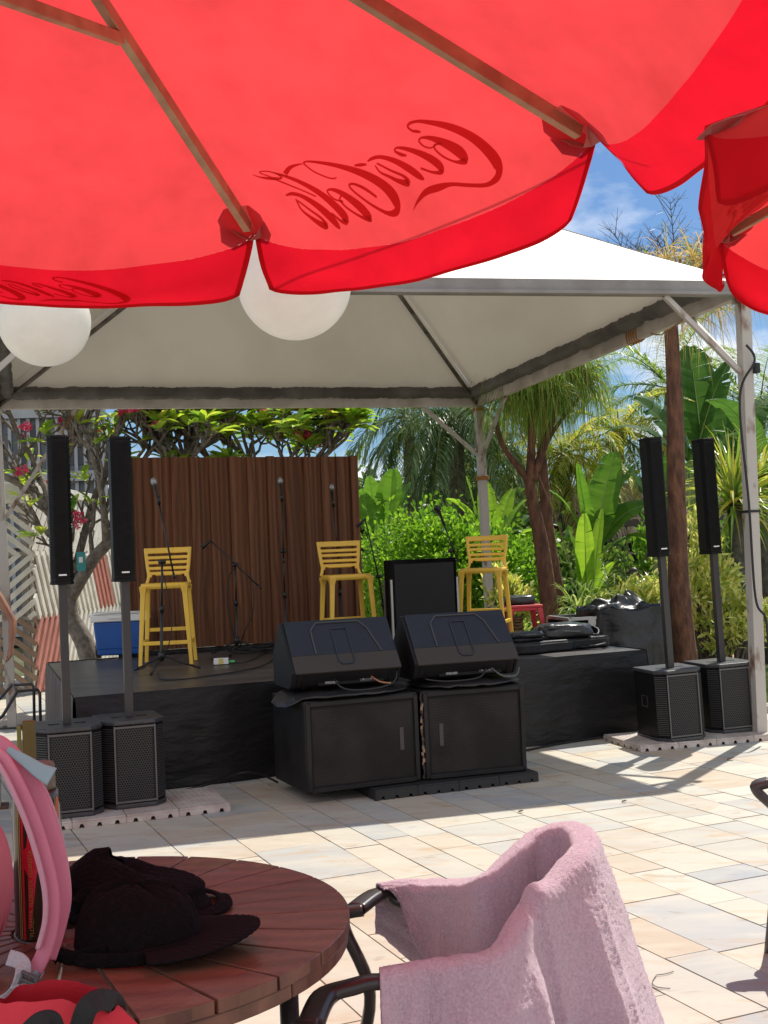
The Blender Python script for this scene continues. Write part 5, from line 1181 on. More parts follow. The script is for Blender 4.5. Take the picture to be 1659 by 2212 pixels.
# standing person at the left edge --------------------------------------------------
Yq = 12.2; PO = Vector((D(-62, 1400, Yq).x, Yq, 0)); t = empty('person', PO, 0, 'person in black clothes cut off by the left edge, bare arm hanging beside the post', 'person')
V3 = lambda p: tuple(Vector(p)-PO)
sh = D(-14, 1272, Yq-.03); el = D(28, 1342, Yq-.08); wr = D(24, 1398, Yq-.20)
sh, el, wr = [Vector(q)-PO for q in (sh, el, wr)]; cx = 0
pel = (0, 0, .92); hipR, hipL = (.10, 0, .86), (-.10, 0, .86)
ch = [[(pel, (.15, .11)), ((0, .01, 1.08), (.135, .10)), ((0, .01, 1.25), (.16, .11)), ((0, .01, 1.38), (.13, .09)), ((0, 0, 1.49), .055), ((0, -.01, 1.56), .05)],
      [(pel, (.15, .11)), (hipR, .095), ((.12, .02, .48), .062), ((.13, .02, .30), .052), ((.13, .04, .09), .036), ((.14, -.08, .04), .035), ((.14, -.16, .025), .028)],
      [(pel, (.15, .11)), (hipL, .095), ((-.12, -.03, .48), .062), ((-.13, -.02, .30), .052), ((-.13, .0, .09), .036), ((-.14, -.12, .04), .035), ((-.14, -.20, .025), .028)],
      [((0, .01, 1.38), (.13, .09)), (tuple(sh), .056), (tuple(sh.lerp(el, .5)), .049), (tuple(el), .042), (tuple(el.lerp(wr, .3)), .043), (tuple(el.lerp(wr, .8)), .030), (tuple(wr), .026)],
      [((0, .01, 1.38), (.13, .09)), ((-.20, 0, 1.36), .056), ((-.27, .02, 1.08), .042), ((-.25, -.08, .84), .026)]]
hand(ch, wr, (-.10, -.25, -.95), (.25, -.9, .2), 1.05); hand(ch, (-.25, -.08, .84), (0, -.15, -1), (.2, -.9, 0))
skin('body', ch, SK, t); head(t, (0, -.03, 1.66), R(10), SK, HAIR)
BCL = mat('black_cloth', (.012, .012, .013), .8, bump=.4, bscale=60)
skin('shorts', [[((0, 0, .96), (.165, .125)), (pel, (.17, .13)), (hipR, .115), ((.12, .02, .66), .105), ((.12, .02, .56), .10)], [(pel, (.17, .13)), (hipL, .115), ((-.12, -.03, .66), .105), ((-.12, -.03, .56), .10)]], BCL, t, 1)
skin('tank_top', [[((0, 0, .93), (.162, .122)), ((0, .01, 1.08), (.148, .112)), ((0, .01, 1.25), (.172, .122)), ((0, .01, 1.40), (.135, .098))]], BCL, t, 1)
b = MB()
for dx in (0, .02): b.tube(smoothpath([(.15+dx, -.06, .90), (.17+dx, -.08, .72), (.165+dx, -.07, .55)]), .005, 5)
b.build('drawstring', BCL, t)
# seated people far behind -------------------------------------------------------------
def sitter(x, y, Y_, yaw, lab, top, bottom, skinm, hat=None, hairstyle='short', s=1.0, topname='shirt'):
    p = D(x, y, Y_); base = Vector((p.x, Y_, p.z-1.20*s)); t = empty('person', base, yaw, lab, 'person'); t.scale = (s, s, s)
    ch = [[((0, .05, .50), (.15, .12)), ((0, .04, .70), (.13, .10)), ((0, .02, .90), (.15, .10)), ((0, .0, .99), (.11, .08)), ((0, -.01, 1.07), .05)]]
    for sg in (-1, 1):
        ch.append([((0, .05, .50), (.15, .12)), ((sg*.10, -.02, .50), .085), ((sg*.13, -.42, .52), .06), ((sg*.13, -.45, .25), .05), ((sg*.13, -.44, .08), .035), ((sg*.13, -.56, .04), .03)])
        ch.append([((0, .0, .99), (.11, .08)), ((sg*.19, .0, .95), .05), ((sg*.24, -.10, .70), .038), ((sg*.10, -.30, .72), .027)])
        hand(ch, (sg*.10, -.30, .72), (-sg*.4, -.8, .1), (0, .2, 1), .95)
    skin('body', ch, skinm, t, 1); h = head(t, (0, -.03, 1.19), 0, skinm, HAIR, hairstyle)
    if top: skin(topname, [[((0, .05, .52), (.165, .132)), ((0, .04, .70), (.145, .112)), ((0, .02, .90), (.165, .112)), ((0, .0, .985), (.12, .09))]]+[[((0, .02, .90), (.165, .112)), ((sg*.19, .0, .93), .062), ((sg*.225, -.06, .80), .052)] for sg in (-1, 1)], top, t, 1)
    skin('shorts', [[((0, .05, .50), (.165, .13)), ((sg*.10, -.02, .50), .098), ((sg*.12, -.28, .52), .085)] for sg in (-1, 1)], bottom, t, 1)
    if hat:
        b = MB(); b.lathe([(.098, 1.235), (.10, 1.26), (.095, 1.30), (.06, 1.335), (0, 1.345)], 18, c=(0, -.02, 0)); b.prism([(-.07, -.09), (-.05, -.165), (0, -.185), (.05, -.165), (.07, -.09)], 1.235, 1.243); b.build('cap', hat, t)
    # low bench each sits on
    return t
WCL = mat('white_cloth', (.7, .68, .64), .9); NAV = mat('navy_cloth', (.02, .025, .05), .85); ORC = mat('orange_cloth', (.55, .10, .05), .8)
sit = [(1366, 1241, 19.0, R(60), 'person with dark hair in a bun and bare shoulders, seated facing right in the shade', None, NAV, SK, None, 'bun', .92),
       (1402, 1246, 19.6, R(-10), 'person in a white cap and dark sleeveless top seated behind the yellow shrub', NAV, NAV, SKL, WCL, 'short', .92),
       (1548, 1262, 18.5, R(70), 'person in an orange top leaning in the shade left of the pandanus trunk', ORC, NAV, SK, None, 'short', .95),
       (1580, 1258, 18.8, R(-60), 'person with a navy cap and dark trunks sitting in deep shade beside the pandanus trunk', None, NAV, SK, NAV, 'short', 1.0)]
for a in sit:
    o = sitter(*a); p = o.location
    b = MB(); zz = p.z+.42*a[-1]; b.box((p.x, p.y+.05, zz-.02), (.6, .4, .04))
    for dx in (-.25, .25): b.box((p.x+dx, p.y+.05, (zz-.04-.06)/2), (.05, .35, zz-.04+.06))
    tag(b.build('bench', mat('bench_wood', (.16, .10, .06), .8)), {0: 'low wooden seat under the bare shouldered person', 1: 'low wooden seat under the person in the white cap', 2: 'low wooden seat under the person in orange', 3: 'low wooden seat under the person in the navy cap'}[sit.index(a)], 'bench')
# black tubular rack at the left edge ----------------------------------------------------
t = empty('tubular_rack', G(60, 1600, 0), 0, 'low black tubular metal frame on the paving behind the left column loudspeakers', 'metal frame'); RO = Vector(t.location)
b = MB(); BT = mat('black_tube', (.02, .02, .02), .4)
A_ = [D(0, 1548, 9.9), D(60, 1487, 10.0), D(62, 1482, 10.05), D(135, 1482, 10.2), D(148, 1490, 10.2), Vector((D(150, 1600, 10.2).x, 10.2, .0))]
A_ = [D(-10, 1555, 9.8), D(12, 1530, 9.9), D(28, 1492, 10.0), D(76, 1488, 10.2), D(87, 1496, 10.2), Vector((D(90, 1600, 10.2).x, 10.2, 0))]
B_ = [D(-10, 1512, 10.3), D(30, 1478, 10.4), D(34, 1478, 10.4)]
b.tube([v-RO for v in (D(-10, 1560, 9.7), D(6, 1546, 9.75), D(38, 1493, 9.9), D(80, 1490, 10.0), D(86, 1497, 10.0))]+[Vector((D(88, 1600, 10).x, 10, 0))-RO], .013, 6); b.build('side_tube', BT, t)
b = MB(); b.tube([v-RO for v in (D(-10, 1520, 10.4), D(26, 1480, 10.5), D(68, 1478, 10.5), D(73, 1484, 10.5))]+[Vector((D(74, 1590, 10.5).x, 10.5, 0))-RO], .013, 6); b.build('side_tube', BT, t)
b = MB(); b.tube([D(-5, 1574, 9.9)-RO, D(58, 1572, 10.0)-RO, D(87, 1565, 10.0)-RO], .009, 6); b.tube([D(38, 1493, 9.9)-RO, D(28, 1480, 10.5)-RO], .009, 6); b.tube([D(84, 1492, 10.0)-RO, D(73, 1482, 10.5)-RO], .009, 6); b.build('cross_bar', BT, t)
b = MB(); b.tube([D(-5, 1560, 9.7)-RO, Vector((D(-5, 1560, 9.7).x, 9.7, 0))-RO], .013, 6); b.tube([D(-8, 1520, 10.4)-RO, Vector((D(-8, 1520, 10.4).x, 10.4, 0))-RO], .013, 6); b.build('leg', BT, t)
# ================================================================== FOREGROUND TABLE
TC = Vector((-.791, 2.893, 0)); TR = .669; t = empty('round_table', TC, 0, 'round reddish brown slatted wooden table in the left foreground', 'table')
TW = mat('table_wood', (.18, .08, .05), .42, island=[(.16, .070, .044), (.20, .090, .056), (.14, .060, .040), (.23, .108, .070), (.18, .080, .051)], bump=.25, bscale=50, stretch=(1, 1, 1), wave=('Y', 4, 3.5, .35, 2.0), coat=.12, spec=.5)
NS = 26; Zt = .75
b = MB()
for k in range(NS):
    a0 = 2*math.pi*(k+.35)/NS; a1 = 2*math.pi*(k+1.35)/NS; r0 = .13
    g0 = .0035
    def P_(r, a, sgn):
        q = Vector((r*math.cos(a), r*math.sin(a), 0)); tdir = Vector((-math.sin(a), math.cos(a), 0)); return q+tdir*sgn*g0
    pts = [P_(r0, a0, 1)]+[P_(TR, a0, 1)]+[P_(TR, a0+(a1-a0)*j/3, 0) for j in (1, 2)]+[P_(TR, a1, -1), P_(r0, a1, -1)]
    b.prism([(q.x, q.y) for q in pts], Zt-.03, Zt)
b.build('slatted_top', TW, t, bevel=.003)
b = MB(); b.lathe([(.02, Zt-.03), (.122, Zt-.03), (.124, Zt-.028), (.124, Zt-.001), (.12, Zt), (.02, Zt), (.02, Zt-.03)], 40); b.build('centre_disc', TW, t)
b = MB()
for k in range(10):
    a0 = 2*math.pi*(k+.1)/10+.003; a1 = 2*math.pi*(k+1.1)/10-.003; m_ = 8; pts = [((TR-.006)*math.cos(a0+(a1-a0)*j/m_), (TR-.006)*math.sin(a0+(a1-a0)*j/m_)) for j in range(m_+1)]+[((TR-.09)*math.cos(a1-(a1-a0)*j/m_), (TR-.09)*math.sin(a1-(a1-a0)*j/m_)) for j in range(m_+1)]
    b.prism(pts, Zt-.062, Zt-.0305)
b.build('rim_ring', TW, t, bevel=.004)
b = MB(); b.box((0, 0, Zt-.05), (1.2, .07, .035)); b.box((0, 0, Zt-.05), (.07, 1.2, .033)); b.build('cross_rail', TW, t)
for k in range(4):
    a = R(-12+90*k); b = MB(); b.tube([(.54*math.cos(a), .54*math.sin(a), 0), (.54*math.cos(a), .54*math.sin(a), Zt-.07)], .022, 8); b.build('leg', BT, t)
# ------------------------------------------------------------------ armchairs
DPL = mat('chair_plastic', (.022, .017, .016), .32, c2=(.035, .03, .028), scale=6); GPL = mat('chair_seat_grey', (.30, .29, .28), .4)
def sweep(b, pts, w_, th, up=(0, 0, 1), n=10, tap=None):
    pts = [Vector(p) for p in pts]; k = len(pts); vs = []
    for i, p in enumerate(pts):
        d = (pts[min(i+1, k-1)]-pts[max(i-1, 0)]).normalized(); u = Vector(up(i/(k-1))) if callable(up) else Vector(up); s = d.cross(u)
        s = s.normalized() if s.length > .05 else d.orthogonal().normalized(); u2 = s.cross(d); f = tap(i/(k-1)) if tap else 1
        for j in range(n):
            t_ = 2*math.pi*j/n; c, s_ = math.cos(t_), math.sin(t_); e = .6
            vs.append(p+s*(w_*.5*f*math.copysign(abs(c)**e, c))+u2*(th*.5*math.copysign(abs(s_)**e, s_)))
    b.add(vs, [(i*n+j, i*n+(j+1) % n, (i+1)*n+(j+1) % n, (i+1)*n+j) for i in range(k-1) for j in range(n)], True)
    m0 = len(b.v)-len(vs); b.f.append(tuple(m0+j for j in range(n))[::-1]); b.sm.append(False); b.f.append(tuple(len(b.v)-n+j for j in range(n))); b.sm.append(False)
    return b
def armchair(loc, rz, lab, frame=DPL, seatm=GPL, rail=None, slat=.02, swept=False, span=.26):
    """front of the chair = -X"""
    t = empty('plastic_armchair', loc, rz, lab, 'chair', 'dark plastic armchairs')
    rail = rail or [(-.27, -.29, .655), (-.10, -.30, .665), (.08, -.29, .67), (.20, -.22, .76), (.27, -.10, .86), (.28, 0, .875), (.27, .10, .86), (.20, .22, .76), (.08, .29, .67), (-.10, .30, .665), (-.27, .29, .655)]
    sp = smoothpath(rail, 6); b = MB(); sweep(b, sp, .055, .030, tap=lambda u: .75+.35*abs(2*u-1)); b.build('arm_rail', frame, t)
    for e, sg in ((sp[0], -1), (sp[-1], 1)):
        if swept:
            b = MB(); sweep(b, smoothpath([e+Vector((.02, 0, 0)), e+Vector((-.03, 0, -.02)), e+Vector((.02, 0, -.08)), Vector((e.x+.14, e.y*.93, .47))], 6), .07, .04, up=lambda u: (-min(1, u*3), 0, max(.0, 1-u*3))); sweep(b, smoothpath([Vector((e.x+.16, e.y*.9, .44)), Vector((e.x+.04, e.y*.95, .42)), Vector((e.x+.04, e.y, .3)), Vector((e.x+.0, e.y, 0))], 6), .06, .04, up=(0, 1, 0)); b.build('front_leg', frame, t); continue
        b = MB(); sweep(b, smoothpath([e+Vector((.02, 0, .0)), e+Vector((-.035, 0, -.012)), e+Vector((-.03, -sg*.0, -.06)), Vector((e.x+.03, e.y*.92, .42)), Vector((e.x-.02, e.y*.98, .20)), Vector((e.x-.04, e.y, 0))], 6), .060, .033, up=lambda u: (-min(1, u*4), 0, max(.0, 1-u*4))); b.build('front_leg', frame, t)
    for sg in (-1, 1):
        b = MB(); sweep(b, [(.20, sg*.20, .46), (.25, sg*.23, .2), (.29, sg*.25, 0)], .05, .03, up=(0, 1, 0)); b.build('rear_leg', frame, t)
    b = MB()
    def sf(u, v): x = -.25+.47*u; y = (v-.5)*.48*(1-.12*u); return (x, y, .435-.02*math.sin(math.pi*v)*math.sin(math.pi*u)-.02*max(0, .12-u)/.12-.01*u)
    b.grid(sf, 14, 14); b.build('seat', seatm, t, solid=.012, fixn=False)
    b = MB(); n_ = len(sp)
    for k in range(9):
        u = .50-span/2+span*k/8; q = sp[int(u*(n_-1))]; a = Vector((.20-.01*abs(k-4), (k-4)*.052*min(1, span*4), .42)); sweep(b, smoothpath([a, a.lerp(q, .5)+Vector((slat, 0, 0)), q+Vector((min(0, slat), 0, -.03))], 4), .030, .010, up=(1, 0, 0))
    b.build('back_slats', frame, t)
    return t
p = G(1612, 1700, .655); armchair((p.x+.315, p.y-.25, 0), R(-8), 'dark plastic armchair cut off at the right edge of the picture', frame=mat('chair_dark_grey', (.055, .048, .047), .35, c2=(.09, .08, .078), scale=4), seatm=MATS['chair_dark_grey'], swept=True)
# chair with the towel; its rail is traced from the towel's ridge
ridge = [(668, 2195, .66), (700, 2130, .665), (760, 2108, .675), (820, 2097, .68), (911, 2080, .68), (986, 2070, .69), (1078, 2047, .71), (1135, 1965, .76), (1189, 1904, .81), (1249, 1842, .86), (1266, 1803, .877), (1229, 1777, .885), (1160, 1793, .865), (1110, 1832, .83), (1050, 1884, .775), (1011, 1900, .73), (936, 1902, .695), (867, 1904, .68), (820, 1912, .675), (768, 1945, .665)]
RW = [G(*q) for q in ridge]; CC = Vector((.28, 2.98, 0))
ch_ = armchair(CC, 0, 'dark brown plastic armchair beside the round table, draped with a pink towel', rail=[tuple(q-CC+Vector((0, 0, -.058 if 3 < i_ < 18 else -.024))) for i_, q in enumerate(RW)], slat=-.04, span=.12)
for o in ch_.children:
    if o.name.startswith('rear_leg'): pass
tw = RW[3:-1]; TS = smoothpath(tw, 16); nT = len(TS)-1; cum = [0]
for i in range(nT): cum.append(cum[-1]+(TS[i+1]-TS[i]).length)
TL = cum[-1]
def railpt(u):
    s = u*TL
    for i in range(nT):
        if cum[i+1] >= s or i == nT-1: f_ = (s-cum[i])/max(1e-6, cum[i+1]-cum[i]); return TS[i].lerp(TS[i+1], min(1, f_))
rail_s = [railpt(i/400) for i in range(401)]
for _ in range(3): rail_s = [rail_s[0]]+[(rail_s[i-1]+rail_s[i]*2+rail_s[i+1])/4 for i in range(1, 400)]+[rail_s[400]]
def sstep(a, c, x): x = min(1, max(0, (x-a)/(c-a))); return x*x*(3-2*x)
def towel(u, v):
    i = u*400; k = min(int(i), 399); p = rail_s[k].lerp(rail_s[k+1], i-k); out_ = Vector((p.x-.22, (p.y-2.98)*1.3, 0)).normalized()
    tg = (rail_s[min(400, k+6)]-rail_s[max(0, k-6)]).normalized(); nrm = Vector((tg.y, -tg.x, 0)); nrm = nrm.normalized() if nrm.length > .01 else out_
    if nrm.dot(out_) < 0: nrm = -nrm
    nrm = (nrm*.6+out_*.4).normalized()
    back = sstep(.25, .45, u)*(1-sstep(.66, .8, u)); far = sstep(.66, .80, u)
    Li = .15+.42*back+.20*far*(1-sstep(.80, .99, u))-.12*sstep(.9, 1, u); Lo = .52*(1-far)+.30*far-.14*sstep(.93, 1, u)
    # folds along the rail, stronger lower down
    fo = .75*(1-abs(math.sin(u*TL*10.5+1.6*nz(u*6, 1))))**1.5+.35*(1-abs(math.sin(u*TL*24+1+2.4*nz(u*5, 7))))**1.4
    s = (v-.42)/.58 if v > .42 else (v-.42)/.42
    if s >= 0:
        h = s*Lo; r_ = .034; drop = max(0, h-.03); side = math.sin(min(1, h/.05)*math.pi/2)
        flare = (.10+.14*back)*drop; q = p+nrm*(r_*side+flare+(.018+.22*drop)*fo*min(1, drop*9)*(.35+.65*(1-.4*back)))+Vector((0, 0, -drop-.020*(1-math.cos(min(1, h/.05)*math.pi/2))))
    else:
        h = -s*Li; r_ = .038; drop = max(0, h-.03); side = math.sin(min(1, h/.05)*math.pi/2)
        q = p-nrm*(r_*side+.02*drop+(.008+.10*drop)*fo*min(1, drop*9))+Vector((0, 0, -drop-.006*side))
        q += nrm*(.10*back*drop)
    # pinch where the arm meets the back
    pk = math.exp(-((u-.30)/.018)**2); q += Vector((-.012, -.012, .020))*pk*(1-min(1, abs(s)*2))
    q += Vector((0, 0, 1))*.004*nz(u*40, v*9)+nrm*.006*nz(u*26, v*12, 4)
    f1 = .0034*nz(u*TL*130, v*120, 2)+.0030*nz(u*TL*260, v*260, 9); return q+(nrm*.7+Vector((0, 0, .7*(1-min(1, abs(s)*3)))))*f1
b = MB(); b.grid(towel, 460, 210)
TWL = mat('pink_terry', (.78, .60, .71), .95, c2=(.62, .43, .53), scale=160, bump=1.0, bscale=420, bdist=.006, trans=.07, tcol=(.80, .45, .55), sheen=.8, ramp=(.35, .65))
o = b.build('towel', TWL, None, fixn=False, solid=.006); tag(o, 'pink terry towel draped over the back and both arms of the armchair', 'towel')
tf = MB()
for i in range(26000):
    u, v = RS.rand(), RS.rand(); q = towel(u, v); 
    n_ = Vector(RS.normal(0, 1, 3)).normalized(); d = n_*RS.uniform(.004, .0075); s_ = n_.orthogonal()*.0011
    tf.add([q-s_, q+s_, q+d], [(0, 1, 2)])
tf.build('terry_loops', TWL, o, fixn=False)
# ------------------------------------------------------------------ hats
KN = mat('black_knit', (.005, .004, .0045), .95, spec=.15, bump=1.0, bscale=95, bdist=.01, c2=(.010, .006, .008), scale=60, ramp=(.5, .7))
def hatshape(name, M, fn_, nu=64, nv=26, parent=None, solid=.006): b = MB(); b.grid(lambda u, v: M(*fn_(u, v)), nu, nv); return b.build(name, KN, parent, fixn=False, solid=solid)
# rear hat: slumped crocheted bucket
c0 = G(290, 1985, .76); c0 = Vector((c0.x, c0.y+.10, .752)); t = empty('knitted_hat', c0, 0, 'slumped black crocheted hat lying behind the peaked cap on the table', 'hat')
def f1(u, v):
    th = u*2*math.pi; k = v; r = .155*(1-.0*k)*math.cos(max(0, (k-.35)/.65)*math.pi/2*.93)**.55 if k < 1 else .02
    z = .125*k**.8; sk = .10*k
    return (1.12*r*math.cos(th)-.055*k+.015*nz(math.cos(th), math.sin(th), k*3), .80*r*math.sin(th)+.012*nz(math.cos(th)+5, math.sin(th), k*3), z*(1+.12*nz(math.cos(th)*1.2, math.sin(th)*1.2, 3)-.28*math.cos(th)*k)+.003*nz(math.cos(th)*4, math.sin(th)*4, k*5))
b = MB(); 
def f1b(u, v): x, y, z = f1(u, v); s_ = .0012*math.sin(u*150)*math.sin(v*60); return (x*(1+s_*3), y*(1+s_*3), z+s_)
b.grid(f1b, 150, 44); b.build('crown', KN, t, fixn=False)
b = MB(); q0 = Vector((.16, -.02, .035))
def fb(u, v): th = u*2*math.pi; x, y, z = f1(u, 0); return (x*(1+.22*v)+.01, y*(1+.20*v), .004+.03*(1-v)*.3+.012*abs(nz(th*1.5, v)))
b.grid(fb, 80, 6); b.build('brim', KN, t, fixn=False, solid=.005)
# front cap with peak
c0 = G(285, 2075, .752); c0 = Vector((c0.x-.0, c0.y+.07, .752)); t = empty('peaked_cap', c0, 0, 'black peaked cap with ribbed peak and open strap at the front of the table', 'cap')
def f2(u, v):
    th = u*2*math.pi; k = v; r = .115*max(0, math.cos(k*math.pi/2))**.5; z = .018+.118*math.sin(k*math.pi/2)
    dent = .035*math.exp(-((th-3.9)/.8)**2)*math.sin(k*math.pi)
    return (1.22*r*math.cos(th)-.01*k, .86*r*math.sin(th)+.03*k+dent*.5, z*(1+.12*nz(math.cos(th)*2, math.sin(th)*2, 6))+.25*r*math.cos(th)*k*0)
def f2b(u, v): x, y, z = f2(u, v); s_ = .0012*math.sin(u*130+v*30)*math.sin(v*48); return (x*(1+s_*4), y*(1+s_*4), z+s_)
b = MB(); b.grid(f2b, 140, 44); b.build('crown', KN, t, fixn=False)
PK = mat('black_peak', (.007, .005, .006), .85, spec=.15, bump=.6, bscale=30, stretch=(1, 14, 1), bdist=.004)
def fp(u, v):
    a = R(-78)+R(156)*u; r0, r1 = .10, .232-.035*(1-math.cos(a)); r = r0+(r1-r0)*v; x = r*math.cos(a)*1.15+.005; y = r*math.sin(a)*.80; return (x, y-.01, .030+.020*v-.75*y*y*(.5+v)+.001*math.sin(u*170))
b = MB(); b.grid(fp, 170, 16); b.build('peak', PK, t, fixn=False, solid=.006)
b = MB()
pts = smoothpath([(-.05, -.09, .03), (-.13, -.10, .02), (-.185, -.05, .03), (-.19, .03, .07), (-.15, .07, .10), (-.08, .06, .11)], 8); sweep(b, pts, .035, .006, up=lambda u: (math.cos(2+u*2), math.sin(2+u*2), .1)); b.build('strap', KN, t)
b = MB(); sweep(b, smoothpath([(-.17, -.06, .02), (-.08, -.115, .018), (.04, -.12, .02), (.12, -.09, .03)], 8), .030, .007, up=(0, -1, .2)); b.build('head_band', KN, t)
# ------------------------------------------------------------------ bottle
p = G(74, 2034, Zt); BO = Vector((p.x, p.y+.05, Zt+.001)); t = empty('drinking_bottle', BO, math.atan2(-BO.x, BO.y), 'large dark printed bottle with red bird and olive cap behind the pink backpack', 'bottle')
b = MB(); rb = .056; b.lathe([(.0, .0), (rb*.93, 0), (rb, .006), (rb, .27), (rb*.985, .30), (rb*.94, .33), (rb*.90, .335)], 40); b.build('body', mat('bottle_brown', (.030, .016, .010), .22, c2=(.06, .035, .018), scale=5, coat=.5), t)
CAPM = mat('bottle_cap', (.14, .125, .085), .5); b = MB(); b.lathe([(rb*.80, .336), (rb*.80, .345), (rb*.79, .39), (rb*.72, .398), (0, .398)], 36); b.build('cap', CAPM, t)
b = MB(); b.box((-.012, 0, .44), (.030, .022, .115)); b.build('spout', mat('olive_spout', (.11, .085, .012), .45), t, bevel=.004)
b = MB(); b.box((-.034, .0, .435), (.010, .020, .105)); b.build('spout_clip', mat('olive_bright', (.16, .16, .02), .45), t, bevel=.003)
def wrap(x, z, e=.0008): a = x/rb; r = rb+e; return (r*math.sin(a), -r*math.cos(a), z)
def decal(name, polys, mt, e=.0008):
    b = MB()
    for P_ in polys:
        bm = bmesh.new(); vs = [bm.verts.new((x, z, 0)) for x, z in P_]; f_ = bm.faces.new(vs); bmesh.ops.triangulate(bm, faces=[f_]); bmesh.ops.subdivide_edges(bm, edges=[e_ for e_ in bm.edges if e_.calc_length() > .02], cuts=2); bm.verts.index_update()
        bmesh.ops.triangulate(bm, faces=bm.faces[:]); bm.verts.index_update()
        b.add([wrap(v.co.x, v.co.y, e) for v in bm.verts], [tuple(v.index for v in f_.verts) for f_ in bm.faces]); bm.free()
    return b.build(name, mt, t, fixn=False)
GOLD = mat('gold_print', (.45, .30, .08), .35, metal=.4); REDP = mat('red_print', (.55, .01, .03), .35); ORP = mat('orange_print', (.75, .22, .02), .4)
decal('gold_stripe', [[(x-.0012, .005), (x+.0012, .005), (x+.0012, .32), (x-.0012, .32)] for x in (-.048, -.043, .012, .030, .046, .051)], GOLD)
decal('red_stripe', [[(x-.003, .005), (x+.003, .005), (x+.003, .32), (x-.003, .32)] for x in (-.036, .055)], REDP)
macaw = [(-.022, .245), (-.010, .262), (.002, .262), (.010, .25), (.006, .235), (.008, .215), (.002, .18), (-.006, .14), (-.012, .09), (-.020, .03), (-.026, .03), (-.024, .09), (-.024, .15), (-.034, .17), (-.040, .185), (-.036, .205), (-.026, .215)]
decal('red_bird', [macaw]+[[(-.040+.005*k, .165), (-.036+.005*k, .165), (-.032+.005*k, .20), (-.036+.005*k, .20)] for k in range(3)], REDP, .0012)
decal('orange_beak', [[(.006, .262), (.020, .258), (.022, .246), (.012, .232), (.010, .246)]], ORP, .0014)
decal('red_triangles', [[(.020, .03+k*.012), (.028, .036+k*.012), (.020, .042+k*.012)] for k in range(15)], REDP, .0012)
decal('gold_flower', [[(.038+.006*math.cos(j*math.pi/6)*(1 if j % 2 else .35), z+.007*math.sin(j*math.pi/6)*(1 if j % 2 else .35)) for j in range(12)] for z in (.15, .12, .09, .20)], GOLD, .0012)
def textmesh(s, size):
    cu = bpy.data.curves.new('txt', 'FONT'); cu.body = s; cu.size = size; cu.align_x = 'LEFT'; o = bpy.data.objects.new('txt', cu); col.objects.link(o)
    dg = bpy.context.evaluated_depsgraph_get(); me = bpy.data.meshes.new_from_object(o.evaluated_get(dg)); bpy.data.objects.remove(o); return me
me = textmesh('FLORESTA  FLORESTA  FLORESTA', .0125); b = MB(); vs = [wrap(-.018+.0-v.co.y+.004, .012+v.co.x*1.05, .0016) for v in me.vertices]; b.add(vs, [tuple(p_.vertices) for p_ in me.polygons]); b.build('lettering', GOLD, t, fixn=False)
# ------------------------------------------------------------------ pink backpack
bp0 = G(0, 2150, Zt); BP_ = Vector((-1.0, 2.62, Zt)); t = empty('pink_backpack', BP_, 0, 'pink backpack with padded straps and grey webbing at the left edge of the table', 'backpack')
PNK = mat('pink_nylon', (.66, .20, .24), .6, c2=(.60, .16, .20), scale=6, bump=.3, bscale=30, trans=.15, tcol=(.8, .25, .3)); PKL = mat('pink_trim', (.62, .33, .42), .6, bump=.2, bscale=80, trans=.15)
GWB = mat('grey_webbing', (.42, .40, .44), .8, bump=.7, bscale=120, stretch=(1, 3, 1)); 
b = MB()
def fbp(u, v):
    th = u*2*math.pi; k = v; r = (math.sin(math.pi*min(.985, max(.015, k))))**.35; x = .155*r*math.copysign(abs(math.cos(th))**.6, math.cos(th)); y = .13*r*math.copysign(abs(math.sin(th))**.6, math.sin(th)); return (x+.02-.045*k, y, .40*k+.01*nz(th*2, k*4))
b.grid(fbp, 60, 36); b.build('body', PNK, t, fixn=False)
b = MB(); b.tube([Vector(fbp(.93, .08+.84*k/20))*1.012 for k in range(21)], .004, 6); b.build('zip', mat('zip_mauve', (.30, .16, .24), .5), t)
def strap3(nm, pix, Y_, w_, th, mt, up, tp=None):
    b = MB(); sweep(b, smoothpath([D(x, y, Y_+dy)-BP_ for x, y, dy in pix], 8), w_, th, up=up, n=14, tap=tp); return b.build(nm, mt, t, fixn=False)
PS = mat('pink_strap', (.70, .26, .36), .55, c2=(.62, .20, .30), scale=8, bump=.35, bscale=14, bdist=.008, trans=.2, tcol=(.85, .3, .42))
strap3('shoulder_strap', [(-30, 1600, .05), (5, 1608, .03), (45, 1650, 0), (85, 1720, 0), (113, 1800, 0), (131, 1880, 0), (136, 1945, 0), (124, 2010, 0), (105, 2070, 0)], 2.42, .030, .010, PS, (0.3, -1, 0))
strap3('strap_edge', [(-30, 1590, .05), (10, 1598, .03), (60, 1652, 0), (100, 1715, 0), (128, 1795, 0), (145, 1880, 0), (149, 1945, 0), (137, 2005, 0)], 2.435, .010, .009, PKL, (0.3, -1, 0))
strap3('shoulder_strap', [(-30, 1618, .02), (5, 1640, .01), (40, 1700, 0), (72, 1775, 0), (98, 1860, 0), (112, 1930, 0), (112, 1990, 0), (98, 2050, 0), (72, 2105, 0)], 2.38, .031, .011, PS, (-.2, -1, 0))
strap3('strap_edge', [(-30, 1632, .02), (-4, 1650, .01), (26, 1706, 0), (58, 1782, 0), (84, 1865, 0), (97, 1930, 0), (97, 1990, 0), (82, 2050, 0)], 2.365, .010, .009, PKL, (-.2, -1, 0))
strap3('ribbon_tab', [(15, 1618, 0), (50, 1640, 0), (85, 1664, 0), (112, 1678, 0)], 2.40, .026, .004, mat('pale_blue_ribbon', (.36, .52, .58), .5, trans=.3), (.3, -1, .3), lambda u: .5+1.0*u)
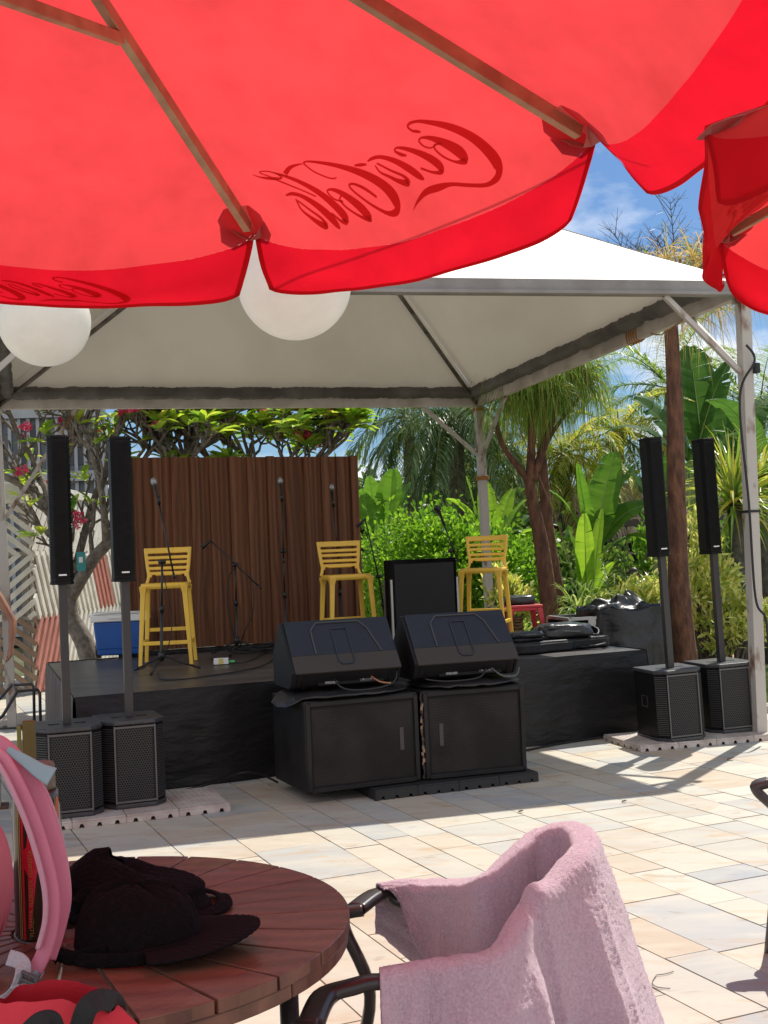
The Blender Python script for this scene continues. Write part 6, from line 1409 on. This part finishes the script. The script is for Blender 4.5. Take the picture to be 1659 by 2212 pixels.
strap3('webbing', [(18, 2068, 0), (45, 2078, -.01), (50, 2100, -.02), (36, 2140, -.02), (8, 2165, 0), (-30, 2185, 0)], 2.37, .030, .004, GWB, (.5, -1, .2))
strap3('webbing', [(70, 2100, 0), (78, 2110, 0), (88, 2095, .03)], 2.36, .018, .004, mat('grey_blue_web', (.16, .19, .22), .8), (.2, -1, .2))
b = MB(); q = D(64, 2122, 2.34)-BP_; M_ = Matrix.Rotation(R(25), 3, 'Y')
b.box(q, (.034, .010, .007), M=M_); b.box(q+Vector((.0, 0, .014)), (.034, .010, .006), M=M_); b.box(q+Vector((-.016, 0, .007)), (.006, .010, .02), M=M_); b.box(q+Vector((.016, 0, .007)), (.006, .010, .02), M=M_); b.build('buckle', mat('buckle_grey', (.07, .07, .075), .35), t, bevel=.002)
# ------------------------------------------------------------------ red bag with black handle, on a chair nearer the camera
p = D(130, 2300, 1.86); b = MB(); b.box((p.x, 1.86, .42), (.46, .36, .03)); tb_ = empty('low_stool', (0, 0, 0), 0, 'low wooden stool in front of the table holding the red bag', 'stool'); b.build('seat', TW, tb_)
for sx in (-1, 1):
    for sy in (-1, 1): b = MB(); b.box((p.x+sx*.19, 1.86+sy*.14, .2), (.04, .04, .40)); b.build('leg', TW, tb_)
t = empty('red_bag', (p.x, 1.86, .44), 0, 'bright red bag with a black strap in the bottom left corner', 'bag')
REDB = mat('red_neoprene', (.66, .03, .05), .7, c2=(.6, .025, .045), scale=10, bump=.15, bscale=200, trans=.08)
b = MB(); zt1 = D(150, 2140, 1.86).z-.44
def fr_(u, v):
    th = u*2*math.pi; k = v; r = max(.02, math.sin(math.pi*min(.985, .25+.75*k)))**.28 if k > .1 else 1.0; x = .215*r*math.copysign(abs(math.cos(th))**.7, math.cos(th)); y = .10*r*math.sin(th)
    return (x, y, zt1*k*(1-.16*max(0, x/.215-.1)-.07*max(0, -x/.215-.2))+.012*nz(th*2, k*3))
b.grid(fr_, 60, 30); b.build('body', REDB, t, fixn=False)
b = MB(); sweep(b, smoothpath([D(172, 2225, 1.78)-Vector(t.location), D(188, 2178, 1.78)-Vector(t.location), D(215, 2160, 1.80)-Vector(t.location), D(245, 2166, 1.84)-Vector(t.location), D(252, 2190, 1.9)-Vector(t.location)], 8), .032, .004, up=(.2, -1, .5)); b.build('handle', BCL, t)
b = MB(); sweep(b, smoothpath([D(60, 2230, 1.74)-Vector(t.location), D(85, 2208, 1.74)-Vector(t.location), D(110, 2205, 1.75)-Vector(t.location), D(120, 2230, 1.76)-Vector(t.location)], 8), .028, .004, up=(.2, -1, .5)); b.build('handle', BCL, t)
# leaf litter and a hair tie on the paving
for i, (x, y, s) in enumerate(((1570, 1642, .03), (1118, 1755, .02), (1342, 1733, .02))):
    p = G(x, y, .006); b = MB(); leaf(b, Vector((0, 0, 0)), Vector((1, .4, .1)), s*2.2, s*1.2, Vector((0, 0, 1)), -.1); o = b.build('dry_leaf', mat('dry_leaf_brown', (.10, .05, .03), .9), None, fixn=False, solid=.001); o.location = p
    tag(o, ['brown curled dry leaf on the sunlit paving near the right pallet', 'tiny dry leaf on the paving at the shadow edge below the bass cabinets', 'tiny dry leaf on the shaded paving left of the right pallet'][i], 'dry leaf')
b = MB(); b.tube(smoothpath([G(1418, 2106, .006), G(1409, 2122, .006), G(1420, 2132, .006), G(1448, 2135, .006)]), .0018, 5); b.tube(smoothpath([G(1418, 2106, .006), G(1440, 2103, .006), G(1455, 2098, .006)]), .0018, 5); tag(b.build('thread', mat('thread_grey', (.2, .18, .16), .9)), 'curled thin grey thread on the sunlit paving right of the towel', 'thread')
# ================================================================== RED UMBRELLAS
REDC = mat('red_canvas', (.60, .025, .03), .85, c2=(.56, .03, .035), scale=6, bump=.25, bscale=500, bdist=.001, trans=.62, tcol=(.69, .055, .058), spec=.15)
REDV = mat('red_valance_shaded', (.58, .016, .022), .85, c2=(.54, .010, .02), scale=6, bump=.25, bscale=500, bdist=.001, trans=.55, tcol=(.70, .007, .022), spec=.15)  # same canvas as the panels, its shade put into a deeper red
REDD = mat('red_hem', (.42, .008, .015), .85, trans=.30, tcol=(.75, .02, .04), spec=.15)
LOGO = mat('show_through_print', (.56, .026, .031), .85, trans=.58, tcol=(.64, .052, .055), spec=.15)
POCK = mat('dusty_rose_patch', (.50, .19, .18), .85, trans=.38, tcol=(.72, .24, .23), spec=.1)
RIBW = mat('rib_wood', (.40, .27, .16), .5, c2=(.28, .17, .10), scale=9, stretch=(1, 1, 1), bump=.2, bscale=40)
def octagon(a, c, z, rise, side):
    """octagonal umbrella; a, c = two neighbouring rim corners, side = +1/-1 where the centre lies"""
    a = Vector((a.x, a.y, z)); c = Vector((c.x, c.y, z)); d = c-a; S = d.length; Rr = S/(2*math.sin(math.pi/8)); n_ = Vector((d.y, -d.x, 0)).normalized()*side
    ctr = (a+c)/2+n_*Rr*math.cos(math.pi/8); a0 = math.atan2(a.y-ctr.y, a.x-ctr.x); a1 = math.atan2(c.y-ctr.y, c.x-ctr.x); st_ = math.atan2(math.sin(a1-a0), math.cos(a1-a0))
    return ctr, [ctr+Vector((Rr*math.cos(a0+st_*k), Rr*math.sin(a0+st_*k), 0)) for k in range(8)], ctr+Vector((0, 0, rise)), Rr
def psurf(cor, ap, k, u, v):
    """panel k; u along the rim, v rim -> apex"""
    e = cor[k].lerp(cor[(k+1) % 8], u); p = e.lerp(ap, v); sc = (cor[0]-cor[1]).length
    return p+Vector((0, 0, -.050*sc*4*u*(1-u)*(1-v)*1.0*math.sin(min(1, .25+v*1.6)*math.pi/2)-.15*sc/1.47*(4*u*(1-u))**.6*max(0, 1-v/.17)**2.6+.010*nz(u*3.3, v*3, k*3.7)*(1-v)+.004*nz(u*9, v*4, k)*(1-v)))
STROKES = [
 [(1062, 142, 10), (1040, 138, 18), (1010, 132, 14), (985, 108, 12), (1000, 88, 18), (1040, 80, 18), (1090, 85, 24), (1220, 112, 38), (1350, 158, 44), (1450, 212, 50), (1515, 262, 54), (1520, 295, 34), (1490, 318, 20), (1440, 334, 13), (1340, 344, 12), (1240, 352, 13), (1165, 370, 24), (1090, 392, 22), (1042, 424, 12), (1012, 454, 2)],
 [(1150, 205, 8), (1122, 222, 8), (1080, 215, 9), (1052, 190, 11), (1070, 172, 13), (1130, 176, 26), (1230, 206, 46), (1300, 236, 50), (1325, 262, 32), (1270, 272, 11), (1200, 258, 10), (1150, 230, 10), (1145, 208, 11), (1185, 198, 10)],
 [(978, 262, 10), (945, 258, 18), (910, 242, 12), (915, 226, 12), (950, 226, 18), (1020, 240, 26), (1110, 266, 34), (1175, 295, 36), (1182, 316, 20), (1130, 322, 10), (1060, 312, 10)],
 [(745, 292, 8), (770, 278, 18), (820, 270, 20), (900, 286, 26), (990, 318, 32), (1050, 342, 26), (1080, 352, 8)],
 [(790, 310, 8), (820, 340, 10), (870, 355, 12), (930, 370, 18), (985, 372, 26), (960, 350, 12), (880, 330, 10), (800, 300, 10)],
 [(668, 312, 10), (705, 308, 18), (740, 306, 10)],
 [(562, 382, 6), (545, 392, 9), (500, 388, 9), (430, 365, 10), (385, 335, 10), (368, 316, 12), (385, 304, 12), (440, 304, 18), (560, 318, 26), (700, 346, 36), (830, 388, 40), (905, 432, 46), (915, 468, 30), (860, 484, 14), (760, 470, 10), (670, 440, 10), (636, 415, 10), (660, 404, 12), (720, 414, 14), (798, 440, 10)],
 [(360, 322, 8), (320, 336, 16), (285, 358, 26), (258, 400, 30)],
 [(600, 488, 8), (545, 486, 8), (508, 462, 10), (520, 448, 12), (570, 450, 22), (650, 474, 32), (720, 500, 36), (758, 520, 22), (700, 524, 10), (620, 508, 9), (580, 484, 10), (590, 466, 8)],
 [(66, 428, 4), (110, 438, 10), (180, 438, 20), (235, 430, 12), (215, 408, 10), (160, 396, 8), (115, 400, 8), (112, 412, 8), (160, 425, 8), (215, 446, 9), (290, 466, 9), (360, 480, 8), (440, 494, 8)],
 [(190, 402, 8), (260, 415, 18), (350, 438, 24), (450, 470, 30), (550, 512, 34), (615, 548, 34), (590, 562, 12), (530, 545, 9)],
 [(262, 522, 8), (295, 508, 18), (350, 508, 20), (430, 528, 28), (510, 556, 34), (560, 578, 24), (580, 588, 6)],
 [(320, 528, 8), (350, 568, 10), (400, 588, 14), (460, 600, 22), (500, 598, 22), (470, 578, 12), (400, 560, 10), (330, 535, 8)]]
def logo_uv(cor, ap, k):
    """the traced lettering as (u, v, half width vector) on panel k of the first umbrella"""
    a, c = cor[k], cor[(k+1) % 8]; n_ = (c-a).cross(ap-a).normalized(); res = []; Minv = Matrix(((c-a), (ap-a), n_)).transposed().inverted()
    for st_ in STROKES:
        pts = []
        P2 = smoothpath([(x, y, w_) for x, y, w_ in st_], 5)
        for i, q in enumerate(P2):
            d = (P2[min(i+1, len(P2)-1)]-P2[max(i-1, 0)]); dx, dy = d.x, d.y; L_ = math.hypot(dx, dy) or 1; nx, ny = -dy/L_, dx/L_; row = []
            for sg in (-1, 1):
                X = q.x+sg*nx*q.z*.5; Y_ = q.y+sg*ny*q.z*.5; vx = (950+X/1.508)/1.8228; vy = (380+Y_/1.508)/1.8228; r_ = ray(vx, vy); o_ = Vector((0, 0, CAMH)); tt = (a-o_).dot(n_)/r_.dot(n_); w3 = Minv @ (o_+r_*tt-a); vv = w3.y; uu = w3.x/(1) ; row.append((uu, vv))
            pts.append(row)
        res.append(pts)
    return res
def lay_logo(strokes, surf, mt, parent, off=-.004):
    b = MB()
    for pts in strokes:
        vs = []
        for row in pts:
            for uu, vv in row: vs.append(surf(uu, vv))
        b.add(vs, [(2*i, 2*i+1, 2*i+3, 2*i+2) for i in range(len(pts)-1)])
    return b.build('lettering', mt, parent, fixn=False)
def umbrella(cor, ap, ctr, lab, drop, ins, swing, slider, seed=0, logos=(), vlogos=(), strokes=None, ribvis=True, poleR=.028):
    t = empty('umbrella', (ctr.x, ctr.y, 0), 0, lab, 'umbrella', 'red umbrellas'); O_ = Vector(t.location); sc = (cor[0]-cor[1]).length/1.47
    for k in range(8):
        b = MB(); b.grid(lambda u, v: psurf(cor, ap, k, u, v**1.6)-O_, 40, 34); pnl = b.build('canopy_panel', REDC, t, fixn=False)
        a, c = cor[k], cor[(k+1) % 8]; mid = (a+c)/2; outw = (mid-ctr); outw.z = 0; outw.normalize(); dv = (c-a)
        def val(u, v, k=k, a=a, dv=dv, outw=outw):
            x = 2*u-1; il, ir = ins(k); uu = u+(il*(1-u)**3-ir*u**3)*v**1.3; bw = swing(k); dr = math.sqrt(max(.01, drop*drop-bw*bw))*(1-.10*abs(x)**10)-.13*sc*(4*u*(1-u))**.6
            bow = swing(k)*v+.05*math.sin(math.pi*u)*v+.020*nz(u*4+seed, v*1.5, k*3.1)*v*1.4+.03*v*(abs(x)**3)*math.sin(k*1.7+x*2+seed)
            p = a+dv*uu+outw*bow; z0 = psurf(cor, ap, k, min(1, max(0, u)), 0)
            return Vector((p.x, p.y, z0.z-dr*v))-O_
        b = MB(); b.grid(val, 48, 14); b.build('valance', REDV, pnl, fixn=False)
        b = MB(); b.grid(lambda u, v: val(u, .93+.075*v)+outw*(-.004), 48, 2); b.grid(lambda u, v: val(u*.02, v)-outw*.004, 1, 14); b.grid(lambda u, v: val(1-u*.02, v)-outw*.004, 1, 14); b.build('hem', REDD, pnl, fixn=False)
        if k in logos: lay_logo(strokes, lambda uu, vv: logo_surf(cor, ap, k, uu, vv)-O_, LOGO, pnl)
        if k in vlogos:
            lay_logo(strokes, lambda uu, vv: vl(uu, vv, val, outw), mat('show_through_print_dark', (.52, .010, .018), .85, trans=.54, tcol=(.62, .006, .018), spec=.15), pnl)  # print darkened to go with the shade painted into the valance
    for k in range(8):
        d = (ap-cor[k]); r0 = cor[k]+d*.035+Vector((0, 0, -.030*sc)); r1 = cor[k]+d*.97+Vector((0, 0, -.03*sc)); b = MB(); b.bar(r0-O_, r1-O_, .030*sc, .044*sc); b.build('rib', RIBW, t, bevel=.004)
        at = cor[k]+d*.53+Vector((0, 0, -.055*sc)); sl_ = Vector((ctr.x, ctr.y, slider)); rd = (cor[k]-ctr); rd.z = 0; rd.normalize(); b = MB(); b.bar(at-O_, sl_+rd*.05-O_, .028*sc, .036*sc); b.build('strut', RIBW, t, bevel=.004)
        # corner pocket: hexagonal patch against the cloth and a folded cup round the rib end
        dn = d.normalized(); tg = Vector((-(cor[k]-ctr).y, (cor[k]-ctr).x, 0)).normalized(); dnz = Vector((0, 0, -1)); q = cor[k]
        def pt(s, w_, h): return q+dn*s*sc+tg*w_*sc+dnz*h*sc-O_-dn*0
        kk, km = k, (k-1) % 8
        b = MB()
        hexp = [(0.0, -.030), (.045, -.088), (.14, -.085), (.18, -.05), (.18, .05), (.14, .085), (.045, .088), (0.0, .030)]
        slope = math.tan(math.pi/8)
        def sink(w_): return .014+abs(w_)*.05
        vs = [pt(s, w_, sink(w_)) for s, w_ in hexp]+[pt(.10, 0, .014)]; b.add(vs, [(i, (i+1) % 8, 8) for i in range(8)]); b.build('corner_patch', POCK, t, fixn=False)
        b = MB(); cup = [(-.01, -.02, .02), (-.005, -.07, .02), (.05, -.10, .026), (.115, -.088, .030), (.075, -.035, .062), (.060, 0, .072), (.075, .035, .062), (.115, .088, .030), (.05, .10, .026), (-.005, .07, .02), (-.01, .02, .02)]
        vs = [pt(*c_) for c_ in cup]+[pt(.025, 0, .052)]; b.add(vs, [(i, i+1, 11) for i in range(10)]+[(10, 0, 11)]); b.build('corner_pocket', POCK, t, fixn=False, solid=.002)
    b = MB(); b.tube([Vector((0, 0, 0)), Vector((0, 0, ap.z-.03))], poleR, 12); b.build('pole', RIBW, t); b = MB(); b.tube([Vector((0, 0, slider-.06)), Vector((0, 0, slider+.05))], .06, 12); b.tube([Vector((0, 0, ap.z-.14)), Vector((0, 0, ap.z-.04))], .06, 12); b.build('hub', RIBW, t)
    b = MB(); b.lathe([(.30, 0), (.30, .07), (.08, .12), (.04, .35), (.0, .35)], 24); b.build('base', mat('concrete', (.3, .29, .27), .9, bump=.4), t)
    return t
def logo_surf(cor, ap, k, uu, vv):
    # convert planar coordinates (uu along rim, vv toward apex, from corner a) to panel parameters
    e = 1-vv; u = (uu)/e if e > .05 else .5
    return psurf(cor, ap, k, u, vv)+Vector((0, 0, -.004))-(cor[k]+cor[(k+1) % 8]-ap*2).normalized()*.0
def vl(uu, vv, val, outw):
    # lettering shown on the hanging valance
    return val(.685-(UMAX-uu)*1.0, .90-.72*(vv-VMIN)/(VMAX-VMIN))-outw*.006
UZ = 3.05; C1, C2 = G(550, 498, UZ), G(1290, 288, UZ)
ctr1, cor1, ap1, R1 = octagon(C1, C2, UZ, .68, 1)
_d = (C2-C1).normalized(); _n = Vector((_d.y, -_d.x, 0)); tilt = lambda q: q+Vector((0, 0, .075*(q-C1).dot(_n)))      # the canopy leans a little
cor1 = [tilt(q) for q in cor1]; ap1 = tilt(ap1)
strokes1 = logo_uv(cor1, ap1, 0)
_a = [a for s in strokes1 for r in s for a in r]; UMIN, UMAX = min(a[0] for a in _a), max(a[0] for a in _a); VMIN, VMAX = min(a[1] for a in _a), max(a[1] for a in _a); print('LOGO', UMIN, UMAX, VMIN, VMAX)
def ins1(k): return {0: (.035, .09), 1: (.015, .05), 7: (.05, .045)}.get(k, (.04, .04))
def sw1(k): return {0: .03, 7: .02, 1: .17}.get(k, .03)
umbrella(cor1, ap1, ctr1, 'large red umbrella filling the top of the view, mirrored lettering showing through its cloth', .30, ins1, sw1, 3.20, 0, logos=(0,), vlogos=(7,), strokes=strokes1)
A2, B2 = G(1522, 272, 2.42), G(1548, 505, 2.42)
ctr2, cor2, ap2, R2 = octagon(A2, B2, 2.42, .38, -1)
if (ctr2-Vector((0, 0, ctr2.z))).x < A2.x: ctr2, cor2, ap2, R2 = octagon(A2, B2, 2.42, .38, 1)
def ins2(k): return {7: (.22, .02)}.get(k, (.04, .05))
umbrella(cor2, ap2, ctr2, 'smaller red umbrella cut off at the right edge with stained cloth', .17, ins2, lambda k: {0: -.01}.get(k, .02), 2.35, 4, logos=(0,), strokes=strokes1)
# ------------------------------------------------------------------ globe lamps on a cable
GLB = mat('globe_plastic', (.84, .82, .77), .35, c2=(.76, .70, .60), scale=5, ramp=(.55, .8), amt=.35, trans=.48, tcol=(.96, .95, .90), spec=.3)
gl = []
for i, (x, y, Y_, lab) in enumerate(((636, 611, 6.1, 'larger looking white globe lamp hanging behind the notch of the red umbrella'), (96, 693, 7.65, 'white globe lamp hanging at the left edge below the red umbrella'))):
    p = D(x, y, Y_); t = empty('globe_lamp', (p.x, p.y, p.z), 0, lab, 'globe lamp', 'white globe lamps')
    b = MB(); n_ = 28; b.lathe([(.291*math.cos(R(-90+170*k/n_)), .291*math.sin(R(-90+170*k/n_))) for k in range(n_+1)], 48); b.build('globe', GLB, t)
    b = MB(); b.lathe([(.07, .27), (.07, .315), (.03, .34), (0, .34)], 20); b.build('cap', mat('lamp_cap', (.08, .08, .08), .5), t)
    b = MB(); b.tube([(0, 0, .33), (0, 0, 3.8-p.z)], .006, 6); b.build('cord', BP, t); gl.append(Vector((p.x, p.y, 3.8)))
dv_ = (gl[0]-gl[1]); b = MB(); e0 = gl[1]-dv_*.75; e1 = gl[0]+dv_*1.0; b.tube([Vector((e0.x, e0.y, 3.9)), gl[1], (gl[0]+gl[1])/2-Vector((0, 0, .02)), gl[0], Vector((e1.x, e1.y, 3.9))], .0035, 6); o = b.build('overhead_cable', BP); tag(o, 'thin black overhead cable carrying the white globe lamps', 'cable')
